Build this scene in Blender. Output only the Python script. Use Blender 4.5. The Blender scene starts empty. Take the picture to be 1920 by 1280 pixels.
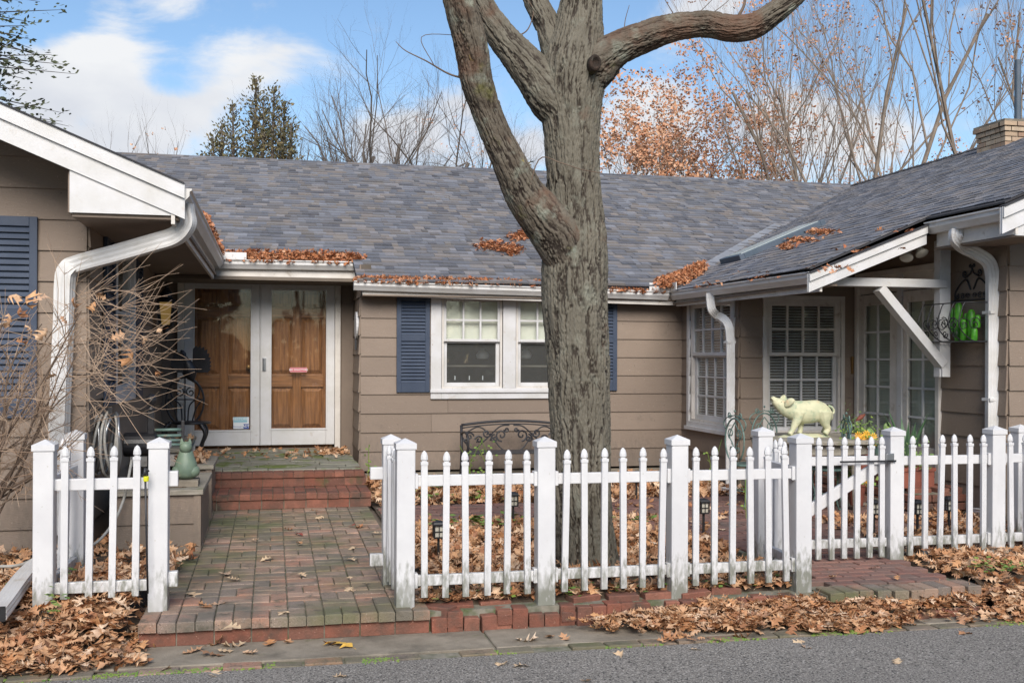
import bpy, math, random
import numpy as np
from mathutils import Vector, Matrix, noise
PI = math.pi
R = random.Random(11)
NP = np.random.RandomState(5)
sc = bpy.context.scene
C = sc.collection
# ---------------------------------------------------------------- camera
TH = math.radians(12.68); RO = math.radians(0.215); FP = 2000.0; CX, CY = 960.0, 672.0; H = 1.51
F = Vector((math.sin(TH), math.cos(TH), 0)); Rt = Vector((math.cos(TH), -math.sin(TH), 0)); U = Vector((0, 0, 1))
RX = Rt * math.cos(RO) + U * math.sin(RO); UY = U * math.cos(RO) - Rt * math.sin(RO)
EYE = Vector((0, 0, H))
cam = bpy.data.objects.new('camera', bpy.data.cameras.new('camera')); C.objects.link(cam)
cam.data.sensor_width = 36; cam.data.lens = FP / 1920 * 36
cam.data.shift_y = (CY - 640) / 1920
cam.data.clip_start = 0.05; cam.data.clip_end = 2000
m3 = Matrix((RX, UY, -F)).transposed(); cam.matrix_world = Matrix.Translation(EYE) @ m3.to_4x4()
sc.camera = cam
# ---------------------------------------------------------------- light
SUN_EL, SUN_AZ = 34, 187     # azimuth clockwise from +Y, where the light comes from
SUN_STR = 3.9; SKY_STR = 0.105
sd = bpy.data.lights.new('sun', 'SUN'); sd.energy = SUN_STR; sd.angle = math.radians(38); sd.color = (1, 0.93, 0.85)
so = bpy.data.objects.new('sun', sd); C.objects.link(so)
az, el = math.radians(SUN_AZ), math.radians(SUN_EL)
sdir = Vector((math.sin(az) * math.cos(el), math.cos(az) * math.cos(el), math.sin(el)))
so.rotation_euler = sdir.to_track_quat('Z', 'Y').to_euler(); so.location = sdir * 50
vs = sc.view_settings; vs.view_transform = 'Standard'; vs.look = 'None'; vs.exposure = 0.58; vs.gamma = 1; vs.use_curve_mapping = False
# ---------------------------------------------------------------- pixel helpers (photo is 1920x1280)
def ray(px, py): return F + RX * ((px - CX) / FP) + UY * (-(py - CY) / FP)
def PY(px, py, Y): d = ray(px, py); return EYE + d * (Y / d.y)
def PX(px, py, X): d = ray(px, py); return EYE + d * (X / d.x)
def PZ(px, py, Z): d = ray(px, py); return EYE + d * ((Z - H) / d.z)
def PD(px, py, D): return EYE + ray(px, py) * D
# ---------------------------------------------------------------- world
def build_world():
    w = bpy.data.worlds.new('World'); sc.world = w; w.use_nodes = True
    nt = w.node_tree; N = nt.nodes; L = nt.links; N.clear()
    out = N.new('ShaderNodeOutputWorld'); bg = N.new('ShaderNodeBackground'); bg.inputs[1].default_value = SKY_STR
    sky = N.new('ShaderNodeTexSky'); sky.sky_type = 'NISHITA'; sky.sun_disc = False
    sky.sun_elevation = el; sky.sun_rotation = az; sky.air_density = 1.0; sky.dust_density = 0.3; sky.ozone_density = 1.6
    tc = N.new('ShaderNodeTexCoord')
    mp = N.new('ShaderNodeMapping'); mp.inputs['Scale'].default_value = (1, 1, 1.9); mp.inputs['Location'].default_value = (3.1, 1.7, 0.4)
    L.new(tc.outputs['Generated'], mp.inputs[0])
    n1 = N.new('ShaderNodeTexNoise'); n1.inputs['Scale'].default_value = 6.0; n1.inputs['Detail'].default_value = 10; n1.inputs['Roughness'].default_value = 0.60; n1.inputs['Distortion'].default_value = 0.4
    L.new(mp.outputs[0], n1.inputs['Vector'])
    acc = None
    blobs = [(100, 130, .09, .20), (210, 90, .07, .22), (190, 250, .13, .32), (350, 230, .10, .30), (440, 140, .075, .22), (540, 110, .08, .22), (660, 150, .06, .14), (800, 240, .09, .18), (330, 10, .04, .18), (1010, 270, .07, .25), (1490, 210, .08, .26), (1620, 260, .08, .16), (1200, 290, .1, .2), (700, 310, .12, .18), (1330, 15, .06, .18), (1250, 95, .04, .16), (1850, 40, .06, .18), (715, 55, .04, .17), (1220, 200, .07, .16),
             (870, 60, .10, -.10), (330, 160, .045, -.16), (60, 30, .07, -.12), (450, 225, .05, -.12)]
    for px, py, rad, amp in blobs:
        d = ray(px, py).normalized()
        sub = N.new('ShaderNodeVectorMath'); sub.operation = 'SUBTRACT'; sub.inputs[1].default_value = d; L.new(tc.outputs['Generated'], sub.inputs[0])
        sl = N.new('ShaderNodeVectorMath'); sl.operation = 'MULTIPLY'; sl.inputs[1].default_value = (1, 1, 1.7); L.new(sub.outputs[0], sl.inputs[0])
        ln = N.new('ShaderNodeVectorMath'); ln.operation = 'LENGTH'; L.new(sl.outputs[0], ln.inputs[0])
        mr = N.new('ShaderNodeMapRange'); mr.interpolation_type = 'SMOOTHSTEP'; mr.inputs[1].default_value = 0; mr.inputs[2].default_value = rad; mr.inputs[3].default_value = amp; mr.inputs[4].default_value = 0
        L.new(ln.outputs['Value'], mr.inputs[0])
        if acc is None: acc = mr.outputs[0]
        else:
            a = N.new('ShaderNodeMath'); a.operation = 'ADD'; L.new(acc, a.inputs[0]); L.new(mr.outputs[0], a.inputs[1]); acc = a.outputs[0]
    a = N.new('ShaderNodeMath'); a.operation = 'MINIMUM'; a.inputs[1].default_value = 0.30; L.new(acc, a.inputs[0])
    b = N.new('ShaderNodeMath'); b.operation = 'ADD'; L.new(a.outputs[0], b.inputs[0]); L.new(n1.outputs['Fac'], b.inputs[1])
    mr = N.new('ShaderNodeMapRange'); mr.interpolation_type = 'SMOOTHSTEP'; mr.inputs[1].default_value = 0.53; mr.inputs[2].default_value = 0.78; L.new(b.outputs[0], mr.inputs[0])
    n2 = N.new('ShaderNodeTexNoise'); n2.inputs['Scale'].default_value = 7; n2.inputs['Detail'].default_value = 6; L.new(mp.outputs[0], n2.inputs['Vector'])
    cr = N.new('ShaderNodeValToRGB'); e = cr.color_ramp.elements; e[0].position = .3; e[0].color = (4.1, 4.35, 4.9, 1); e[1].position = .65; e[1].color = (5.7, 5.8, 5.95, 1)
    L.new(n2.outputs['Fac'], cr.inputs[0])
    hs = N.new('ShaderNodeHueSaturation'); hs.inputs['Saturation'].default_value = 1.08; hs.inputs['Value'].default_value = 1.0; L.new(sky.outputs[0], hs.inputs['Color'])
    mx = N.new('ShaderNodeMix'); mx.data_type = 'RGBA'; L.new(mr.outputs[0], mx.inputs[0]); L.new(hs.outputs[0], mx.inputs[6]); L.new(cr.outputs[0], mx.inputs[7])
    L.new(mx.outputs[2], bg.inputs[0]); L.new(bg.outputs[0], out.inputs[0])
build_world()
# ---------------------------------------------------------------- materials
MATS = {}
def pmat(name, cols, rough=.6, scale=6., detail=5, bump=0., bscale=60., stretch=(1, 1, 1), island=0., rand=None, spec=.4, metal=0., bstretch=None, dirt=None, moss=None, speck=None, sharp=(.35, .65), attr=None):
    """cols: 2 colours mixed by noise; rand: list of colours picked per piece; dirt=(z0,z1,col,strength); moss=(col,scale,lo,hi)"""
    m = bpy.data.materials.new(name); m.use_nodes = True; nt = m.node_tree; N = nt.nodes; L = nt.links
    bs = N['Principled BSDF']; bs.inputs['Roughness'].default_value = rough; bs.inputs['Metallic'].default_value = metal; bs.inputs['Specular IOR Level'].default_value = spec
    geo = N.new('ShaderNodeNewGeometry')
    def noise(sca, st, det=detail, off=(0, 0, 0)):
        mp = N.new('ShaderNodeMapping'); mp.inputs['Scale'].default_value = st; mp.inputs['Location'].default_value = off; L.new(geo.outputs['Position'], mp.inputs[0])
        n = N.new('ShaderNodeTexNoise'); n.inputs['Scale'].default_value = sca; n.inputs['Detail'].default_value = det; n.inputs['Roughness'].default_value = .6
        L.new(mp.outputs[0], n.inputs['Vector']); return n.outputs['Fac']
    def mrange(v, a, b, c=0, d=1):
        r = N.new('ShaderNodeMapRange'); r.inputs[1].default_value = a; r.inputs[2].default_value = b; r.inputs[3].default_value = c; r.inputs[4].default_value = d; L.new(v, r.inputs[0]); return r.outputs[0]
    def mixc(fac, A, B, mode='MIX'):
        x = N.new('ShaderNodeMix'); x.data_type = 'RGBA'; x.blend_type = mode
        for i, v in ((6, A), (7, B)):
            if isinstance(v, tuple): x.inputs[i].default_value = (*v, 1)
            else: L.new(v, x.inputs[i])
        if isinstance(fac, float): x.inputs[0].default_value = fac
        else: L.new(fac, x.inputs[0])
        return x.outputs[2]
    def math_(op, a, b=None):
        x = N.new('ShaderNodeMath'); x.operation = op
        for i, v in ((0, a), (1, b)):
            if v is None: continue
            if isinstance(v, (int, float)): x.inputs[i].default_value = v
            else: L.new(v, x.inputs[i])
        return x.outputs[0]
    nf = mrange(noise(scale, stretch), *sharp)
    if rand:
        oi = N.new('ShaderNodeObjectInfo')
        rv = math_('FRACT', math_('ADD', math_('MULTIPLY', oi.outputs['Random'], 7.31), geo.outputs['Random Per Island']))
        cr = N.new('ShaderNodeValToRGB'); cr.color_ramp.interpolation = 'LINEAR'
        while len(cr.color_ramp.elements) < len(rand): cr.color_ramp.elements.new(.5)
        for i, c in enumerate(rand): cr.color_ramp.elements[i].position = i / (len(rand) - 1); cr.color_ramp.elements[i].color = (*c, 1)
        L.new(rv, cr.inputs[0]); base = cr.outputs[0]
        if cols: base = mixc(nf, base, mixc(.5, base, cols[1]))
    elif attr:
        at = N.new('ShaderNodeAttribute'); at.attribute_name = attr
        base = mixc(nf, cols[0], cols[1]); base = mixc(mrange(at.outputs['Fac'], .10, .66), cols[2], base)
    else: base = mixc(nf, cols[0], cols[1])
    if speck:   # (colour, scale, threshold)
        for c, s_, t_ in speck:
            base = mixc(mrange(noise(s_, (1, 1, 1), 2, (3, 1, 7)), t_, t_ + .06), base, c)
    if moss:
        for c, s_, lo, hi in moss: base = mixc(mrange(noise(s_, (1, 1, 1), 6, (s_, 2, 5)), lo, hi), base, c)
    if dirt:
        z0, z1, c, st = dirt
        sx = N.new('ShaderNodeSeparateXYZ'); L.new(geo.outputs['Position'], sx.inputs[0])
        zf = mrange(sx.outputs['Z'], z0, z1, 1, 0)
        d = math_('MULTIPLY', mrange(math_('ADD', noise(38, (1, 1, .35), 7), math_('MULTIPLY', zf, .42)), .62, .86), st)
        d = math_('MULTIPLY', math_('MULTIPLY', d, mrange(zf, 0, .3)), mrange(noise(4.5, (1, 1, .4), 3, (9, 2, 2)), .30, .50)); base = mixc(d, base, c)
    L.new(base, bs.inputs['Base Color'])
    if bump:
        bn = N.new('ShaderNodeBump'); bn.inputs['Strength'].default_value = bump; bn.inputs['Distance'].default_value = .01
        L.new(noise(bscale, bstretch or stretch, 6), bn.inputs['Height']); L.new(bn.outputs[0], bs.inputs['Normal'])
    MATS[name] = m; return m
def emis(name, col, s):
    m = bpy.data.materials.new(name); m.use_nodes = True; b = m.node_tree.nodes['Principled BSDF']
    b.inputs['Base Color'].default_value = (*col, 1); b.inputs['Emission Color'].default_value = (*col, 1); b.inputs['Emission Strength'].default_value = s; return m
def glassmat(name, tint, refl=1.0, rough=.02, dust=.06):
    m = bpy.data.materials.new(name); m.use_nodes = True; nt = m.node_tree; N = nt.nodes; L = nt.links; N.clear()
    o = N.new('ShaderNodeOutputMaterial'); t = N.new('ShaderNodeBsdfTransparent'); t.inputs[0].default_value = (*tint, 1)
    g = N.new('ShaderNodeBsdfGlossy'); g.inputs['Roughness'].default_value = rough; g.inputs[0].default_value = (refl, refl, refl, 1)
    lw = N.new('ShaderNodeLayerWeight'); lw.inputs['Blend'].default_value = .5
    pw = N.new('ShaderNodeMath'); pw.operation = 'POWER'; pw.inputs[1].default_value = 4; L.new(lw.outputs['Facing'], pw.inputs[0])
    f = N.new('ShaderNodeMapRange'); f.inputs[3].default_value = .045; f.inputs[4].default_value = .9; L.new(pw.outputs[0], f.inputs[0])
    d = N.new('ShaderNodeBsdfDiffuse'); d.inputs[0].default_value = (.5, .5, .48, 1)
    x = N.new('ShaderNodeMixShader'); y = N.new('ShaderNodeMixShader'); y.inputs[0].default_value = dust
    tx = N.new('ShaderNodeNewGeometry'); nz = N.new('ShaderNodeTexNoise'); nz.inputs['Scale'].default_value = 1.3; nz.inputs['Detail'].default_value = 1; bp = N.new('ShaderNodeBump'); bp.inputs['Strength'].default_value = .05; bp.inputs['Distance'].default_value = .05
    L.new(tx.outputs['Position'], nz.inputs['Vector']); L.new(nz.outputs['Fac'], bp.inputs['Height']); L.new(bp.outputs[0], g.inputs['Normal'])
    L.new(f.outputs[0], x.inputs[0]); L.new(t.outputs[0], x.inputs[1]); L.new(g.outputs[0], x.inputs[2])
    L.new(x.outputs[0], y.inputs[1]); L.new(d.outputs[0], y.inputs[2]); L.new(y.outputs[0], o.inputs[0]); return m
GR = (.16, .16, .12)
white = pmat('white_vinyl', [(.62, .62, .625), (.55, .55, .56)], .42, 3, bump=.03, bscale=30, dirt=(.03, .34, (.16, .165, .13), .9), speck=[((.45, .44, .4), 60, .70)])
trim = pmat('white_trim', [(.56, .56, .57), (.49, .485, .47)], .5, 4, bump=.08, bscale=40, moss=[((.38, .33, .27), 9, .62, .8)], speck=[((.30, .22, .16), 26, .72)])
trimd = pmat('dusty_trim', [(.60, .57, .53), (.50, .47, .43)], .55, 4, bump=.08, bscale=40, moss=[((.30, .25, .2), 9, .6, .78)])
alum = pmat('gutter_white', [(.60, .60, .60), (.52, .51, .49)], .38, 3, moss=[((.40, .36, .30), 7, .6, .8)], stretch=(1, 1, 2))
siding = pmat('brown_siding', [(.215, .166, .128), (.185, .142, .11)], .62, 2.2, rand=[(.225, .175, .135), (.190, .146, .113), (.24, .187, .146), (.205, .158, .121)], bump=.35, bscale=120, stretch=(1, 1, 1), bstretch=(.25, .25, 1.6), moss=[((.13, .105, .085), 5, .62, .85)], speck=[((.29, .235, .19), 60, .67), ((.10, .08, .065), 33, .70)], dirt=(.1, .7, (.12, .10, .08), .45))
sidedge = pmat('siding_core', [(.10, .08, .065), (.08, .065, .05)], .8)
soffit = pmat('brown_soffit', [(.19, .147, .115), (.16, .124, .097)], .7, 3, bump=.1)
navy = pmat('navy_paint', [(.028, .043, .075), (.04, .056, .09)], .55, 5, bump=.05)
shing = pmat('asphalt_shingle', [(0, 0, 0), (.14, .14, .15)], .92, 9, bump=.5, bscale=260, rand=[(.085, .093, .112), (.165, .175, .205), (.105, .10, .10), (.20, .18, .165), (.12, .132, .16), (.065, .067, .08), (.20, .212, .245), (.22, .19, .17), (.095, .104, .125)], speck=[((.26, .26, .27), 140, .64)])
roofb = pmat('roof_felt', [(.03, .03, .035), (.045, .045, .05)], .95)
brickt = pmat('worn_paver_brick', [(0, 0, 0), (.24, .19, .15)], .85, 14, bump=.6, bscale=90, rand=[(.34, .185, .125), (.25, .16, .11), (.18, .15, .12), (.42, .27, .20), (.28, .19, .135), (.22, .18, .135), (.36, .18, .12), (.20, .17, .145), (.15, .125, .105)], moss=[((.115, .12, .06), 1.5, .44, .66), ((.14, .125, .10), 3.1, .50, .70), ((.09, .08, .06), 9, .56, .7)], speck=[((.40, .30, .26), 110, .62), ((.08, .06, .05), 70, .64)])
brickr = pmat('red_brick', [(0, 0, 0), (.09, .05, .035)], .85, 12, bump=.6, bscale=80, rand=[(.25, .088, .055), (.19, .072, .048), (.29, .12, .08), (.14, .064, .047), (.26, .10, .066)], moss=[((.075, .055, .042), 4.5, .50, .70), ((.07, .08, .03), 3.3, .60, .75)], speck=[((.34, .2, .15), 90, .67)])
patiob = pmat('patio_brick', [(0, 0, 0), (.13, .10, .09)], .85, 12, bump=.6, bscale=80, rand=[(.21, .10, .078), (.165, .082, .065), (.25, .125, .095), (.14, .09, .075)], moss=[((.09, .08, .07), 2.5, .55, .75)], speck=[((.3, .24, .2), 70, .68)])
chimb = pmat('chimney_brick', [(0, 0, 0), (.2, .16, .12)], .9, 8, rand=[(.42, .31, .21), (.34, .24, .16), (.27, .16, .11), (.45, .35, .25), (.36, .27, .19)])
mortar = pmat('mortar', [(.20, .175, .15), (.12, .115, .09)], .95, 12, bump=.4, moss=[((.08, .10, .035), 5, .5, .7)])
mortd = pmat('mortar_joint', [(.24, .22, .18), (.13, .13, .095)], .95, 12, bump=.4, moss=[((.06, .085, .02), 5, .5, .68)])
concrete = pmat('concrete', [(.27, .235, .185), (.17, .145, .112)], .9, 5, bump=.5, bscale=60, moss=[((.085, .078, .062), 3, .5, .72), ((.10, .105, .05), 7, .62, .8)], speck=[((.34, .31, .27), 130, .68)])
asphalt = pmat('asphalt', [(.215, .200, .180), (.165, .153, .138)], .9, 1.5, bump=1.0, bscale=110, speck=[((.36, .34, .31), 95, .53), ((.045, .043, .042), 75, .56), ((.50, .47, .43), 70, .64)], sharp=(.3, .7))
soil = pmat('soil', [(.055, .040, .028), (.09, .065, .045)], .95, 12, bump=.8, bscale=40)
grassm = pmat('lawn', [(.06, .075, .03), (.10, .09, .05)], .95, 1.5, bump=.5, bscale=40)
leafm = pmat('fallen_leaf', [(0, 0, 0), (.24, .10, .04)], .62, 26, bump=.25, bscale=90, rand=[(.44, .22, .11), (.60, .37, .21), (.32, .13, .06), (.72, .51, .33), (.54, .30, .15), (.40, .18, .08), (.66, .43, .25), (.26, .12, .065), (.80, .63, .46), (.56, .31, .15), (.47, .22, .10), (.64, .46, .30)], spec=.3)
leafr = pmat('roof_leaf', [(0, 0, 0), (.25, .09, .04)], .7, 26, rand=[(.42, .17, .08), (.50, .26, .14), (.34, .11, .05), (.56, .33, .20), (.46, .19, .08), (.38, .15, .07)], spec=.2)
leafo = pmat('hanging_leaf', [(0, 0, 0), (.3, .12, .06)], .7, 20, rand=[(.50, .25, .14), (.58, .34, .20), (.44, .20, .11), (.62, .42, .28), (.46, .18, .09)], spec=.2)
yellowleaf = pmat('yellow_leaf', [(.62, .34, .05), (.70, .45, .10)], .6, 20, bump=.1)
redleaf = pmat('red_leaf', [(.30, .05, .03), (.22, .05, .04)], .6, 20)
palel = pmat('pale_leaf', [(.60, .46, .30), (.52, .36, .22)], .6, 20, bump=.2, bscale=90)
bark = pmat('maple_bark', [(.155, .142, .112), (.108, .096, .074), (.034, .026, .020)], .95, 9, bump=.9, bscale=70, stretch=(1, 1, .45), moss=[((.185, .185, .15), 6, .56, .72), ((.10, .055, .035), 2.1, .62, .75), ((.10, .10, .04), 3.2, .66, .78)], attr='h')
barkm = pmat('mossy_bark', [(.140, .122, .095), (.078, .062, .046), (.022, .015, .011)], .92, 7, bump=.7, bscale=70, moss=[((.20, .21, .17), 6, .55, .66), ((.115, .11, .04), 4.2, .62, .74), ((.30, .23, .04), 9, .68, .75), ((.13, .075, .05), 2.1, .50, .66)], attr='h')
farbark = pmat('pale_bark', [(.24, .19, .15), (.15, .12, .095)], .9, 4)
greybark = pmat('grey_bark', [(.13, .11, .095), (.085, .07, .06)], .9, 4)
twigm = pmat('twig', [(.42, .31, .22), (.28, .19, .13)], .8, 5)
stemm = pmat('shrub_stem', [(.10, .07, .05), (.16, .115, .085)], .85, 8, bump=.3)
needle = pmat('cedar_foliage', [(.085, .085, .038), (.16, .12, .055)], .8, 3, rand=None)
needle2 = pmat('spruce_foliage', [(.045, .06, .03), (.085, .095, .05)], .8, 3)
wood = pmat('oak_door', [(.35, .155, .052), (.115, .045, .014)], .38, 5, detail=8, bump=.25, bscale=30, stretch=(7, 7, .55), bstretch=(8, 8, .6), sharp=(.3, .7))
woodh = pmat('oak_rail', [(.35, .155, .052), (.115, .045, .014)], .38, 5, detail=8, bump=.25, bscale=30, stretch=(.6, 3, 8), bstretch=(.6, 3, 8), sharp=(.3, .7))
slate = pmat('slate_top', [(.26, .25, .20), (.15, .15, .115)], .7, 6, bump=.6, bscale=25, stretch=(.4, 1, 1), moss=[((.10, .13, .03), 3.5, .50, .60), ((.28, .26, .22), 8, .58, .66), ((.12, .05, .03), 6, .62, .7)])
black = pmat('black_iron', [(.012, .012, .014), (.022, .022, .026)], .42, 14, bump=.15, spec=.5)
benchm = pmat('dark_iron', [(.02, .02, .025), (.035, .034, .036)], .5, 14, bump=.15)
greeni = pmat('verdigris_iron', [(.14, .22, .19), (.08, .13, .12)], .55, 14, moss=[((.24, .20, .15), 12, .6, .7)])
pigm = pmat('pig_plaster', [(.56, .54, .36), (.46, .47, .31)], .6, 9, bump=.6, bscale=35, moss=[((.30, .37, .25), 13, .52, .66), ((.54, .40, .24), 11, .60, .72)])
catm = pmat('celadon_ceramic', [(.17, .23, .16), (.13, .185, .14)], .45, 10, bump=.2, moss=[((.25, .28, .2), 9, .6, .7)])
twood = pmat('weathered_wood', [(.33, .30, .25), (.22, .2, .16)], .8, 6, bump=.4, stretch=(1, 6, 6), moss=[((.13, .15, .06), 5, .6, .75)])
cactm = pmat('bright_green_paint', [(.09, .36, .02), (.03, .15, .012)], .4, 22, bump=.15, bscale=20)
plantm = pmat('succulent_green', [(.14, .24, .06), (.22, .32, .12)], .5, 8)
agavem = pmat('agave_leaf', [(.06, .13, .07), (.10, .18, .09)], .5, 8)
orangef = pmat('orange_petal', [(.75, .33, .02), (.8, .45, .05)], .6, 10)
redpot = pmat('terracotta', [(.22, .07, .045), (.15, .05, .035)], .7, 8, bump=.3)
blindm = pmat('blind_slat', [(.55, .56, .56), (.48, .49, .49)], .6)
vblind = pmat('vertical_blind', [(.50, .54, .44), (.40, .44, .36)], .7, 3)
shade = pmat('window_shade', [(.80, .80, .70), (.66, .68, .58)], .8, 3)
room = pmat('room_wall', [(.16, .13, .10), (.12, .10, .08)], .9, 3)
glass = glassmat('window_glass', (.95, .96, .95), .85)
glassd = glassmat('door_glass', (.98, .98, .97), .42, dust=.015)
steel = pmat('steel', [(.35, .36, .37), (.28, .29, .30)], .35, 8, metal=.8)
hosem = pmat('grey_hose', [(.40, .39, .36), (.30, .29, .26)], .5, 14)
plasticb = pmat('black_plastic', [(.015, .015, .016), (.025, .025, .026)], .4)
brass = pmat('brass', [(.32, .19, .07), (.22, .13, .05)], .4, 10, metal=.6)
yellowp = pmat('yellow_tape', [(.65, .7, .02), (.6, .6, .02)], .5)
skyglass = pmat('skylight_glass', [(.48, .55, .53), (.40, .46, .44)], .15)
flash = pmat('lead_flashing', [(.30, .31, .33), (.24, .25, .27)], .5, 5, metal=.3)
pipeb = pmat('blue_flue', [(.05, .075, .10), (.07, .09, .12)], .5)
signr = pmat('red_sign', [(.45, .08, .10), (.42, .07, .09)], .5)
signb = pmat('sticker_blue', [(.30, .52, .60), (.26, .48, .56)], .5)
signw = pmat('sticker_white', [(.65, .68, .70), (.62, .65, .68)], .5)
signn = pmat('sticker_navy', [(.02, .06, .30), (.02, .05, .26)], .5)
lampg = emis('amber_lamp_glass', (.42, .26, .08), .22)
bulbm = pmat('bulb_glass', [(.55, .53, .46), (.4, .38, .32)], .2)
hedgem = pmat('evergreen_leaf', [(.05, .075, .03), (.09, .12, .045)], .8, 5)
weedm = pmat('weed_leaf', [(.10, .20, .04), (.2, .26, .05)], .6, 8)
# ---------------------------------------------------------------- mesh helpers
WL = {}
def wloc(o): return WL.get(o.name, Vector((0, 0, 0))) if o else Vector((0, 0, 0))
def thing(name, label, cat, loc=(0, 0, 0), group=None, kind=None):
    o = bpy.data.objects.new(name, None); C.objects.link(o); o.location = loc; o.empty_display_size = .1
    if label: o['label'] = label
    if cat: o['category'] = cat
    if group: o['group'] = group
    if kind: o['kind'] = kind
    WL[o.name] = Vector(loc); return o
def tag(o, label=None, cat=None, group=None, kind=None):
    if label: o['label'] = label
    if cat: o['category'] = cat
    if group: o['group'] = group
    if kind: o['kind'] = kind
    return o
def np_mesh(name, V, Fq):
    """V (n,3), Fq (m,k) arrays"""
    me = bpy.data.meshes.new(name); k = Fq.shape[1]; m = Fq.shape[0]
    me.vertices.add(len(V)); me.vertices.foreach_set('co', np.asarray(V, np.float32).ravel())
    me.loops.add(m * k); me.loops.foreach_set('vertex_index', Fq.astype(np.int32).ravel())
    me.polygons.add(m); me.polygons.foreach_set('loop_start', np.arange(0, m * k, k, dtype=np.int32)); me.polygons.foreach_set('loop_total', np.full(m, k, dtype=np.int32))
    me.update(calc_edges=True); return me
def obj_from(me, name, mat, parent=None, smooth=False, loc=None, rot=None):
    if mat and not len(me.materials): me.materials.append(mat)
    if smooth: me.polygons.foreach_set('use_smooth', [True] * len(me.polygons))
    o = bpy.data.objects.new(name, me); C.objects.link(o)
    if parent: o.parent = parent
    if loc is not None: o.location = Vector(loc) - wloc(parent)
    if rot is not None: o.rotation_euler = rot
    WL[o.name] = Vector(loc) if loc is not None else wloc(parent); return o
class MB:
    def __init__(s): s.v = []; s.f = []
    def add(s, vs, fs):
        n = len(s.v); s.v += [tuple(v) for v in vs]; s.f += [tuple(i + n for i in f) for f in fs]; return s
    def box(s, x0, x1, y0, y1, z0, z1, M=None):
        vs = [Vector((x, y, z)) for x in (x0, x1) for y in (y0, y1) for z in (z0, z1)]
        if M is not None: vs = [M @ v for v in vs]
        return s.add(vs, [(0, 1, 3, 2), (4, 6, 7, 5), (0, 4, 5, 1), (2, 3, 7, 6), (0, 2, 6, 4), (1, 5, 7, 3)])
    def cbox(s, x0, x1, y0, y1, z0, z1, c=.004, M=None):
        """box whose top edges (z1) and front edges are chamfered"""
        vs = [Vector(p) for p in ((x0, y0, z0), (x1, y0, z0), (x1, y1, z0), (x0, y1, z0), (x0, y0, z1 - c), (x1, y0, z1 - c), (x1, y1, z1 - c), (x0, y1, z1 - c), (x0 + c, y0 + c, z1), (x1 - c, y0 + c, z1), (x1 - c, y1 - c, z1), (x0 + c, y1 - c, z1))]
        if M is not None: vs = [M @ v for v in vs]
        return s.add(vs, [(3, 2, 1, 0), (0, 1, 5, 4), (1, 2, 6, 5), (2, 3, 7, 6), (3, 0, 4, 7), (4, 5, 9, 8), (5, 6, 10, 9), (6, 7, 11, 10), (7, 4, 8, 11), (8, 9, 10, 11)])
    def beam(s, a, b, w, h, up=(0, 0, 1)):
        a, b = Vector(a), Vector(b); d = (b - a).normalized(); u = Vector(up); r = d.cross(u)
        if r.length < 1e-4: r = d.cross(Vector((0, 1, 0)))
        r.normalize(); u = r.cross(d); vs = []
        for p in (a, b):
            for i, j in ((-1, -1), (1, -1), (1, 1), (-1, 1)): vs.append(p + r * (i * w / 2) + u * (j * h / 2))
        return s.add(vs, [(0, 1, 2, 3), (7, 6, 5, 4), (0, 4, 5, 1), (1, 5, 6, 2), (2, 6, 7, 3), (3, 7, 4, 0)])
    def tube(s, pts, rad, n=6, cap=True, squash=None):
        pts = [Vector(p) for p in pts]; m = len(pts)
        if not hasattr(rad, '__len__'): rad = [rad] * m
        base = len(s.v); up = Vector((0, 0, 1)); prev = None
        for i, p in enumerate(pts):
            d = (pts[min(i + 1, m - 1)] - pts[max(i - 1, 0)])
            if d.length < 1e-9: d = Vector((0, 0, 1))
            d.normalize()
            if prev is None:
                r = d.cross(up if abs(d.z) < .95 else Vector((0, 1, 0))).normalized()
            else:
                r = prev - d * prev.dot(d)
                r = r.normalized() if r.length > 1e-6 else d.orthogonal().normalized()
            prev = r; u = d.cross(r)
            for k in range(n):
                a = 2 * PI * k / n; s.v.append(tuple(p + (r * math.cos(a) + u * math.sin(a)) * rad[i]))
        for i in range(m - 1):
            for k in range(n):
                a = base + i * n + k; b = base + i * n + (k + 1) % n; s.f.append((a, b, b + n, a + n))
        if cap: s.f.append(tuple(base + k for k in range(n))[::-1]); s.f.append(tuple(base + (m - 1) * n + k for k in range(n)))
        return s
    def prism(s, poly, a, b, axis='y'):
        """poly in the two other axes, extruded from a to b along axis"""
        n = len(poly); vs = []
        for t in (a, b):
            for p, q in poly: vs.append({'y': (p, t, q), 'x': (t, p, q), 'z': (p, q, t)}[axis])
        return s.add(vs, [tuple(range(n)), tuple(range(2 * n - 1, n - 1, -1))] + [(i, (i + 1) % n, (i + 1) % n + n, i + n) for i in range(n)])
    def lathe(s, prof, c=(0, 0, 0), n=12, sq=1.0, M=None):
        base = len(s.v)
        for r, z in prof:
            for k in range(n):
                a = 2 * PI * (k + .5) / n; v = Vector((c[0] + r * math.cos(a), c[1] + r * math.sin(a) * sq, c[2] + z))
                s.v.append(tuple(M @ v if M is not None else v))
        m = len(prof)
        for i in range(m - 1):
            for k in range(n):
                a = base + i * n + k; b = base + i * n + (k + 1) % n; s.f.append((a, b, b + n, a + n))
        s.f.append(tuple(base + k for k in range(n))[::-1]); s.f.append(tuple(base + (m - 1) * n + k for k in range(n)))
        return s
    def grid(s, rows):
        base = len(s.v); n = len(rows[0])
        for r in rows: s.v += [tuple(p) for p in r]
        for i in range(len(rows) - 1):
            for k in range(n - 1):
                a = base + i * n + k; s.f.append((a, a + 1, a + 1 + n, a + n))
        return s
    def mesh(s, name='m', off=Vector((0, 0, 0))):
        me = bpy.data.meshes.new(name); me.from_pydata([(v[0] - off[0], v[1] - off[1], v[2] - off[2]) for v in s.v], [], s.f); me.update(); return me
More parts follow.
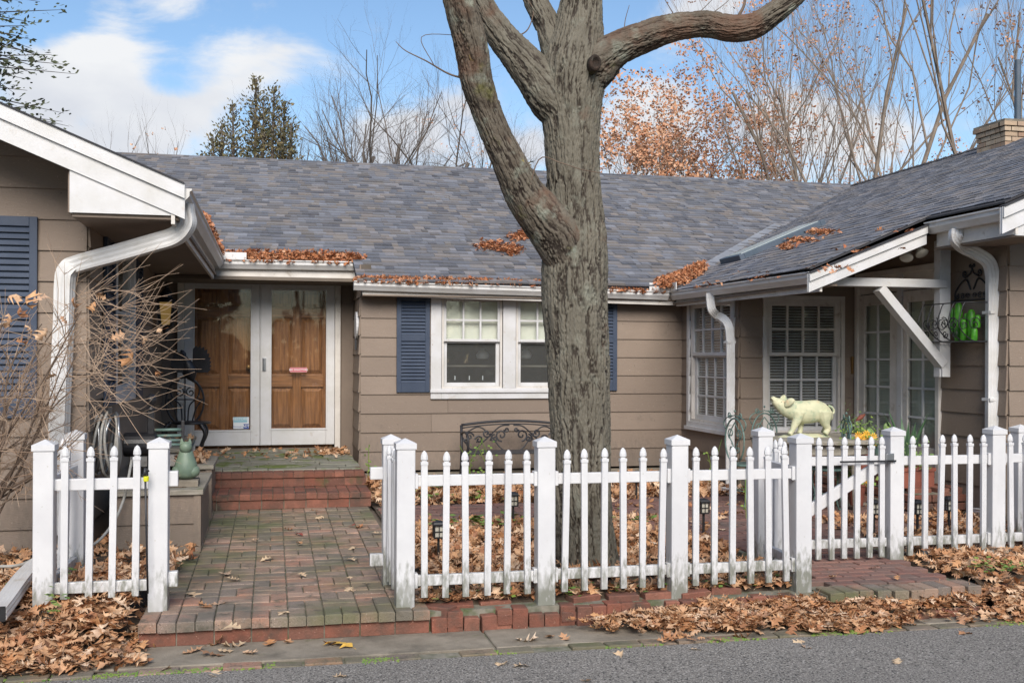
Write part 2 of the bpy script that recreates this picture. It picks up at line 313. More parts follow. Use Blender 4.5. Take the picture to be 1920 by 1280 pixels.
    def build(s, name, mat, parent=None, smooth=False, kind=None, label=None, bevel=0):
        o = obj_from(s.mesh(name, wloc(parent)), name, mat, parent, smooth)
        if smooth == 'auto': pass
        if kind: o['kind'] = kind
        if label: o['label'] = label
        if bevel:
            b = o.modifiers.new('b', 'BEVEL'); b.width = bevel; b.segments = 2; b.limit_method = 'ANGLE'
        return o
def one(mb, name, mat, label, cat, **k):
    g = k.pop('group', None); o = mb.build(name, mat, **k); return tag(o, label, cat, g)
def catmull(pts, n=6):
    P = [Vector(p) for p in pts]; P = [P[0] * 2 - P[1]] + P + [P[-1] * 2 - P[-2]]; out = []
    for i in range(1, len(P) - 2):
        a, b, c, d = P[i - 1:i + 3]
        for k in range(n):
            t = k / n; out.append(.5 * ((2 * b) + (c - a) * t + (2 * a - 5 * b + 4 * c - d) * t * t + (3 * b - a - 3 * c + d) * t ** 3))
    out.append(P[-2]); return out
# ================================================================ SETTING
YM, YDR, XL, YL, YB, XB, XD, YR = 12.75, 13.68, -1.338, 8.4, 11.05, 5.09, 6.52, 8.46
P12 = .417; GZ = 2.37; GY = 12.4; GXR = 4.785; RZ = 4.77; RY_ = 18.15; RXR = 10.58
def struct(name, mb, mat, parent=None, **k):
    o = mb.build(name, mat, parent, **k); o['kind'] = 'structure'; return o
g = MB().box(-400, 400, -400, 700, -1.2, -.19); struct('ground', g, grassm)
road = MB(); rows = []
for j in range(30):
    y = 5.84 - (j / 29) ** 1.5 * 16
    rows.append([(x, y, -.147 - .012 * min(1, (5.84 - y)) + .003 * noise.noise(Vector((x * .7, y * .7, 0)))) for x in np.linspace(-26, 26, 105)])
road.grid([r[::-1] for r in rows]); struct('road', road, asphalt, smooth=True)
# concrete gutter strip in poured panels, thin brick edging
gs = thing('gutter_strip', None, None, kind='structure')
x = -9.
while x < 16:
    w_ = 2.05; MB().cbox(x + .008, x + w_ - .008, 5.955, 6.52, -.25, -.137 + R.uniform(-.004, .004), .006).build('concrete_panel', concrete, gs); x += w_
MB().box(-9, 16, 5.83, 6.6, -.26, -.152).build('bed', mortd, gs)
ed = thing('brick_edging', None, None, kind='structure')
me = MB().cbox(-.101, .101, -.052, .052, -.05, 0, .005).mesh('edging_brick'); me.materials.append(brickt)
x = -4.
while x < 8.5:
    if R.random() > .12: obj_from(me, 'brick', None, ed, loc=(x, 5.90 + R.uniform(-.006, .006), -.138 + R.uniform(-.008, .003)), rot=(R.uniform(-.03, .03), R.uniform(-.03, .03), R.uniform(-.04, .04)))
    x += .214
# soil beds with height field
def hsoil(name, x0, x1, y0, y1, f, n=26):
    b = MB(); b.grid([[(x, y, f(x, y)) for x in np.linspace(x0, x1, n)] for y in np.linspace(y0, y1, n)]); return struct(name, b, soil, smooth=True)
def nz(x, y, s=2.): return noise.noise(Vector((x * s, y * s, 3.3)))
def f_left(x, y):
    if x > -.8: return -.16
    t = max(0, min(1, (y - 5.95) / .95)); t = t * t * (3 - 2 * t); return -.15 + .20 * t + .03 * nz(x, y) * t + .02
def f_yard(x, y):
    if (3.42 < x < 4.7 and y < 7.75) or y < 6.56: return -.07
    return .035 + .02 * nz(x, y)
hsoil('soil_bed', -9, -.70, 5.93, 9.5, f_left)
hsoil('soil_bed', .98, 9, 6.42, 12.7, f_yard, 90)
hsoil('soil_bed', 4.7, 9, 5.98, 6.6, lambda x, y: -.12 + .14 * max(0, min(1, (y - 6.2) / .25)))
hsoil('yard', -60, 60, 13, 120, lambda x, y: .0 + .1 * nz(x, y, .2), 8)
# ---------------------------------------------------------------- brick path, basket weave
PX0, PX1, PYF, PYB = -.735, .93, 6.35, 10.53
def pz(y): return (y - PYF) * .0135
path = thing('brick_path', None, None, kind='structure')
b = MB(); b.add([(PX0, PYF + .02, -.14), (PX1, PYF + .02, -.14), (PX1, PYB + .1, -.14), (PX0, PYB + .1, -.14), (PX0, PYF + .02, -.014), (PX1, PYF + .02, -.014), (PX1, PYB + .1, pz(PYB) - .014), (PX0, PYB + .1, pz(PYB) - .014)], [(4, 5, 6, 7), (0, 1, 5, 4), (1, 2, 6, 5), (2, 3, 7, 6), (3, 0, 4, 7)])
b.build('bed', mortd, path)
def brick_mesh(name, lx, ly, h, mat, c=.004):
    me = MB().cbox(-lx / 2, lx / 2, -ly / 2, ly / 2, -h, 0, c).mesh(name); me.materials.append(mat); return me
bm_d = brick_mesh('paver_deep', .098, .200, .06, brickt); bm_l = brick_mesh('paver_long', .200, .098, .06, brickt)
bm_f = brick_mesh('paver_nose', .098, .205, .058, brickt, .006)
CW = (PX1 - PX0) / 8
extra = []
def paver(me, x, y, z, parent, cnt, lim=300):
    rot = (R.uniform(-.012, .012), R.uniform(-.014, .014), R.uniform(-.012, .012)); z += R.uniform(-.003, .003)
    if cnt[0] < lim: obj_from(me, 'brick', None, parent, loc=(x, y, z), rot=rot); cnt[0] += 1
    else: extra.append((me, (x, y, z), rot))
def join_extra(name, parent, mat):
    global extra
    if not extra: return
    b = MB()
    for me, l, r in extra:
        M = Matrix.Translation(Vector(l)) @ Matrix.Rotation(r[2], 4, 'Z') @ Matrix.Rotation(r[1], 4, 'Y') @ Matrix.Rotation(r[0], 4, 'X')
        b.add([M @ v.co for v in me.vertices], [tuple(p.vertices) for p in me.polygons])
    b.build(name, mat, parent, kind='stuff'); extra = []
cnt = [0]
for i in range(8):
    for s in (-1, 1): paver(bm_f, PX0 + (i + .5) * CW + s * CW / 4, PYF + .085, pz(PYF + .085) + .006, path, cnt)
y = PYF + .085 + .105
row = 0
while y < PYB - .1:
    for i in range(8):
        x = PX0 + (i + .5) * CW; ph = (row + i) % 2
        if ph == 0:
            for s in (-1, 1): paver(bm_d, x + s * CW / 4, y + .105, pz(y + .1), path, cnt)
        else:
            for s in (-1, 1): paver(bm_l, x, y + .105 + s * .0525, pz(y + .1), path, cnt)
    y += .21; row += 1
join_extra('far_bricks', path, brickt)
# riser bricks of the path front
bm_r = MB().cbox(-.1, .1, -.05, .05, -.08, 0, .004).mesh('riser_brick'); bm_r.materials.append(brickr)
for i in range(8): obj_from(bm_r, 'brick', None, path, loc=(PX0 + (i + .5) * CW, PYF + .057 + R.uniform(-.003, .003), -.055), rot=(0, 0, R.uniform(-.01, .01)))
# ---------------------------------------------------------------- rough brick kerb along the fence
kb = thing('brick_kerb', None, None, kind='structure')
MB().box(PX1 + .005, 9, 6.40, 6.62, -.2, -.02).build('bed', mortd, kb)
bm_k = MB().cbox(-.046, .046, -.045, .06, -.15, 0, .005).mesh('kerb_brick'); bm_k.materials.append(brickr)
bm_kh = MB().cbox(-.046, .046, -.045, .06, -.06, 0, .005).mesh('kerb_half_brick'); bm_kh.materials.append(brickr)
x = PX1 + .055; i = 0
while x < 6.9:
    low = (i in (0, 2, 3, 6, 7, 14, 18, 19)) or (i > 24 and R.random() < .25)
    h = -.018 - (.035 if low else 0) + R.uniform(-.006, .006)
    if 3.30 < x < 4.75: x += .1; i += 1; continue
    if i in (1, 4, 8): obj_from(bm_kh, 'brick', None, kb, loc=(x, 6.39, -.05), rot=(0, 0, R.uniform(-.1, .1)))
    obj_from(bm_k, 'brick', None, kb, loc=(x, 6.392 + R.uniform(-.015, .012), h), rot=(R.uniform(-.07, .05), R.uniform(-.05, .05), R.uniform(-.09, .09)))
    x += .0955 + R.uniform(0, .008); i += 1
bm_t = MB().cbox(-.1, .1, -.05, .05, -.06, 0, .006).mesh('kerb_top_brick'); bm_t.materials.append(brickr)
for x, y, z, r in [(1.12, 6.50, .0, -.12), (1.36, 6.54, .005, .1), (1.93, 6.50, .02, .28), (2.18, 6.47, .018, -.06), (2.42, 6.48, .02, .02), (2.66, 6.46, .02, .05), (2.9, 6.52, .02, -.1), (3.13, 6.60, .03, .25), (2.45, 6.36, -.09, .05), (2.75, 6.33, -.09, -.08), (3.0, 6.36, -.09, .06), (3.5, 6.12, -.11, -.05), (4.0, 6.1, -.1, .03), (4.22, 6.12, -.1, .06), (4.44, 6.1, -.1, -.04), (1.0, 6.47, .0, -.7), (3.2, 6.40, -.06, .3), (4.85, 6.12, -.08, 0), (5.1, 6.2, -.07, .1)]:
    obj_from(bm_t, 'brick', None, kb, loc=(x, y, z), rot=(R.uniform(-.05, .1), R.uniform(-.06, .06), r))
# ---------------------------------------------------------------- gate path
gp = thing('gate_path', None, None, kind='structure')
GX0, GX1 = 3.50, 4.62
b = MB().box(GX0, GX1, 6.27, 7.6, -.14, -.012); b.build('bed', mortd, gp)
for i in range(10):
    x = GX0 + (i + .5) * (GX1 - GX0) / 10
    obj_from(bm_f, 'brick', None, gp, loc=(x, 6.33 + .03 * math.sin(i), .012), rot=(0, 0, R.uniform(-.04, .04)))
bm_pr = MB().cbox(-.1, .1, -.05, .05, -.065, 0, .005).mesh('red_paver'); bm_pr.materials.append(brickr)
bm_pl = MB().cbox(-.1, .1, -.05, .05, -.065, 0, .005).mesh('patio_paver'); bm_pl.materials.append(patiob)
bm_pd = MB().cbox(-.05, .05, -.1, .1, -.065, 0, .005).mesh('patio_paver_deep'); bm_pd.materials.append(patiob)
for i in range(5): obj_from(bm_pr, 'brick', None, gp, loc=(GX0 + .11 + i * .224, 6.30, -.048))
y = 6.44; k = 0
while y < 7.55:
    for i in range(6):
        x = GX0 + .02 + i * .21 + (k % 2) * .1
        if x > GX1 - .06 or x < GX0 + .05: continue
        obj_from(bm_pl, 'brick', None, gp, loc=(x, y + .05, .014 + (y - 6.3) * .03 + R.uniform(-.003, .003)), rot=(R.uniform(-.01, .01), R.uniform(-.01, .01), R.uniform(-.01, .01)))
    y += .105; k += 1
# ---------------------------------------------------------------- patio (behind the fence): herringbone-like bond
pt = thing('brick_patio', None, None, kind='structure')
def inpatio(x, y):
    if 1.0 < x < 6.4 and 9.35 < y < 10.45: return True
    if 2.9 < x < 6.3 and 8.0 < y < 11.0: return True
    if 3.5 < x < 4.7 and 7.5 < y < 8.2: return True
    return False
MB().box(1.0, 6.4, 9.33, 10.47, -.05, .048).box(2.88, 6.32, 8.0, 11.02, -.05, .047).box(3.48, 4.72, 7.5, 8.2, -.05, .046).build('bed', mortd, pt)
pc = [0]; cand = []
y = 7.56; k = 0
while y < 11:
    x = 1.1 + (k % 2) * .105
    while x < 6.35:
        if inpatio(x, y): cand.append((x, y))
        x += .21
    y += .105; k += 1
cand.sort(key=lambda p: p[0] * .22 + p[1] * .976)
for x, y in cand: paver(bm_pl, x, y, .062, pt, pc)
join_extra('far_bricks', pt, patiob)
# ---------------------------------------------------------------- entry steps
st = thing('entry_steps', None, None, kind='structure')
SX0, SX1 = -.72, .955
S1, S2 = 10.53, 11.08
Z1, Z2 = .2, .36
MB().box(SX0, SX1 - .02, S1 + .02, 13.66, -.05, Z1 - .012).box(SX0, SX1 - .04, S2 + .02, 13.66, Z1 - .012, Z2 - .03).build('core', mortd, st)
bm_s = MB().cbox(-.1, .1, -.05, .05, -.085, 0, .004).mesh('step_brick'); bm_s.materials.append(brickr)
bm_n = MB().cbox(-.0495, .0495, -.1, .1, -.056, 0, .005).mesh('nosing_brick'); bm_n.materials.append(brickr)
def step(y0, zt, x0, x1, rows, zb):
    n = 8; w = (x1 - x0) / n
    for i in range(n): obj_from(bm_s, 'brick', None, st, loc=(x0 + (i + .5) * w, y0 + .052, zt - .06), rot=(0, 0, R.uniform(-.006, .006)))
    for r in range(rows):
        for i in range(16):
            obj_from(bm_n, 'brick', None, st, loc=(x0 + (i + .5) * w / 2, y0 + .085 + r * .206, zt + R.uniform(-.002, .002)), rot=(R.uniform(-.01, .01), 0, R.uniform(-.01, .01)))
step(S1, Z1, SX0, SX1, 3, .05); step(S2, Z2 - .012, SX0 + .02, SX1 - .02, 1, Z1)
# flagstone top, irregular slates
y = S2 + .20; r = 0
while y < 13.6:
    h = R.uniform(.16, .28); x = SX0 + .02
    while x < SX1 - .06:
        w = min(R.uniform(.18, .5), SX1 - .03 - x)
        MB().cbox(x + .004, x + w - .004, y + .004, y + h - .004, Z2 - .035, Z2 + R.uniform(-.006, .006), .004).build('flagstone', slate, st); x += w
    y += h
for i in range(12): obj_from(bm_s, 'brick', None, st, loc=(SX1 - .052, S2 + .1 + i * .208, Z2 - .055), rot=(0, 0, PI / 2))
for i in range(12): obj_from(bm_s, 'brick', None, st, loc=(SX1 - .052, S1 + .1 + i * .208, Z1 - .055), rot=(0, 0, PI / 2))
# patio-door step
ps = thing('patio_step', None, None, kind='structure')
MB().box(5.97, 6.45, 9.08, 10.95, .04, .24).box(5.58, 5.97, 9.6, 10.95, .04, .13).build('core', mortar, ps)
for z, n0 in ((.145, 0), (.225, 1)):
    for i in range(3): obj_from(bm_pr, 'brick', None, ps, loc=(6.05 + i * .212 - n0 * .02, 9.08, z), rot=(0, 0, 0))
    for i in range(9): obj_from(bm_pr, 'brick', None, ps, loc=(5.97, 9.15 + i * .212, z), rot=(0, 0, PI / 2))
for i in range(9):
    for j in range(3): obj_from(bm_pr, 'brick', None, ps, loc=(6.07 + j * .212, 9.14 + i * .106 * 2 - (j % 2) * .0, .283 + R.uniform(-.002, .002)), rot=(0, 0, PI / 2 if (i + j) % 2 else 0))
for i in range(6): obj_from(bm_pr, 'brick', None, ps, loc=(5.64, 9.7 + i * .212, .155), rot=(0, 0, PI / 2)); obj_from(bm_pr, 'brick', None, ps, loc=(5.76, 9.7 + i * .212, .157), rot=(0, 0, PI / 2))
# ================================================================ HOUSE
house = thing('house', 'brown clapboard single-storey house with grey shingle roof and white gutters', 'house')
EXPO = .227; SZ0 = .17
def siding_wall(axis, c, a0, a1, z0, z1, face, openings=(), zoff=0., top=None, corner=None):
    """axis 'y': plane y=c, runs along x; axis 'x': plane x=c, runs along y. face = outward sign."""
    cuts = sorted(openings)
    z = z0
    while z < z1 - .01:
        zt = min(z + EXPO + .012, z1); segs = [(a0, a1)]
        segs = [(a0, a1, z, zt)]
        for (o0, o1, p0, p1) in cuts:
            if p0 < zt and p1 > z:
                ns = []
                for s0, s1, u0, u1 in segs:
                    if o1 <= s0 or o0 >= s1: ns.append((s0, s1, u0, u1)); continue
                    if o0 > s0: ns.append((s0, o0, u0, u1))
                    if o1 < s1: ns.append((o1, s1, u0, u1))
                    if p0 > u0 + .01: ns.append((o0, o1, u0, p0))
                    if p1 < u1 - .01: ns.append((o0, o1, p1, u1))
                segs = ns
        sg2 = []
        for s0, s1, u0, u1 in segs:
            q = s0
            if s1 - s0 > 1.6:
                cutp = s0 + R.uniform(.6, min(3.6, s1 - s0))
                while cutp < s1 - .3: sg2.append((q, cutp - .0015, u0, u1)); q = cutp + .0015; cutp += 3.66
            sg2.append((q, s1, u0, u1))
        segs = sg2
        for s0, s1, u0, u1 in segs:
            if top:   # gable clip
                s0 = max(s0, top(z + .1, 0)); s1 = min(s1, top(z + .1, 1))
            if s1 - s0 < .02: continue
            fo = lambda q: .026 - .016 * (q - z) / (zt - z)
            o1_, o2_ = fo(u0), fo(u1)
            jit = R.uniform(-.0015, .0015)
            prof = [(c, u0 + jit), (c + face * o1_, u0 + jit), (c + face * o2_, u1), (c, u1)]
            b = MB()
            if axis == 'y': b.prism([(p, q) for p, q in prof], s0, s1, 'x')
            else: b.prism([(p, q) for p, q in prof], s0, s1, 'y')
            b.build('siding_board', siding, house)
        z += EXPO
    if top:
        n = 8; zs_ = [z0 + (z1 - z0) * k / 40 for k in range(41)]; Lp = [(max(a0, top(q, 0)), q) for q in zs_]; Rp = [(min(a1, top(q, 1)), q) for q in zs_]
        pl = [(l, r) for l, r in zip(Lp, Rp) if r[0] > l[0]]
        b = MB().prism([l for l, r in pl] + [r for l, r in pl][::-1], c, c + .12, 'y'); b.build('wall', sidedge, house); return
    # core wall in cells around the openings
    As = sorted(set([a0, a1] + [o for op in cuts for o in op[:2] if a0 < o < a1])); Zs = sorted(set([z0 - .0, z1] + [o for op in cuts for o in op[2:] if z0 < o < z1]))
    b = MB()
    for i in range(len(As) - 1):
        for j in range(len(Zs) - 1):
            am, zm = (As[i] + As[i + 1]) / 2, (Zs[j] + Zs[j + 1]) / 2
            if any(o0 < am < o1 and p0 < zm < p1 for o0, o1, p0, p1 in cuts): continue
            d0, d1 = sorted((c, c - face * .12))
            if axis == 'y': b.box(As[i], As[i + 1], d0, d1, Zs[j], Zs[j + 1])
            else: b.box(d0, d1, As[i], As[i + 1], Zs[j], Zs[j + 1])
    b.build('wall', sidedge, house)
# --- main facade
wl, wr = PY(827, 640, YM).x, PY(1080, 640, YM).x; wt, wb = PY(900, 556, YM).z, PY(900, 727, YM).z
siding_wall('y', YM, PY(676, 700, YM).x, XB, SZ0 - EXPO * 0, 2.36, -1, [(wl, wr, wb, wt)])
x0m = PY(676, 700, YM).x
siding_wall('x', x0m, YM, YDR, SZ0 + .02, 2.62, -1)                           # return beside the door recess
# entry recess back wall (smooth panel) with door opening
dl, dr = PY(345, 600, YDR).x, PY(628, 600, YDR).x; dt = PY(480, 523, YDR).z; db = Z2 + .02
b = MB().box(XL, dl, YDR, YDR + .1, .2, 2.7).box(dr, x0m + .02, YDR, YDR + .1, .2, 2.7).box(dl, dr, YDR, YDR + .1, dt, 2.7).box(dl, dr, YDR + .0, YDR + .1, .1, db)
b.build('entry_wall', soffit, house)
# --- left wing
siding_wall('x', XL, YL, YDR, .05, 2.55, 1, [(PX(208, 600, XL).y, PX(246, 600, XL).y, PX(227, 752, XL).z, PX(227, 420, XL).z)])
LRX = -6.3  # ridge of left wing
def ltop(z, side):
    if z < 2.78: return -11.3 if side == 0 else XL
    d = (z - 2.78) / P12; return -11.3 + d if side == 0 else -.95 - d
siding_wall('y', YL, -11.3, XL + .004, .02, 4.6, -1, [], top=ltop)
MB().box(-11.3, XL, YL - .01, YL + .1, -.2, .03).build('foundation', concrete, house)
# --- bay and right wing
bz = lambda px, py: PY(px, py, YB)
by0, by1 = PX(1296, 600, XB).y, PX(1384, 600, XB).y - .0
bay_s = (PX(1376, 600, XB).y, PX(1297, 600, XB).y, PX(1340, 795, XB).z, PX(1340, 562, XB).z)
siding_wall('x', XB, YB, YM, SZ0, 2.36, -1, [bay_s])
bay_f = (bz(1436, 600).x, bz(1575, 600).x, bz(1500, 812).z, bz(1500, 562).z)
siding_wall('y', YB, XB, XD, SZ0, 2.47, -1, [bay_f])
MB().prism([(XB + .25, 2.47), (XD, 2.47), (XD, 3.02)], YB - .004, YB + .1, 'y').build('gable_panel', soffit, house)
dd = (PX(1765, 600, XD).y, PX(1612, 600, XD).y, .28, PX(1700, 512, XD).z)
siding_wall('x', XD, YR, YB, .1, 3.0, -1, [dd])
def rtop(z, side):
    if z < 2.72: return XD if side == 0 else 14.7
    d = (z - 2.72) / P12; return 5.97 + d if side == 0 else 15.1 - d
siding_wall('y', YR, XD - .004, 14.7, .1, 4.6, -1, [], top=rtop)
MB().box(XB, XD, YB - .01, YB + .1, -.1, SZ0).box(XB - .01, XB + .1, YB, YM, -.1, SZ0).box(XD - .01, XD + .1, YR, YB, -.1, .1).box(XD, 14.7, YR - .01, YR + .1, -.2, .1).box(x0m, XB, YM - .01, YM + .1, -.1, SZ0 - .03).build('foundation', concrete, house)
# back and side walls, ceiling, interior partitions keep the inside dark
b = MB().box(-11.3, 14.7, 23.5, 23.6, 0, 2.6).box(-11.4, -11.3, YL, 23.6, 0, 2.6).box(14.7, 14.8, YR, 23.6, 0, 2.6)
b.build('rear_wall', siding, house)
MB().box(-11.3, XL - .12, YL + .12, 23.5, 2.52, 2.56).box(XL - .12, XD, YM + .12, 23.5, 2.42, 2.46).box(XB + .1, XD, YB + .1, YM + .1, 2.38, 2.42).box(XD + .001, 14.7, YB + .2, 23.5, 2.66, 2.70).box(XD + .12, 14.7, YR + .12, YB + .2, 2.66, 2.70).build('ceiling', room, house)
MB().box(-11.3, 14.7, YM + 2.6, YM + 2.66, 0, 2.6).box(XD + 2.2, XD + 2.3, YR, YM + 2.6, 0, 2.66).box(XL - 2.4, XL - 2.3, YL, YM + 2.6, 0, 2.52).box(-11.3, 14.7, YL + .15, YM + 2.6, -.05, .0).build('partition', room, house)
# ---------------------------------------------------------------- windows
def framebox(b, axis, c, face, a0, a1, z0, z1, w, proud, back=0.):
    """rectangular ring of width w around the outside of a0..a1,z0..z1"""
    d0, d1 = sorted((c + face * proud, c - face * back))
    def B(p0, p1, q0, q1):
        if axis == 'y': b.box(p0, p1, d0, d1, q0, q1)
        else: b.box(d0, d1, p0, p1, q0, q1)
    B(a0 - w, a0, z0 - w, z1 + w); B(a1, a1 + w, z0 - w, z1 + w); B(a0, a1, z1, z1 + w); B(a0, a1, z0 - w, z0)
    return b
def plane_box(b, axis, c, face, a0, a1, z0, z1, dpt0, dpt1):
    d0, d1 = sorted((c + face * dpt0, c + face * dpt1))
    if axis == 'y': b.box(a0, a1, d0, d1, z0, z1)
    else: b.box(d0, d1, a0, a1, z0, z1)
    return b
def sash(win, axis, c, face, a0, a1, z0, z1, sw, dep, nv, nh, mat=trim, gm=None):
    """a sash ring (sub-part) with pane and muntins; dep = outer face depth relative to c"""
    b = MB(); d = dep - .035
    plane_box(b, axis, c, face, a0, a0 + sw, z0, z1, d, dep); plane_box(b, axis, c, face, a1 - sw, a1, z0, z1, d, dep)
    plane_box(b, axis, c, face, a0 + sw, a1 - sw, z1 - sw, z1, d, dep); plane_box(b, axis, c, face, a0 + sw, a1 - sw, z0, z0 + sw, d, dep)
    b.build('sash', mat, win, bevel=.004)
    A0, A1, Q0, Q1 = a0 + sw, a1 - sw, z0 + sw, z1 - sw
    for i in range(nv + 1):
        for j in range(nh + 1):
            m = .001
            pa, pb_ = A0 + (A1 - A0) * i / (nv + 1), A0 + (A1 - A0) * (i + 1) / (nv + 1); qa, qb = Q0 + (Q1 - Q0) * j / (nh + 1), Q0 + (Q1 - Q0) * (j + 1) / (nh + 1)
            b = MB(); plane_box(b, axis, c, face, pa + m, pb_ - m, qa + m, qb - m, d + .012, d + .016); b.build('pane', gm or glass, win)
    mw = .011
    for i in range(1, nv + 1):
        a = A0 + (A1 - A0) * i / (nv + 1); b = MB(); plane_box(b, axis, c, face, a - mw, a + mw, Q0, Q1, d + .002, dep - .006); b.build('muntin', mat, win)
    for j in range(1, nh + 1):
        q = Q0 + (Q1 - Q0) * j / (nh + 1); b = MB(); plane_box(b, axis, c, face, A0, A1, q - mw, q + mw, d + .003, dep - .0072); b.build('muntin', mat, win)
def part_empty(name, parent, **k):
    o = bpy.data.objects.new(name, None); C.objects.link(o); o.parent = parent; o.empty_display_size = .1; WL[o.name] = wloc(parent)
    for a, v in k.items(): o[a] = v
    return o
def blinds(win, axis, c, face, a0, a1, z0, z1, pitch=.032, mat=blindm):
    b = MB(); z = z0
    while z < z1:
        d0, d1 = c - face * .085, c - face * .105
        def p(a, d, zz): return (a, d, zz) if axis == 'y' else (d, a, zz)
        b.add([p(a0, d0, z), p(a1, d0, z), p(a1, d1, z + .016), p(a0, d1, z + .016)], [(0, 1, 2, 3)]); z += pitch
    b.build('blind', mat, win, kind='stuff')
# main double window
c = YM
X_ = lambda px: PY(px, 640, YM).x; Z_ = lambda py: PY(950, py, YM).z
win = part_empty('window', house)
b = MB(); framebox(b, 'y', c, -1, X_(827), X_(1080), Z_(727), Z_(558), .13, .045); plane_box(b, 'y', c, -1, X_(942), X_(966), Z_(727), Z_(558), 0, .042)
b.build('frame', trim, win, bevel=.004)
MB().box(X_(806), X_(1101), YM - .065, YM - .0, Z_(727) - .055, Z_(727) - .02).build('sill', trim, win, bevel=.004)
for a, bb in ((828, 941), (967, 1079)):
    a0, a1 = X_(a), X_(bb)
    fr = MB(); framebox(fr, 'y', c, -1, a0 + .025, a1 - .025, Z_(724), Z_(561), .024, .02, .08); fr.build('jamb', trimd, win)
    sash(win, 'y', c, -1, a0 + .025, a1 - .025, Z_(641), Z_(561), .032, .012, 2, 1)
    sash(win, 'y', c, -1, a0 + .025, a1 - .025, Z_(724), Z_(637), .045, -.028, 0, 0)
    b = MB(); plane_box(b, 'y', c, -1, a0, a1, Z_(638), Z_(566), -.085, -.088); b.build('shade', shade, win)
# things inside seen through: a sill shelf, white plates, armchair back
MB().box(X_(845), X_(1085), YM + .45, YM + .6, Z_(688), Z_(685)).build('shelf', twood, win)
for px in (905, 985, 1040):
    p = PY(px, 662, YM + .5); MB().lathe([(.001, 0), (.06, .0), (.075, .02), (.08, .05), (.05, .10), (.03, .11), (.02, .13)], (p.x, p.y, p.z - .07), 14).build('vase', signw, win, smooth=True)
MB().lathe([(.35, 0), (.38, .2), (.3, .34), (.1, .40)], (PY(1030, 700, YM + .7).x, YM + .9, .75), 18, .5).build('cushion', steel, win, smooth=True)
for px in (853, 880, 905): p = PY(px, 712, YM + .14); MB().tube([p, p + Vector((0, 0, .05))], .007, 6).build('candle', signw, win)
# bay front window
c = YB; X_ = lambda px: PY(px, 640, YB).x; Z_ = lambda py: PY(1500, py, YB).z
win = part_empty('window', house)
a0, a1, q0, q1 = bay_f
framebox(MB(), 'y', c, -1, a0, a1, q0, q1, .045, .035).build('frame', trimd, win, bevel=.004)
fr = MB(); framebox(fr, 'y', c, -1, a0 + .03, a1 - .03, q0 + .03, q1 - .03, .028, .015, .09); fr.build('jamb', trimd, win)
sash(win, 'y', c, -1, a0 + .03, a1 - .03, Z_(667), q1 - .03, .04, .010, 3, 1, trimd)
sash(win, 'y', c, -1, a0 + .03, a1 - .03, q0 + .03, Z_(661), .04, -.030, 3, 2, trim)
blinds(win, 'y', c, -1, a0, a1, q0 + .03, q1 - .03)
# bay side window
c = XB; Yq = lambda px: PX(px, 640, XB).y; Zq = lambda py: PX(1335, py, XB).z
win = part_empty('window', house)
a0, a1, q0, q1 = bay_s
framebox(MB(), 'x', c, -1, a0, a1, q0, q1, .07, .04).build('frame', trim, win, bevel=.004)
MB().box(XB - .07, XB, a0 - .07, a1 + .07, q0 - .10, q0 - .06).build('sill', trim, win)
fr = MB(); framebox(fr, 'x', c, -1, a0 + .04, a1 - .04, q0 + .03, q1 - .03, .038, .015, .09); fr.build('jamb', trimd, win)
sash(win, 'x', c, -1, a0 + .04, a1 - .04, Zq(667), q1 - .03, .045, .010, 3, 1)
sash(win, 'x', c, -1, a0 + .04, a1 - .04, q0 + .03, Zq(661), .06, -.030, 3, 2)
blinds(win, 'x', c, -1, a0, a1, q0 + .03, q1 - .03)
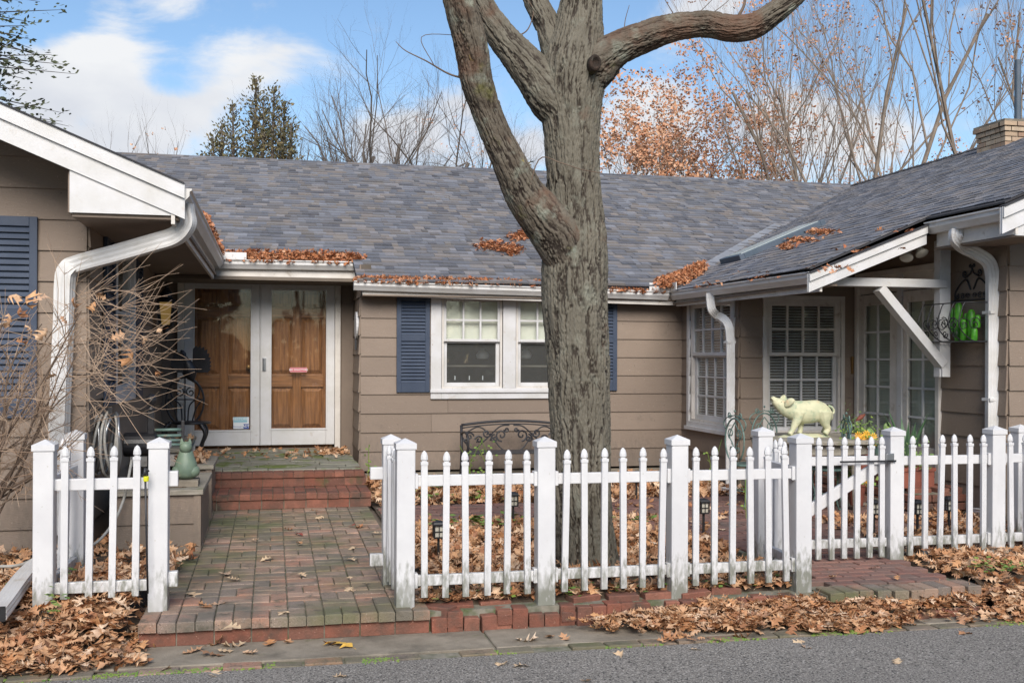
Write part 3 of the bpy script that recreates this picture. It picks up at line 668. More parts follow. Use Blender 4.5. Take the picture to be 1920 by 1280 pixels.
# left wing side window (slim in perspective) with its shutters
a0, a1 = PX(208, 600, XL).y, PX(246, 600, XL).y; q0, q1 = PX(227, 752, XL).z, PX(227, 420, XL).z
win = part_empty('window', house)
framebox(MB(), 'x', XL, 1, a0 + .1, a1 - .1, q0 + .1, q1 - .1, .1, .045).build('frame', trim, win, bevel=.004)
sash(win, 'x', XL, 1, a0 + .1, a1 - .1, q0 + .1, q1 - .1, .05, .01, 0, 1)
MB().box(XL - .3, XL - .29, a0, a1, q0, q1).build('shade', shade, win)
def shutter(axis, c, face, a0, a1, z0, z1, mids, pitch, sep=False):
    s = part_empty('shutter', house); b = MB(); w = .055
    plane_box(b, axis, c, face, a0, a0 + w, z0, z1, .026, .052); plane_box(b, axis, c, face, a1 - w, a1, z0, z1, .026, .052)
    cuts = [z0] + list(mids) + [z1]
    plane_box(b, axis, c, face, a0 + w, a1 - w, z0, z0 + .11, .026, .0515); plane_box(b, axis, c, face, a0 + w, a1 - w, z1 - .07, z1, .026, .0515)
    for m in mids: plane_box(b, axis, c, face, a0 + w, a1 - w, m - .035, m + .035, .026, .0515)
    plane_box(b, axis, c, face, a0 + .01, a1 - .01, z0 + .01, z1 - .01, .02, .027)
    b.build('frame', navy, s, bevel=.003)
    lo = MB(); spans = []
    zs = [z0 + .11] + [v for m in mids for v in (m - .035, m + .035)] + [z1 - .07]
    for i in range(0, len(zs), 2):
        n = max(1, int((zs[i + 1] - zs[i]) / pitch)); dz = (zs[i + 1] - zs[i]) / n
        for k in range(n):
            z = zs[i] + k * dz; bb = MB() if sep else lo
            d0, d1 = c + face * .050, c + face * .030
            def p(a, d, zz): return (a, d, zz) if axis == 'y' else (d, a, zz)
            A0, A1 = a0 + w, a1 - w; zz = z + .002
            bb.add([p(A0, d0, zz), p(A1, d0, zz), p(A1, d0, zz + .007), p(A0, d0, zz + .007), p(A0, d1, zz + dz * .85), p(A1, d1, zz + dz * .85), p(A1, d1, zz + dz * .85 - .007), p(A0, d1, zz + dz * .85 - .007)],
                   [(0, 1, 2, 3), (3, 2, 5, 4), (7, 6, 1, 0), (4, 5, 6, 7)])
            if sep: bb.build('slat', navy, s)
    if not sep: lo.build('slats', navy, s, kind='stuff')
X_ = lambda px: PY(px, 640, YM).x; Z_ = lambda py: PY(775, py, YM).z
shutter('y', YM, -1, X_(743), X_(805), Z_(735), Z_(553), [Z_(634)], .040)
shutter('y', YM, -1, X_(1103), X_(1155), Z_(733), Z_(553), [Z_(634)], .040)
p0, p1 = PY(-30, 600, YL).x, PY(72, 600, YL).x
shutter('y', YL, -1, p0, p1, PY(40, 783, YL).z, PY(40, 407, YL).z, [PY(40, 590, YL).z], .046, True)
shutter('x', XL, 1, PX(188, 600, XL).y, PX(206, 600, XL).y, PX(197, 760, XL).z, PX(197, 425, XL).z, [PX(197, 600, XL).z], .044)
shutter('x', XL, 1, PX(247.5, 600, XL).y, PX(259, 600, XL).y, PX(253, 742, XL).z, PX(253, 470, XL).z, [PX(253, 600, XL).z], .044)
# ---------------------------------------------------------------- front doors
X_ = lambda px: PY(px, 680, YDR).x; Z_ = lambda py: PY(480, py, YDR).z
fr = part_empty('door_frame', house)
b = MB().box(X_(333), X_(345), YDR - .06, YDR + .1, db - .02, Z_(523)).box(X_(627.5), X_(638), YDR - .06, YDR + .1, db - .02, Z_(523)).box(X_(333), X_(638), YDR - .06, YDR + .1, Z_(523), Z_(512))
b.build('casing', trimd, fr, bevel=.006)
MB().box(X_(333), X_(638), YDR - .14, YDR + .1, db - .06, db - .02).build('threshold', soffit, fr, bevel=.004)
def stormdoor(x0, x1, gx0, gx1, gz0, gz1, z0, z1):
    d = part_empty('storm_door', house); y0, y1 = YDR - .045, YDR - .01
    b = MB().box(x0, gx0, y0, y1, z0, z1).box(gx1, x1, y0, y1, z0, z1).box(gx0, gx1, y0 + .0005, y1, gz1, z1).box(gx0, gx1, y0 + .0005, y1, z0, gz0)
    b.build('frame', trim, d, bevel=.006)
    b = MB(); framebox(b, 'y', YDR - .045, -1, gx0, gx1, gz0, gz1, .022, .006); b.build('bead', trim, d, bevel=.003)
    MB().box(gx0, gx1, YDR - .03, YDR - .026, gz0, gz1).build('pane', glassd, d); return d
sd1 = stormdoor(X_(345.5), X_(487), X_(365), X_(470), Z_(805), Z_(543), Z_(834), Z_(523.5))
sd2 = stormdoor(X_(489), X_(627), X_(509), X_(611), Z_(803), Z_(543.5), Z_(834), Z_(523.5))
MB().box(X_(487.3), X_(488.7), YDR - .055, YDR - .02, Z_(834), Z_(523.5)).build('astragal', trim, sd1)
b = MB().box(X_(492), X_(499), YDR - .058, YDR - .045, Z_(695), Z_(670)); b.build('handle', steel, sd2, bevel=.003)
MB().tube([(X_(494.5), YDR - .08, Z_(672)), (X_(494.5), YDR - .085, Z_(692))], .008, 8).build('lever', steel, sd2)
def wooddoor(x0, x1, z0, z1):
    d = part_empty('wooden_door', house); yf = YDR + .06; w = x1 - x0; s = .115; ms = .10
    rails = [(z0, z0 + .24), (z0 + .24 + .52, z0 + .24 + .52 + .16), (z1 - .46, z1 - .34), (z1 - .11, z1)]
    MB().box(x0, x1, yf + .034, yf + .055, z0, z1).build('slab', wood, d)
    for a, b_ in ((x0, x0 + s), (x1 - s, x1), ((x0 + x1) / 2 - ms / 2, (x0 + x1) / 2 + ms / 2)):
        MB().box(a, b_, yf, yf + .034, z0, z1).build('stile', wood, d, bevel=.006)
    xs = [(x0 + s, (x0 + x1) / 2 - ms / 2), ((x0 + x1) / 2 + ms / 2, x1 - s)]
    for a, b_ in xs:
        for q0, q1 in rails: MB().box(a, b_, yf + .001, yf + .034, q0, q1).build('rail', woodh, d, bevel=.006)
        for i in range(3):
            q0, q1 = rails[i][1], rails[i + 1][0]; m = .055
            vs = [(a + .01, yf + .033, q0 + .01), (b_ - .01, yf + .033, q0 + .01), (b_ - .01, yf + .033, q1 - .01), (a + .01, yf + .033, q1 - .01), (a + m, yf + .004, q0 + m), (b_ - m, yf + .004, q0 + m), (b_ - m, yf + .004, q1 - m), (a + m, yf + .004, q1 - m)]
            MB().add(vs, [(0, 1, 5, 4), (1, 2, 6, 5), (2, 3, 7, 6), (3, 0, 4, 7), (4, 5, 6, 7)]).build('panel', wood, d)
    return d
xm = (X_(487.3) + X_(488.7)) / 2
w1 = wooddoor(X_(350), xm - .003, db, Z_(525)); w2 = wooddoor(xm + .003, X_(624), db, Z_(525))
MB().lathe([(.02, 0), (.02, .02), (.03, .03), (.028, .055), (.01, .06)], (0, 0, 0), 12, M=Matrix.Translation((X_(466), YDR + .055, Z_(688))) @ Matrix.Rotation(PI / 2, 4, 'X')).build('knob', brass, w1, smooth=True)
def text(s, size, p, mat, parent, name='lettering', rot=(PI / 2, 0, 0), bold=0.):
    cu = bpy.data.curves.new('txt', 'FONT'); cu.body = s; cu.size = size; cu.align_x = 'CENTER'; cu.align_y = 'CENTER'; cu.extrude = .0004; cu.offset = bold
    t_ = bpy.data.objects.new('txt', cu); C.objects.link(t_); bpy.context.view_layer.update(); me = bpy.data.meshes.new_from_object(t_.evaluated_get(bpy.context.evaluated_depsgraph_get())); bpy.data.objects.remove(t_)
    o = bpy.data.objects.new(name, me); C.objects.link(o); me.materials.clear(); me.materials.append(mat); o.location = Vector(p) - wloc(parent); o.rotation_euler = rot
    if parent: o.parent = parent
    return o
# signs stuck on the glass
def sticker(name, label, cat, x0, x1, z0, z1, mat, y=YDR - .034):
    o = MB().box(x0, x1, y - .001, y, z0, z1).build(name, mat); tag(o, label, cat); return o
s1 = sticker('no_solicitors_sign', 'small red sign reading NO SOLICITORS on the right-hand glass door', 'sign', X_(543.5), X_(575.5), Z_(697.5), Z_(688.5), signr)
text('NO SOLICITORS', .031, ((X_(543.5) + X_(575.5)) / 2, YDR - .0356, Z_(693)), signw, s1, bold=.0006)
framebox(MB(), 'y', YDR - .035, -1, X_(544.3), X_(574.8), Z_(696.8), Z_(689.2), .002, .0006).build('border', signw, s1)
s2 = sticker('alarm_sticker', 'pale blue and white alarm sticker low on the left glass door', 'sticker', X_(438), X_(467.5), Z_(803), Z_(781), signw)
MB().box(X_(438.5), X_(464), YDR - .0358, YDR - .035, Z_(791), Z_(781)).build('blue_panel', signb, s2)
MB().box(X_(457), X_(467.3), YDR - .0362, YDR - .035, Z_(802.5), Z_(794)).build('logo_panel', signn, s2)
text('RESTORE', .045, ((X_(438.5) + X_(464)) / 2, YDR - .0366, Z_(784.5)), signw, s2, bold=.001)
text('Monitored by', .022, (X_(447.5), YDR - .0366, Z_(799)), signn, s2)
text('ADT', .042, (X_(462), YDR - .0369, Z_(798)), signw, s2, bold=.001)
# ---------------------------------------------------------------- french doors in the right recess
Yq = lambda px: PX(px, 640, XD).y; Zq = lambda py: PX(1690, py, XD).z
yA, yB_ = dd[1], dd[0]   # far, near
fr = part_empty('door_frame', house)
framebox(MB(), 'x', XD, -1, yB_ + .03, yA - .03, .33, dd[3] - .0, .06, .05).build('casing', trimd, fr, bevel=.004)
MB().box(XD - .02, XD + .02, yB_ + .03, yA - .03, dd[3] - .18, dd[3]).build('header_panel', trimd, fr)
ymid0, ymid1 = Yq(1687), Yq(1696)
MB().box(XD - .035, XD + .04, ymid1, ymid0, .33, dd[3] - .0).build('mullion', trim, fr)
for (f0, f1, g0, g1) in ((1612, 1687, 1624, 1672), (1697, 1766, 1705, 1761)):
    d = part_empty('french_door', house)
    A0, A1 = Yq(f1), Yq(f0); G0, G1 = Yq(g1), Yq(g0); z0, z1 = .34, dd[3] - .19; gz0, gz1 = .62, z1 - .12
    MB().box(XD - .025, XD + .015, A0 + .002, G0, z0, z1).box(XD - .025, XD + .015, G1, A1 - .002, z0, z1).box(XD - .0245, XD + .015, G0, G1, gz1, z1).box(XD - .0245, XD + .015, G0, G1, z0, gz0).build('frame', trimd, d, bevel=.004)
    for i in range(2):
        for j in range(5):
            ya, yb = G0 + (G1 - G0) * i / 2, G0 + (G1 - G0) * (i + 1) / 2; za, zb = gz0 + (gz1 - gz0) * j / 5, gz0 + (gz1 - gz0) * (j + 1) / 5
            MB().box(XD - .006, XD - .002, ya, yb, za, zb).build('pane', glass, d)
    MB().box(XD - .018, XD + .004, (G0 + G1) / 2 - .011, (G0 + G1) / 2 + .011, gz0, gz1).build('muntin', trim, d)
    for j in range(1, 5):
        z = gz0 + (gz1 - gz0) * j / 5; MB().box(XD - .017, XD + .003, G0, G1, z - .011, z + .011).build('muntin', trim, d)
    y = A0 - .02
    while y < A1:   # vertical blinds behind
        M = Matrix.Translation((XD + .06, y, 0)) @ Matrix.Rotation(.14, 4, 'Z'); MB().box(-.002, .002, -.040, .040, .35, z1 - .05, M).build('blind_vane', vblind, d); y += .082
hd = MB().box(XD - .075, XD - .06, Yq(1609) - .0, Yq(1604), Zq(703), Zq(668)).box(XD - .07, XD - .03, Yq(1607.5), Yq(1605.5), Zq(701), Zq(699)).box(XD - .07, XD - .03, Yq(1607.5), Yq(1605.5), Zq(672), Zq(670))
hd.build('door_pull', brass, fr)
# ================================================================ ROOFS
def roof_z_main(y): return GZ + .03 + P12 * (y - GY)
def roof_z_right(x): return GZ - .025 + P12 * (x - GXR)
def roof_z_left(x): return 2.72 + P12 * (-.62 - x)
def slab(poly, zf, t, mat, name):
    b = MB(); n = len(poly); b.add([(x, y, zf(x, y) - .004) for x, y in poly] + [(x, y, zf(x, y) - t) for x, y in poly], [tuple(range(n)), tuple(range(2 * n - 1, n - 1, -1))] + [(i, i + n, (i + 1) % n + n, (i + 1) % n) for i in range(n)])
    return b.build(name, mat, house)
ex0 = -.55; CYE = 13.17
zm = lambda x, y: roof_z_main(y); zr = lambda x, y: roof_z_right(x); zl = lambda x, y: roof_z_left(x)
slab([(x0m - .07, GY + .02), (14, GY + .02), (14, RY_), (-9, RY_), (-9, CYE), (x0m - .07, CYE)], zm, .05, roofb, 'roof_deck')
slab([(14, 24.2), (-9, 24.2), (-9, RY_ + .002), (14, RY_ + .002)], lambda x, y: 2 * RZ - roof_z_main(y) + .03, .05, roofb, 'roof_deck')
slab([(GXR + .02, 8.93), (5.99, 8.93), (5.99, 7.82), (RXR, 7.82), (RXR, RY_), (GXR + .02, RY_)], zr, .02, roofb, 'roof_deck')
slab([(RXR + .002, 7.82), (15.6, 7.82), (15.6, RY_), (RXR + .002, RY_)], lambda x, y: 2 * roof_z_right(RXR) - roof_z_right(x), .05, roofb, 'roof_deck')
slab([(-.64, 7.78), (-.64, RY_), (LRX, RY_), (LRX, 7.78)], zl, .05, roofb, 'roof_deck')
slab([(LRX - .002, 7.78), (-12, 7.78), (-12, RY_), (LRX - .002, RY_)][::1], lambda x, y: roof_z_left(LRX) * 2 - roof_z_left(x), .05, roofb, 'roof_deck')
def shingles(org, ea, eb, la, lb, keep, nsingle, amin=lambda b: 0, tk=1.):
    """org point at the eave; ea unit vector along the eave, eb unit vector up the slope"""
    ea = Vector(ea).normalized(); eb = Vector(eb).normalized(); en = ea.cross(eb)
    if en.z < 0: en = -en
    tabs = []; E = .138; nrow = int(lb / E)
    for r in range(nrow + 1):
        a = -R.uniform(0, .3)
        while a < la:
            w = R.choice([.08, .11, .13, .16, .19, .23]); t = R.choice([.003, .0035, .010, .011])
            a0, a1 = max(a, amin(r * E)), min(a + w, la); a += w
            if a1 - a0 < .03: continue
            b0 = r * E - R.choice([0, .0, .010]) + R.uniform(-.0025, .0025); b1 = r * E + E + .02; c = org + ea * ((a0 + a1) / 2) + eb * (b0 + E / 2)
            if not keep(c): continue
            lf = R.uniform(0, .003); p = [org + ea * a0 + eb * b0 + en * (.010 * tk + t * tk + lf), org + ea * a1 + eb * b0 + en * (.010 * tk + t * tk), org + ea * a1 + eb * b1 + en * .006 * tk, org + ea * a0 + eb * b1 + en * .006 * tk,
                 org + ea * a0 + eb * b0 + en * .001, org + ea * a1 + eb * b0 + en * .001]
            tabs.append((c, p))
    tabs.sort(key=lambda t: (t[0] - EYE).length * (1 + max(0, -.2)))
    fs = [(0, 1, 2, 3), (4, 5, 1, 0), (4, 0, 3), (1, 5, 2)]
    for c, p in tabs[:nsingle]: MB().add(p, fs).build('shingle', shing, house)
    b = MB()
    for c, p in tabs[nsingle:]: b.add(p, fs)
    b.build('shingles', shing, house, kind='stuff')
def keep_main(c):
    if c.z > RZ + .02: return False
    if c.x < x0m - .05 and c.y < CYE + .06: return False
    if c.x > GXR and roof_z_right(c.x) > c.z + .06: return False
    if c.x < -.64 and roof_z_left(c.x) > c.z + .06: return False
    return True
shingles(Vector((-4, GY + .0, roof_z_main(GY))), (1, 0, 0), (0, 1, P12), 16, math.hypot(RY_ - GY, RZ - GZ) + .05, keep_main, 150, lambda b: (x0m - .07 + 4) if GY + b * .923 < CYE + .03 else 0, tk=1.55)
def keep_r(c):
    if c.x > RXR + .02: return False
    if c.x < 6.0 and c.y < 8.93: return False
    if c.y > GY and roof_z_main(c.y) > c.z + .06: return False
    return True
shingles(Vector((GXR, 7.82, roof_z_right(GXR))), (0, 1, 0), (1, 0, P12), 10.6, math.hypot(RXR - GXR, (RXR - GXR) * P12) + .02, keep_r, 150, lambda b: 1.11 if GXR + b * .923 < 5.96 else 0, tk=.45)
# ridge caps
b = MB(); x = -4
while x < RXR + .3:
    MB().add([(x, RY_ - .14, RZ - .04), (x + .2, RY_ - .14, RZ - .045), (x + .2, RY_, RZ + .012), (x, RY_, RZ + .025), (x + .2, RY_ + .14, RZ - .045), (x, RY_ + .14, RZ - .04)], [(0, 1, 2, 3), (3, 2, 4, 5)]).build('ridge_shingle', shing, house); x += .19
y = 7.82
zz = roof_z_right(RXR)
while y < RY_:
    MB().add([(RXR - .14, y, zz - .035), (RXR, y, zz + .03), (RXR, y + .22, zz + .016), (RXR - .14, y + .22, zz - .045), (RXR + .14, y, zz - .035), (RXR + .14, y + .22, zz - .045)], [(0, 1, 2, 3), (1, 4, 5, 2)]).build('ridge_shingle', shing, house); y += .19
# valley flashing
v0 = PY(1300, 533, GY + .35); b = MB(); 
va, vb = Vector((GXR + .55, GY + .50, 0)), Vector((GXR + 2.9, GY + 2.85, 0))
b.add([(va.x - .09, va.y + .0, roof_z_main(va.y) + .034), (va.x, va.y, roof_z_main(va.y) + .026), (vb.x, vb.y, roof_z_main(vb.y) + .026), (vb.x - .09, vb.y, roof_z_main(vb.y) + .034), (va.x + .06, va.y, roof_z_right(va.x + .06) + .03), (vb.x + .06, vb.y, roof_z_right(vb.x + .06) + .03)], [(0, 1, 2, 3), (1, 4, 5, 2)])
b.build('valley_flashing', flash, house)
# skylight on the right roof near the valley
def onr(x, y, h=0.): n = Vector((-P12, 0, 1)).normalized(); return Vector((x, y, roof_z_right(x))) + n * h
skp = [PZ(1352, 500, 2.6), PZ(1352, 500, 2.6)]
def rayroof(px, py):
    d = ray(px, py); # z = GZ + P12*(x-GXR)
    t = (GZ - .025 - P12 * GXR - H) / (d.z - P12 * d.x); return EYE + d * t
s = part_empty('skylight', house)
q = [rayroof(1352, 497), rayroof(1404, 487), rayroof(1528, 434), rayroof(1490, 434)]
x0s, x1s = q[0].x + .02, q[0].x + 1.2; y1s = q[0].y + .05; y0s = y1s - .62
M = Matrix.Translation(onr(x0s, y0s)) @ Matrix(((math.cos(math.atan(P12)), 0, -math.sin(math.atan(P12))), (0, 1, 0), (math.sin(math.atan(P12)), 0, math.cos(math.atan(P12))))).to_4x4()
L_ = (x1s - x0s) / math.cos(math.atan(P12)); Wd = y1s - y0s
b = MB().box(0, .07, 0, Wd, 0, .075, M).box(L_ - .07, L_, 0, Wd, 0, .075, M).box(.07, L_ - .07, 0, .07, 0, .075, M).box(.07, L_ - .07, Wd - .07, Wd, 0, .075, M); b.build('curb', pipeb, s, bevel=.006)
MB().box(.06, L_ - .06, .06, Wd - .06, .04, .080, M).build('pane', skyglass, s)
# ---------------------------------------------------------------- gutters: profile extruded
def gutter(a, b, out, h=.105, w=.115, name='gutter', fascia=.16, fback=.0, fa=None):
    a, b, out = Vector(a), Vector(b), Vector(out); g_ = part_empty(name, house)
    prof = [(0, 0), (0, -h), (.055, -h), (.075, -h * .75), (.098, -h * .5), (.100, -h * .2), (w, -h * .12), (w, 0), (w - .012, 0), (w - .012, -.008), (.092, -h * .16), (.09, -h * .45), (.068, -h * .7), (.05, -h + .008), (.006, -h + .008), (.006, 0)]
    m = MB(); n = len(prof); vs = []
    for p in (a, b):
        for o, z in prof: vs.append(p + out * o + Vector((0, 0, z)))
    fs = [(i, (i + 1) % n, (i + 1) % n + n, i + n) for i in range(n)]; m.add(vs, fs)
    capo = [(0, 0), (0, -h), (.055, -h), (.075, -h * .75), (.098, -h * .5), (.100, -h * .2), (w, -h * .12), (w, 0)]
    d = (b - a).normalized()
    for p, s_ in ((a, -1), (b, 1)):
        vv = [p + d * s_ * .001 + out * o + Vector((0, 0, z)) for o, z in capo]; m.add(vv, [tuple(range(len(vv)))])
    m.build('channel', alum, g_)
    if fascia:
        fa0, fb0 = fa or (a, b); fa0, fb0 = Vector(fa0), Vector(fb0)
        MB().add([fa0 + Vector((0, 0, -.0)), fb0, fb0 - Vector((0, 0, fascia)), fa0 - Vector((0, 0, fascia))] + [v - out * .025 for v in (fa0, fb0, fb0 - Vector((0, 0, fascia)), fa0 - Vector((0, 0, fascia)))], [(0, 1, 2, 3), (7, 6, 5, 4), (0, 4, 5, 1), (3, 2, 6, 7), (0, 3, 7, 4), (1, 5, 6, 2)]).build('fascia', trimd, g_)
    return g_
gz = GZ + .02
gL = PY(664, 526, GY); gR = PY(1256, 546, GY)
gutter((gL.x, GY + .115, gL.z), (gR.x + .0, GY + .115, gR.z), (0, -1, 0), fa=((x0m + .0, GY + .113, gL.z - .01), (gR.x + .12, GY + .113, gR.z - .01)), fascia=.155)
gR2 = PX(1508, 514, GXR); gR2.z = max(gR2.z, GZ - .055)
gutter((GXR + .115, GY + .115, gR.z - .0), (GXR + .115, 8.93, gR2.z + .0), (-1, 0, 0), fascia=.17, fa=((GXR + .116, GY + .1, gR.z - .01), (GXR + .116, 8.93, gR2.z - .01)))
gU1 = PX(1735, 421, 5.97); gU2 = PX(1880, 393, 5.97); gU1.z = gU2.z = max(gU1.z, 2.80)
gutter((6.085, 8.93, gU1.z), (6.085, 7.81, gU2.z), (-1, 0, 0), fascia=.22, fa=((6.087, 8.9, gU1.z - .01), (6.087, 7.81, gU2.z - .01)))
cL = PY(421, 486, 13.05); cRr = PY(664, 490, 13.05)
gutter((-.67, 13.17, cL.z), (cRr.x + .01, 13.17, cRr.z), (0, -1, 0), fascia=.235, fa=((-.66, 13.168, cL.z - .01), (x0m - .03, 13.168, cRr.z - .01)))
gl1 = PX(358, 350, -.55)
gutter((-.665, 7.76, gl1.z + .0), (-.665, 13.17, cL.z), (1, 0, 0), fascia=.24, fa=((-.663, 7.76, gl1.z - .01), (-.663, 13.16, cL.z - .01)))
# white splash guards at the inside corners
MB().box(-.60, -.3, 13.045, 13.055, cL.z + .0, cL.z + .085).box(-.61, -.60, 13.05, 13.2, cL.z, cL.z + .085).build('splash_guard', alum, house)
MB().box(GXR - .27, GXR, GY - .003, GY + .006, gR.z, gR.z + .10).box(GXR - .004, GXR + .006, GY - .2, GY, gR.z, gR.z + .10).build('splash_guard', alum, house)
# soffits
MB().box(x0m, XB, GY + .09, YM, 2.235, 2.25).box(GXR + .08, XB, 8.95, YM, 2.19, 2.21).box(XL, -.64, 7.79, YDR, 2.47, 2.50).box(-.64, x0m + .02, 13.15, YDR, 2.44, 2.46).build('soffit', soffit, house)
# sloped porch ceiling under the right roof
b = MB(); b.add([(GXR + .1, 8.95, 2.21), (XD, 8.95, 2.21 + P12 * 1.6), (XD, YB, 2.21 + P12 * 1.6), (GXR + .1, YB, 2.21)], [(0, 1, 2, 3)]); b.build('porch_ceiling', soffit, house)
MB().box(6.09, XD, 7.83, 8.95, gU1.z - .25, gU1.z - .235).build('soffit', soffit, house)
# rakes ----------------------------------------------------------
def rake(x0, z0, x1, z1, y, hgt, name='rake_board'):
    """vertical face board following a slope in plane y (facing the camera)"""
    r_ = part_empty(name, house)
    MB().prism([(x0, z0), (x1, z1), (x1, z1 - hgt), (x0, z0 - hgt)], y, y + .03, 'y').build('board', trim, r_, bevel=.003)
    MB().prism([(x0, z0 + .0), (x1, z1 + .0), (x1, z1 - hgt * .40), (x0, z0 - hgt * .40)], y - .022, y - .0005, 'y').build('trim_strip', trim, r_, bevel=.003)
    MB().prism([(x0, z0 + .012), (x1, z1 + .012), (x1, z1 + .0005), (x0, z0 + .0005)], y - .035, y + .05, 'y').build('drip_edge', roofb, r_)
lz = lambda x: roof_z_left(x)
rake(-.60, lz(-.60) + .0, LRX, lz(LRX) + .0, 7.75, .235)
rake(LRX - .002, lz(LRX), -12, lz(LRX) - (12 + LRX) * P12, 7.75, .235)
# boxed return of the left eave
zb = 2.50
MB().prism([(XL - .01, zb), (-.615, zb), (-.615, lz(-.615) - .05), (XL - .01, lz(XL) - .05)], 7.765, 7.80, 'y').build('eave_return', trim, house, bevel=.004)
MB().box(XL - .03, XL, 7.80, YL, zb, lz(XL) - .06).build('eave_return_side', soffit, house)
b = MB(); b.add([(-.6, 7.8, 2.50), (-.6, YL, 2.50), (XL, YL, 2.50), (XL, 7.8, 2.50)], [(0, 1, 2, 3)])
b = MB(); b.add([(XL, 7.78, lz(XL) - .055), (XL, YL, lz(XL) - .055), (LRX, YL, lz(LRX) - .055), (LRX, 7.78, lz(LRX) - .055)], [(0, 1, 2, 3)]); b.build('soffit', soffit, house)
# right lower rake and upper rake
r0 = PY(1517, 513, 8.9); r1 = PY(1737, 424, 8.9)
rake(r0.x, r0.z, r1.x, r1.z, 8.90, .165)
r0 = PY(1880, 388, 7.80); sl = P12
rake(r0.x, r0.z, RXR, r0.z + sl * (RXR - r0.x), 7.80, .22)
rake(RXR + .002, r0.z + sl * (RXR - r0.x), 15.6, r0.z + sl * (RXR - r0.x) - sl * (15.6 - RXR), 7.80, .22)
MB().prism([(6.09, gU2.z - .24), (XD + .6, gU2.z - .24), (XD + .6, r0.z + sl * (XD + .6 - r0.x) - .05), (6.09, gU2.z - .05)], 7.815, 7.84, 'y').build('eave_return', trim, house)
# bracket under the lower roof
br = part_empty('eave_bracket', house)
yb_ = 9.15; p0, p1 = PY(1763, 450, yb_), PY(1782, 707, yb_)
MB().box(p0.x, p1.x, yb_, XD and yb_ + .1, p1.z, p0.z).build('post', trim, br, bevel=.004)
q0, q1 = PY(1535, 519, yb_), PY(1775, 540, yb_)
MB().box(q0.x, q1.x, yb_ - .02, yb_ + .07, q1.z, q0.z).build('beam', trim, br, bevel=.004)
a_, b__ = PY(1650, 540, yb_), PY(1768, 684, yb_)
MB().beam((a_.x, yb_ + .02, a_.z), (b__.x, yb_ + .02, b__.z), .085, .115, (0, -1, 0)).build('brace', trim, br, bevel=.004)
k0, k1 = PY(1764, 691, yb_), PY(1775, 706, yb_); MB().box(k0.x, k1.x, yb_ - .025, yb_ + .06, k1.z, k0.z).build('block', trim, br)
# chimney
ch = part_empty('chimney', house)
cc = PD(1893, 262, 15.2); cw, cd = .62, .62
cx0, cx1, cy0, cy1 = cc.x - cw / 2, cc.x + cw / 2 + .3, cc.y - cd / 2, cc.y + cd / 2
ztop = PD(1893, 229, 14.9).z
MB().box(cx0 + .02, cx1 - .02, cy0 + .02, cy1 - .02, 4.0, ztop - .01).build('core', mortar, ch)
z = ztop; k = 0
while z > 4.45:
    off = [.04, .02, 0][min(k, 2)]; x = cx0 - off - (k % 2) * .1
    while x < cx1 + off:
        a0, a1 = max(x, cx0 - off), min(x + .205, cx1 + off)
        if a1 - a0 > .02: MB().box(a0, a1 - .008, cy0 - off, cy0 + .09, z - .062, z - .004).build('brick', chimb, ch)
        x += .213
    y = cy0 - off + .105 - (k % 2) * .1
    while y < cy1 + off:
        a0, a1 = max(y, cy0 - off + .095), min(y + .205, cy1 + off)
        if a1 - a0 > .02: MB().box(cx0 - off, cx0 + .09, a0, a1 - .008, z - .062, z - .004).build('brick', chimb, ch)
        y += .213
    z -= .07; k += 1
MB().box(cx0 - .03, cx1 + .03, cy0 - .03, cy1 + .03, ztop - .004, ztop + .03).build('cap', concrete, ch)
pf = PD(1908, 226, 15.2); pt_ = PD(1905, 113, 15.2)
MB().tube([(pf.x, pf.y, ztop), (pf.x, pf.y, pt_.z)], .045, 16).build('flue_pipe', pipeb, ch)
# ---------------------------------------------------------------- downspouts
def dspout(pts, w=.075, d=.055, name='downspout', turn=0., n=8):
    cu = catmull(pts, n) if len(pts) > 2 else [Vector(p) for p in pts]
    prof = []   # corrugated rounded rectangle
    for (sx, sy, ex, ey) in ((-1, -1, 1, -1), (1, -1, 1, 1), (1, 1, -1, 1), (-1, 1, -1, -1)):
        k = 7 if ey == sy else 5
        for i in range(k):
            t = i / k; px = sx + (ex - sx) * t; py = sy + (ey - sy) * t
            q = .90 if i % 2 == 0 else 1.0
            if i == 0: q = .93
            if ey == sy: prof.append((px * w / 2 * .98, py * d / 2 * q))
            else: prof.append((px * w / 2 * q, py * d / 2 * .98))
    m = MB(); n_ = len(prof); base = 0; prev = None
    for i, p in enumerate(cu):
        dr_ = (cu[min(i + 1, len(cu) - 1)] - cu[max(i - 1, 0)]).normalized()
        ov = Vector((-.3, -.95, 0)) if abs(dr_.z) > .25 or name == 'downspout' else Vector((0, 0, 1)); ov = ov - dr_ * ov.dot(dr_)
        ov.normalize(); wy = ov; wx = wy.cross(dr_)
        for a, b_ in prof: m.v.append(tuple(p + wx * a + wy * b_))
    for i in range(len(cu) - 1):
        for k in range(n_): a = i * n_ + k; b_ = i * n_ + (k + 1) % n_; m.f.append((a, b_, b_ + n_, a + n_))
    m.f.append(tuple(range(n_))[::-1]); m.f.append(tuple((len(cu) - 1) * n_ + k for k in range(n_)))
    return m.build(name, alum, house, smooth=False)
# left: from gutter end, sloping back to the house corner, down
A = PY(345, 384, 7.93); B = PY(349, 420, 7.93); D = PY(150, 494, 8.31); E = PY(122, 530, 8.31)
G_ = PY(112, 860, 8.31)
dspout([A, PY(347, 400, 7.93), B, PY(330, 442, 7.95), PY(290, 455, 8.0), PY(220, 475, 8.15), D, PY(128, 506, 8.31), E, PY(120, 600, 8.31), PY(113, 760, 8.31), Vector((PY(106, 860, 8.31).x, 8.31, .22))], .125, .10)
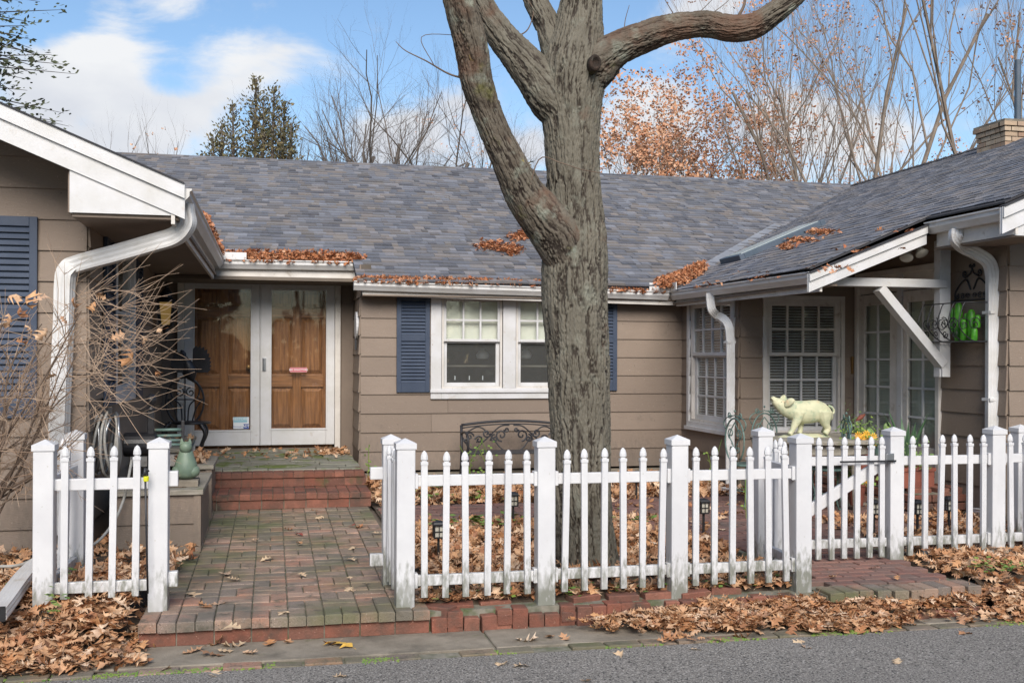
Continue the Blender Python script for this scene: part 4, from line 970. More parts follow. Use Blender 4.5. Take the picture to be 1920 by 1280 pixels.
# its outlet lying on the ground towards the road
o0, o1 = PZ(72, 1058, .17), PZ(-6, 1150, .14)
dspout([o0 + Vector((.25, .35, .02)), o0, o1], .10, .075, 'downspout_extension', turn=.3)
MB().box(o1.x - .055, o1.x + .045, o1.y - .014, o1.y - .006, o1.z - .04, o1.z + .04).build('downspout_outlet', plasticb, house)
# middle
A = PY(1322, 549, 11.5); yw = 11.1
xw = PY(1368, 700, 11.0).x
dspout([PX(1331, 550, GXR + .045), PX(1332, 566, GXR + .045), PX(1335, 581, GXR + .05), PY(1345, 592, 11.3), PY(1357, 599, 11.1), PY(1366, 612, 10.98), PY(1369, 640, 10.96), PY(1369.5, 700, 10.96), Vector((PY(1369, 700, 10.96).x, 10.96, .16)), Vector((PY(1369, 700, 10.96).x - .02, 10.9, .09))], .092, .07)
dspout([Vector((PY(1369, 700, 10.96).x, 10.95, .12)), Vector((PY(1369, 700, 10.96).x - .1, 10.65, .09)), PZ(1352, 918, .08)], .09, .07, 'downspout_extension', turn=.3)
# right
xr_ = XD - .065
dspout([PX(1792, 431, 6.05), PX(1793, 447, 6.05), PY(1806, 463, 8.66), PY(1830, 475, 8.63), PY(1852, 490, 8.62), PY(1860, 512, 8.62), PY(1861, 560, 8.62), Vector((PY(1861, 600, 8.62).x, 8.62, .8)), Vector((PY(1861, 600, 8.62).x, 8.62, .12))], .105, .085, turn=.0)
b0 = Vector((PY(1861, 600, 8.62).x, 8.6, .12)); dspout([b0, b0 + Vector((-.12, -.1, .0)), PZ(1822, 958, .09)], .10, .07, 'downspout_extension', turn=1.0)
def strap(x, y, z, w, d): MB().box(x - w, x + w, y - d, y + d + .03, z - .014, z + .014).build('downspout_strap', alum, house, bevel=.002)
for x_, y_, z_, w_, d_ in ((PY(1861, 600, 8.62).x, 8.62, 1.95, .056, .046), (PY(1861, 600, 8.62).x, 8.62, 1.15, .056, .046), (PY(1369, 700, 10.96).x, 10.96, 1.7, .05, .039), (PY(1369, 700, 10.96).x, 10.96, .8, .05, .039)): strap(x_, y_, z_, w_, d_)
bo = PY(1878, 521, 8.6); MB().lathe([(.03, 0), (.03, .02), (.01, .03)], (0, 0, 0), 10, M=Matrix.Translation(bo) @ Matrix.Rotation(PI / 2, 4, 'X')).build('downspout_strap', alum, house)
# ================================================================ FENCES
def picket_mesh(h):
    b = MB(); w, d = .0195, .012
    b.box(-w, w, -d, d, 0, h - .085)
    b.box(-.0225, .0225, -.016, .016, h - .087, h - .068)
    prof = [(.0165, h - .068), (.016, h - .062), (.0235, h - .054), (.0225, h - .035), (.016, h - .014), (.004, h - .001)]
    b.lathe(prof, n=8, sq=.75)
    me = b.mesh('picket'); me.materials.append(white); return me
PK = picket_mesh(.89); PKL = picket_mesh(.90)
def cap_mesh(w):
    b = MB(); a = w / 2 + .007; b.add([(-a, -a, 0), (a, -a, 0), (a, a, 0), (-a, a, 0), (-a, -a, .034), (a, -a, .034), (a, a, .034), (-a, a, .034), (0, 0, .064)], [(3, 2, 1, 0), (0, 1, 5, 4), (1, 2, 6, 5), (2, 3, 7, 6), (3, 0, 4, 7), (4, 5, 8), (5, 6, 8), (6, 7, 8), (7, 4, 8)])
    me = b.mesh('cap'); me.materials.append(white); return me
CAPM = cap_mesh(.112)
def post(x, y, z0, z1, par):
    w = .056; b = MB().box(-w, w, -w, w, z0, z1 - .05)
    o = obj_from(b.mesh('post'), 'post', white, par, loc=(x, y, 0), rot=(R.uniform(-.004, .004), R.uniform(-.004, .004), R.uniform(-.02, .02)))
    bv = o.modifiers.new('b', 'BEVEL'); bv.width = .006; bv.segments = 2
    c = bpy.data.objects.new('cap', CAPM); C.objects.link(c); c.parent = o; c.location = (0, 0, z1 - .06); return o
def run(par, a, b, n, zb, zt, rails=((.728, .795), (.125, .19)), me=PK, first=.5, stub=0):
    a, b = Vector(a), Vector(b); d = (b - a); L_ = d.length; d.normalize(); nrm = Vector((d.y, -d.x, 0)); ang = math.atan2(d.y, d.x)
    for z0, z1 in rails:
        q = MB(); zz = R.uniform(-.003, .003); q.beam((a.x - nrm.x * -.0, a.y, (z0 + z1) / 2 + zz), (b.x, b.y, (z0 + z1) / 2 + zz), .038, z1 - z0); r_ = q.build('rail', white, par, bevel=.004)
    for i in range(n):
        t = (i + first) / n * L_ if n else 0; p = a + d * (t + R.uniform(-.004, .004)) + nrm * .033
        obj_from(me, 'picket', None, par, loc=(p.x, p.y, zb + R.uniform(-.004, .004)), rot=(R.uniform(-.02, .02), R.uniform(-.018, .018), ang + R.uniform(-.07, .07)))
def brkt(par, x, y, z, sx=1):
    MB().box(x - .012, x + .012, y - .034, y + .03, z - .045, z + .045).build('bracket', white, par, bevel=.003)
fy, gy = 6.48, 7.13
fm = thing('picket_fence', 'white picket fence run in front of the big tree, between path and gate', 'fence', (.79, fy, 0), 'white picket fence sections')
px_ = [PY(759, 900, fy).x, PY(1022, 900, fy).x, PY(1269.5, 900, fy).x, PY(1501, 900, fy).x]
for x in px_: post(x, fy, -.03, 1.02, fm)
for i, n in ((0, 6), (1, 6), (2, 6)):
    a, b = px_[i] + .056, px_[i + 1] - .056; run(fm, (a, fy, 0), (b, fy, 0), n, .055, .95)
    for z in (.762, .158): brkt(fm, a + .01, fy, z); brkt(fm, b - .01, fy, z)
xb = PY(734, 900, 7.1).x; post(xb, 7.12, -.03, 1.0, fm); run(fm, (xb, 7.06, 0), (px_[0], fy + .056, 0), 4, .055, .95)
for z in (.745, .17): MB().box(xb - .14, xb - .05, 7.10, 7.15, z - .04, z + .04).build('hinge_block', white, fm, bevel=.004)
xb2 = PY(1430, 900, gy).x; post(xb2, gy, -.03, 1.02, fm); run(fm, (px_[3], fy + .056, 0), (xb2, gy - .056, 0), 3, .055, .95)
gx1 = PY(1675, 900, gy).x; gx2 = PY(1864.5, 900, gy).x
gt = thing('garden_gate', 'white picket gate with a diagonal brace and a dark metal latch strip', 'gate', (xb2 + .06, gy, 0))
run(gt, (xb2 + .065, gy, 0), (gx1 - .065, gy, 0), 9, .055, .95, rails=((.735, .80), (.13, .195)))
MB().beam((xb2 + .1, gy + .01, .25), (gx1 - .1, gy + .01, .735), .03, .085).build('brace', white, gt, bevel=.004)
l0, l1 = PY(1575, 866, gy - .07), PY(1680, 862, gy - .07); MB().box(l0.x, l1.x, gy - .075, gy - .069, l0.z - .006, l0.z + .008).build('latch_strap', benchm, gt)
MB().box(gx1 - .10, gx1 - .04, gy - .075, gy - .03, l1.z - .01, l1.z + .05).build('latch', steel, gt, bevel=.003)
fr_ = thing('picket_fence', 'white picket fence run right of the gate, continuing out of the frame', 'fence', (gx1, gy, 0), 'white picket fence sections')
post(gx1, gy, 0, 1.01, fr_); post(gx2, gy, 0, 1.01, fr_); post(gx2 + .9, gy, 0, 1.01, fr_)
run(fr_, (gx1 + .056, gy, 0), (gx2 - .056, gy, 0), 6, .06, .95); run(fr_, (gx2 + .056, gy, 0), (gx2 + .84, gy, 0), 6, .06, .95)
for z in (.762, .158): brkt(fr_, gx2 - .066, gy, z); brkt(fr_, gx2 + .066, gy, z)
bp = PD(1912, 800, 8.9); fb = thing('picket_fence', 'short white picket return by the corner of the house, at the right edge', 'fence', (bp.x, bp.y, 0), 'white picket fence sections')
post(bp.x, bp.y, 0, .975, fb); run(fb, (bp.x + .056, bp.y, 0), (bp.x + .8, bp.y, 0), 6, .06, .95)
lf = thing('picket_fence', 'white picket fence corner on the left, closing off the leaf-filled bed by the planters', 'fence', (-.95, 6.7, 0), 'white picket fence sections')
ly = 6.68; xa, xc = PY(84, 950, ly).x, PY(298, 950, ly).x
post(xa, ly, -.0, 1.025, lf); post(xc, ly, -.0, 1.03, lf); run(lf, (xa + .056, ly, 0), (xc - .056, ly, 0), 4, .10, .97, me=PK, first=.45)
ybk = 7.62; xk = PY(143, 900, ybk).x; post(xk, ybk, 0, 1.02, lf); run(lf, (xk, ybk - .056, 0), (xa, ly + .056, 0), 4, .10, .97)
for z in (.79, .19): MB().box(xc + .055, xc + .11, ly - .02, ly + .03, z - .05, z + .04).build('hinge_block', white, lf, bevel=.004)
# ================================================================ BIG TREE
WT = .94
def vn(x, y, per, seed=0):
    rs = np.random.RandomState(seed); T = rs.rand(256, 256); xi = np.floor(x).astype(int); yi = np.floor(y).astype(int); fx = x - xi; fy_ = y - yi
    fx = fx * fx * (3 - 2 * fx); fy_ = fy_ * fy_ * (3 - 2 * fy_)
    a = T[xi % per % 256, yi % 256]; b = T[(xi + 1) % per % 256, yi % 256]; c = T[xi % per % 256, (yi + 1) % 256]; d = T[(xi + 1) % per % 256, (yi + 1) % 256]
    return (a * (1 - fx) + b * fx) * (1 - fy_) + (c * (1 - fx) + d * fx) * fy_
def bark_limb(name, pts, parent, seed, step=.008, depth=.012, mat=None, flare=None, nmin=60):
    """pts: (px, py, width_px, depth)"""
    P = [PD(a, b, d) for a, b, w, d in pts]; Rr = [w / 2 / FP * d * WT for a, b, w, d in pts]
    pr = catmull([(p.x, p.y, p.z) for p in P], 24); rr = [v.x for v in catmull([(r, 0, 0) for r in Rr], 24)]
    pr = np.array([tuple(p) for p in pr]); rr = np.array(rr); seg = np.linalg.norm(np.diff(pr, axis=0), axis=1); s = np.concatenate([[0], np.cumsum(seg)])
    n = max(8, int(s[-1] / step)); sn = np.linspace(0, s[-1], n)
    pc_ = np.stack([np.interp(sn, s, pr[:, i]) for i in range(3)], 1); r = np.interp(sn, s, rr)
    K = max(nmin, int(2 * PI * r.max() / .005)); tang = np.gradient(pc_, axis=0); tang /= np.linalg.norm(tang, axis=1)[:, None]
    u = np.zeros_like(tang); v0 = np.array([0, 1., 0]) if abs(tang[0][1]) < .8 else np.array([1., 0, 0])
    u[0] = v0 - tang[0] * v0.dot(tang[0]); u[0] /= np.linalg.norm(u[0])
    for i in range(1, n): w_ = u[i - 1] - tang[i] * u[i - 1].dot(tang[i]); u[i] = w_ / np.linalg.norm(w_)
    vv = np.cross(tang, u); ph = np.arange(K) / K
    per = max(10, int(round(2 * PI * r.mean() / .027)))
    PH, S = np.meshgrid(ph, sn); warp = (vn(PH * 6, S / .45, 6, seed + 1) - .5) * 1.6 + (vn(PH * per, S / .05, per, seed + 7) - .5) * .55 + (vn(PH * per * 2, S / .022, per * 2, seed + 8) - .5) * .3
    N1 = vn(PH * per + warp * .8, S / .30, per, seed); N2 = vn(PH * per * 2 + warp * 2, S / .13, per * 2, seed + 3); N3 = vn(PH * per * 5, S / .02, per * 5, seed + 5)
    f1 = np.abs(N1 * .8 + N3 * .2 - .5) * 2; f2 = np.abs(N2 * .8 + N3 * .2 - .5) * 2; pl2 = np.clip(f2 / .22, 0, 1); plate = np.clip(f1 / .27, 0, 1) * (.45 + .55 * pl2); plate = plate * plate * (3 - 2 * plate)
    fine = np.abs(N2 - .5) * 2
    lump = (vn(PH * 3, S / .5, 3, seed + 9) - .5) * .10
    Rm = r[:, None] * (1 + lump) - depth * .6 + depth * plate + depth * .45 * fine + (N3 - .5) * depth * .55
    if flare is not None:
        fl = np.clip(1 - sn / flare[0], 0, 1)[:, None] ** 2; Rm = Rm * (1 + flare[1] * fl * (.6 + .4 * np.cos(PH * 2 * PI * 5 + 1) + .3 * np.cos(PH * 2 * PI * 3)))
    X = pc_[:, None, :] + Rm[..., None] * (np.cos(2 * PI * PH)[..., None] * u[:, None, :] + np.sin(2 * PI * PH)[..., None] * vv[:, None, :])
    V = X.reshape(-1, 3); i, k = np.meshgrid(np.arange(n - 1), np.arange(K), indexing='ij'); a = i * K + k; b = i * K + (k + 1) % K
    Fq = np.stack([a, b, b + K, a + K], -1).reshape(-1, 4); off = np.array(wloc(parent)); me = np_mesh(name, V - off, Fq)
    at = me.attributes.new('h', 'FLOAT', 'POINT'); at.data.foreach_set('value', (plate * .9 + (N3 - .5) * .35 + .05).astype(np.float32).ravel())
    return obj_from(me, name, mat or bark, parent, smooth=True)
tb = PD(1100, 1066, 7.62)
tree = thing('maple_tree', 'large bare grey-barked tree growing behind the front fence', 'tree', (tb.x, tb.y, .02))
D0 = 7.62
bark_limb('trunk', [(1101, 1085, 126, D0), (1100, 1060, 121, D0), (1096, 1000, 116, D0), (1091, 930, 112, D0), (1088, 850, 112, D0), (1085, 750, 117, D0), (1082, 650, 122, D0), (1079, 560, 129, D0), (1078, 500, 128, D0), (1080, 440, 112, D0), (1077, 380, 104, D0), (1075, 320, 103, D0), (1073, 270, 106, D0), (1071, 220, 112, D0), (1070, 170, 122, D0), (1076, 120, 122, D0), (1084, 60, 98, D0), (1090, 0, 80, D0), (1095, -70, 72, D0)], tree, 3, flare=(.32, .10), depth=.015)
bark_limb('limb', [(1072, 520, 70, D0 - .04), (1048, 450, 96, D0 - .10), (1018, 408, 92, D0 - .15), (985, 365, 80, D0 - .22), (958, 310, 66, D0 - .3), (930, 250, 58, D0 - .36), (908, 195, 58, D0 - .42), (894, 150, 62, D0 - .48), (885, 95, 63, D0 - .54), (872, 40, 62, D0 - .6), (856, -15, 56, D0 - .66), (845, -70, 50, D0 - .7)], tree, 21, depth=.010, step=.008, mat=barkm)
bark_limb('limb', [(1070, 240, 60, D0), (1040, 190, 92, D0 - .02), (1005, 145, 80, D0 - .03), (968, 100, 66, D0 - .04), (935, 60, 56, D0 - .05), (905, 15, 50, D0 - .06), (885, -40, 46, D0 - .08)], tree, 31, depth=.011, step=.008)
bark_limb('limb', [(1062, 160, 50, D0 + .03), (1045, 100, 58, D0 + .04), (1028, 50, 50, D0 + .05), (1008, 10, 46, D0 + .07), (988, -40, 42, D0 + .1)], tree, 41, depth=.009, step=.008)
bark_limb('limb', [(1085, 165, 70, D0), (1118, 125, 84, D0 - .04), (1152, 95, 68, D0 - .1), (1200, 72, 60, D0 - .15), (1262, 52, 54, D0 - .2), (1325, 46, 50, D0 - .25), (1375, 54, 50, D0 - .3), (1415, 48, 48, D0 - .33), (1455, 22, 42, D0 - .36), (1490, -4, 34, D0 - .4), (1520, -40, 30, D0 - .45)], tree, 51, depth=.010, step=.008, mat=barkm)
# healed knot, small side twigs
kn = PD(1116, 118, D0 - .27); M = Matrix.Translation(kn) @ Matrix.Rotation(PI / 2, 4, 'X') @ Matrix.Scale(1.35, 4, (0, 1, 0))
MB().lathe([(.045, -.10), (.044, 0), (.034, .022), (.024, .012), (.014, -.006)], n=16, M=M).build('knot', barkm, tree, smooth=True)
def wig(pts, d, r0, r1):
    P = [PD(x, y, d) for x, y in pts]; cu = catmull(P, 5); n = len(cu); tw = MB(); tw.tube(cu, [r0 + (r1 - r0) * i / (n - 1) for i in range(n)], 5); tw.build('twig', stemm, tree, smooth=True)
wig([(985, 388), (1010, 300), (1050, 305), (1090, 318), (1130, 325)], D0 - .35, .005, .003)
wig([(873, 148), (840, 138), (800, 115), (760, 95), (742, 78)], D0 - .45, .008, .002); wig([(815, 125), (790, 70), (850, 66), (872, 72)], D0 - .5, .003, .002)
wig([(860, 145), (862, 110), (858, 88)], D0 - .45, .004, .002); wig([(968, 70), (990, 55), (1000, 20), (985, -5)], D0, .006, .002)
wig([(1385, 30), (1395, 10), (1400, -20)], D0 - .3, .012, .008); wig([(1265, 30), (1250, 5), (1235, -20)], D0 - .2, .004, .002); wig([(1340, 22), (1362, 5), (1375, -10)], D0 - .25, .003, .002); wig([(1290, 40), (1315, 20), (1345, -10)], D0 - .25, .004, .002)
wig([(1170, 70), (1172, 40), (1180, 10)], D0 - .15, .004, .002); wig([(945, 40), (930, 15), (918, -8)], D0, .004, .002)
# ================================================================ BACKGROUND TREES
def grow(seed, h, r0, stems=1, spread=.35, up=.25, lv=5, kids=(3, 5), lean=0., leaf=0, lmat=None, twn=3, wig_=.12, start=.25):
    rn = random.Random(seed); trunk = MB(); crown = MB(); tips = []
    def br(p, d, L_, r, level, mb):
        n = 5 if level < 2 else 4 if level < 4 else 3; pts = [p.copy()]; q = p.copy(); dd = d.copy()
        for i in range(n):
            dd = (dd + Vector((rn.gauss(0, wig_), rn.gauss(0, wig_), rn.gauss(0, wig_) + up * .22))).normalized(); q = q + dd * (L_ / n); pts.append(q.copy())
        mb.tube(pts, [r * (1 - .62 * i / n) for i in range(n + 1)], 6 if level < 2 else 4 if level < 3 else 3, cap=False)
        if level >= lv: tips.append((pts[-1], dd)); tips.append((pts[len(pts) // 2], dd)); return
        k = rn.randint(*kids) + (2 if level == 0 else 0)
        for j in range(k):
            t = (start if level == 0 else .2) + (1 - (start if level == 0 else .2)) * (j + rn.random()) / k; i = min(n - 1, int(t * n)); fr = t * n - i; c = pts[i].lerp(pts[i + 1], fr)
            ax = (pts[i + 1] - pts[i]).normalized(); side = ax.orthogonal().normalized(); side.rotate(Matrix.Rotation(rn.uniform(0, 2 * PI), 3, ax))
            nd = (ax * math.cos(spread * 1.6) + side * math.sin(spread * rn.uniform(1.1, 2.1)) + Vector((0, 0, up))).normalized()
            br(c, nd, L_ * rn.uniform(.45, .68) * (1 - .25 * t), r * (1 - .62 * t) * rn.uniform(.45, .62), level + 1, crown)
        tips.append((pts[-1], dd))
    for s in range(stems):
        a = 2 * PI * s / max(1, stems) + rn.random(); tilt = 0 if stems == 1 else rn.uniform(.1, .32)
        br(Vector((.15 * math.cos(a) * (stems > 1), .15 * math.sin(a) * (stems > 1), 0)), Vector((math.cos(a) * tilt + lean, math.sin(a) * tilt, 1)).normalized(), h * rn.uniform(.8, 1), r0 * rn.uniform(.7, 1), 0, trunk)
    lm = None
    if leaf:
        lm = MB()
        for i in range(leaf):
            p, d = (rn.choice(tips) if i % 4 == 0 else (p0_, d)); p0_ = p; p = p + Vector((rn.gauss(0, .06), rn.gauss(0, .06), rn.gauss(0, .06))); s_ = rn.uniform(.03, .065)
            a = Vector((rn.gauss(0, 1), rn.gauss(0, 1), rn.gauss(0, 1))).normalized(); b_ = a.orthogonal().normalized() * s_ * .6; a = a * s_
            lm.add([p - a, p + b_, p + a, p - b_], [(0, 1, 2, 3)])
    return trunk.mesh('trunk'), crown.mesh('crown'), lm.mesh('leaves') if lm else None
def put_tree(kind, px, dist, label, scale=1., group='bare trees beyond the roof', rot=None, mats=(None, None), name='bare_tree'):
    tm, cm, lm = kind; p = PD(px, 700, dist); p.z = -.1
    t = thing(name, label, 'tree', tuple(p), group); rz = R.uniform(0, 6.28) if rot is None else rot; t.rotation_euler = (0, 0, rz); t.scale = (scale, scale, scale)
    for me, n in ((tm, 'trunk'), (cm, 'crown'), (lm, 'leaves')):
        if me is None: continue
        o = bpy.data.objects.new(n, me); C.objects.link(o); o.parent = t
        if n == 'leaves': o['kind'] = 'stuff'
    return t
def kind(*a, bm=None, **k):
    ms = grow(*a, **k)
    for me, m in zip(ms, (bm or farbark, bm or farbark, leafo)):
        if me: me.materials.append(m); 
    return ms
K1 = kind(1, 12, .085, stems=3, spread=.32, up=.42, lv=4, kids=(4, 6), leaf=1800, wig_=.14)
K2 = kind(2, 13, .10, stems=3, spread=.30, up=.46, lv=4, kids=(4, 6), leaf=700, wig_=.16)
K3 = kind(3, 8.5, .10, stems=2, spread=.5, up=.16, lv=4, kids=(4, 6), leaf=8500)
K4 = kind(4, 8, .15, stems=3, spread=.42, up=.2, lv=4, kids=(4, 6), bm=greybark, wig_=.16)
K5 = kind(5, 14, .09, stems=1, spread=.30, up=.40, lv=5, kids=(3, 5), leaf=600, start=.35, wig_=.16)
K6 = kind(6, 7, .1, stems=5, spread=.3, up=.35, lv=3, kids=(4, 5), leaf=150, bm=greybark)
lab = 'grey bare tree with thin branches rising over the roof ridge, '
put_tree(K4, 625, 31, 'crooked bare tree just right of the dark cedar, over the ridge', .98)
put_tree(K4, 745, 30, 'thin bare tree over the ridge, left of the big limb', 1.12, rot=1.0)
put_tree(K5, 830, 38, 'slender bare tree seen between the cedar and the leaning limb', .62, rot=2.2)
put_tree(K4, 935, 33, 'bare tree showing in the gap between the leaning limb and the trunk', 1.0, rot=3.0)
put_tree(K6, 248, 36, 'sparse twiggy bare tree poking over the roof at far left', .98)
put_tree(K6, 320, 39, 'low twigs of a bare tree left of the cedar', .86)
put_tree(K3, 1210, 30, 'orange-leaved oak right behind the trunk, over the ridge', .98)
put_tree(K3, 1300, 34, 'rusty-leaved oak second from the trunk, over the ridge', 1.05, rot=1.4)
put_tree(K3, 1385, 32, 'half-bare oak with orange leaves left of the tall grey stems', .92, rot=4.4)
put_tree(K1, 1440, 33, 'tall many-stemmed bare tree above the middle of the right roof', .92)
put_tree(K2, 1545, 29, 'tall leaning bare tree with heavy pale stems, left of the double trunks', .86, rot=.6)
put_tree(K2, 1630, 26, 'tall pale multi-trunk bare tree above the roof valley', .92, rot=2.9)
put_tree(K5, 1770, 34, 'tall bare tree spreading thin branches near the chimney', .95)
put_tree(K5, 1850, 24, 'tall bare tree behind the chimney', .82, rot=5.0)
put_tree(K1, 1930, 30, 'bare tree at the right edge behind the chimney', 1.0, rot=3.7)
put_tree(K3, 1790, 36, 'low orange-leaved tree between the grey stems and the chimney', .85, rot=2.4)
put_tree(K3, 1520, 40, 'low rusty tree behind the bare stems over the right roof', .9, rot=.4)
put_tree(K4, 690, 34, 'grey bare tree between the cedar and the leaning limb, set back', 1.15, rot=4.0)
put_tree(K4, 560, 29, 'low grey bare tree touching the right side of the cedar', .82, rot=5.1)
# conifers: spray-built crowns
def conifer(seed, h, rb, dens, mat, tops=1, leaf=.12, droop=.15, bark_=greybark, up=.6, spires=None):
    rn = random.Random(seed); tr = MB(); fo = MB()
    for t_ in range(tops):
        ox = 0 if tops == 1 else (t_ - (tops - 1) / 2) * rb * .75 + rn.uniform(-.1, .1); hh = h * (1 if tops == 1 else [.74, 1.0, .9, .8][t_ % 4]); oy = rn.uniform(-.3, .3) * (tops > 1)
        if spires: ox, hh = spires[t_]
        tr.tube([(ox * .3, oy * .3, 0), (ox * .8, oy, hh * .4), (ox, oy, hh)], [.14, .09, .015], 6)
        n = int(dens * hh)
        for i in range(n):
            z = hh * (.12 + .88 * (i + rn.random()) / n); f = 1 - z / hh; L_ = (rb * (.62 if tops > 1 else 1)) * (f ** .8 + .05) * rn.uniform(.5, 1.12); a = rn.uniform(0, 2 * PI)
            d = Vector((math.cos(a), math.sin(a), up * rn.uniform(.5, 1.2) - droop)).normalized(); p = Vector((ox, oy, z)); e = p + d * L_
            tr.tube([p, e], [.014, .003], 3, cap=False)
            k = int(4 + L_ * 26)
            for j in range(k):
                t = (j + rn.random()) / k; c = p.lerp(e, t) + Vector((rn.gauss(0, .06), rn.gauss(0, .06), rn.gauss(0, .05)))
                s_ = leaf * rn.uniform(.4, 1); u_ = (d + Vector((rn.gauss(0, .6), rn.gauss(0, .6), rn.gauss(.25, .5)))).normalized(); w_ = u_.orthogonal().normalized(); w_.rotate(Matrix.Rotation(rn.uniform(0, 6.28), 3, u_))
                fo.add([c, c + u_ * s_ * .5 + w_ * s_ * .22, c + u_ * s_, c + u_ * s_ * .5 - w_ * s_ * .22], [(0, 1, 2, 3)])
    a, b = tr.mesh('trunk'), fo.mesh('crown'); a.materials.append(bark_); b.materials.append(mat); return a, b, None
C1 = conifer(3, 7.9, 2.9, 26, needle, tops=9, leaf=.13, up=1.3, spires=[(-1.05, 6.7), (-.62, 7.55), (-.25, 7.95), (.2, 8.75), (.42, 8.2), (.72, 8.45), (.98, 8.1), (1.2, 7.5), (-.8, 7.2)])
put_tree(C1, 458, 27, 'brownish cedar with several pointed tops above the roof ridge', 1.0, group=None, rot=-.22, name='cedar_tree')
C2 = conifer(8, 9.8, 2.5, 46, needle2, leaf=.11, droop=.5, up=.5)
put_tree(C2, -62, 14.5, 'dark green spruce in the top left corner behind the gable', 1.0, group=None, name='spruce_tree')
C3 = conifer(9, 5.4, 1.6, 24, hedgem, tops=3, leaf=.18)
put_tree(C3, 1255, 25, 'low green evergreen peeking over the ridge right of the trunk', .98, group=None, rot=.2, name='evergreen_shrub')
C4 = conifer(12, 8.5, 2.4, 8, needle, leaf=.2, up=.8)
put_tree(C4, 975, 29, 'thin dark conifer behind the trunk, in the gap by the leaning limb', .83, group=None, name='cedar_tree')
# trees on the other side of the road (seen only as reflections)
for i, (x, y, k, s) in enumerate([(-9, -14, K3, 1.3), (-3.5, -17, K2, 1.1), (2, -15, K1, 1.0), (8, -18, K3, 1.5), (14, -14, K2, 1.2), (20, -10, C1, 1.3), (-14, -8, C1, 1.2), (5, -22, C1, 1.5), (-5, -24, C1, 1.6), (12, -24, C1, 1.6), (-20, -16, K3, 1.5)]):
    p = thing('street_tree', 'tree across the road behind the photographer', 'tree', (x, y, -.2), 'trees across the road'); p.scale = (s, s, s)
    for me, n in zip(k, ('trunk', 'crown', 'leaves')):
        if me: o = bpy.data.objects.new(n, me); C.objects.link(o); o.parent = p
hb = MB()
rn = random.Random(4)
for i in range(14000):
    x = rn.uniform(-30, 34); z = rn.uniform(-.2, 2.6); y = -19 + rn.gauss(0, .8) + .5 * math.sin(x); c = Vector((x, y, z * (1 + .25 * math.sin(x * .9) + .2 * math.sin(x * 2.3)))); s_ = rn.uniform(.15, .35)
    u_ = Vector((rn.gauss(0, 1), rn.gauss(0, 1), rn.gauss(0, 1))).normalized(); w_ = u_.orthogonal().normalized(); hb.add([c - u_ * s_, c + w_ * s_ * .6, c + u_ * s_, c - w_ * s_ * .6], [(0, 1, 2, 3)])
tag(hb.build('hedgerow', hedgem), 'long evergreen hedge across the road', 'hedge', kind='stuff')
# ================================================================ SHRUB (left)
def shrub():
    rn = random.Random(17); st_ = MB(); tw1 = MB()
    root = PD(-60, 985, 7.0); root.z = .0
    t = thing('bare_shrub', 'leafless twiggy shrub in front of the left gable, holding a few dead leaves', 'shrub', tuple(root))
    def P(px, py, d): return PD(px, py, d)
    mains = []
    for i in range(20):
        tx, ty = rn.uniform(-80, 215), rn.uniform(545, 800); d1 = rn.uniform(6.3, 7.5)
        b0 = P(rn.uniform(-90, 0), rn.uniform(930, 1000), rn.uniform(6.7, 7.1)); e = P(tx, ty, d1)
        m1 = b0.lerp(e, .35) + Vector((rn.gauss(0, .06), rn.gauss(0, .06), rn.uniform(-.10, .04))); m2 = b0.lerp(e, .7) + Vector((rn.gauss(0, .07), rn.gauss(0, .07), rn.gauss(0, .07)))
        cu = catmull([b0, m1, m2, e], 5); n = len(cu); r0 = rn.uniform(.006, .013); st_.tube(cu, [r0 * (1 - .75 * k / (n - 1)) for k in range(n)], 5); mains.append((cu, r0))
    ends = []
    right = (P(400, 640, 6.9) - P(100, 640, 6.9)).normalized()
    for cu, r0 in mains:
        for k in range(rn.randint(9, 13)):
            i = rn.randint(4, len(cu) - 1); c = cu[i]; ax = (cu[i] - cu[i - 1]).normalized()
            d = (ax * .6 + Vector((rn.gauss(0, .8), rn.gauss(0, .8), rn.gauss(.25, .6))) + right * rn.uniform(0, .5)).normalized(); L_ = rn.uniform(.12, .42)
            m_ = c + d * L_ * .5 + Vector((rn.gauss(0, .02), rn.gauss(0, .02), rn.gauss(0, .02))); e = m_ + (d + Vector((0, 0, rn.uniform(-.3, .3)))).normalized() * L_ * .5
            tw1.tube([c, m_, e], [.0028, .0022, .0011], 4, cap=False); ends += [(m_, d), (e, d)]
            for q in range(rn.randint(2, 6)):
                dd = (d + Vector((rn.gauss(0, .55), rn.gauss(0, .55), rn.gauss(0, .5)))).normalized(); s0 = c.lerp(m_, rn.random()) if rn.random() < .4 else m_.lerp(e, rn.random()); l2 = rn.uniform(.06, .22)
                tw1.tube([s0, s0 + dd * l2 * .5 + Vector((0, 0, rn.gauss(0, .01))), s0 + dd * l2], [.0019, .0015, .0009], 3, cap=False)
    # long pale whips fanning to the right
    for k in range(120):
        c0 = P(rn.uniform(120, 240), rn.uniform(540, 760), rn.uniform(6.5, 7.2)); ang = rn.uniform(-.95, 1.0); L_ = rn.uniform(.2, .62)
        d = (right * math.cos(ang) + Vector((0, rn.gauss(0, .25), math.sin(ang) * -1))).normalized(); bend = Vector((0, 0, rn.uniform(-.05, .10)))
        tw1.tube(catmull([c0, c0 + d * L_ * .5 - bend, c0 + d * L_ + bend * .6], 4), [.0023 - .0014 * j / 8 for j in range(9)], 4, cap=False); ends.append((c0 + d * L_ * .6, d))
    st_.build('stems', stemm, t, smooth=True); tw1.build('twigs', twigm, t); return t, ends
shr, shr_ends = shrub()
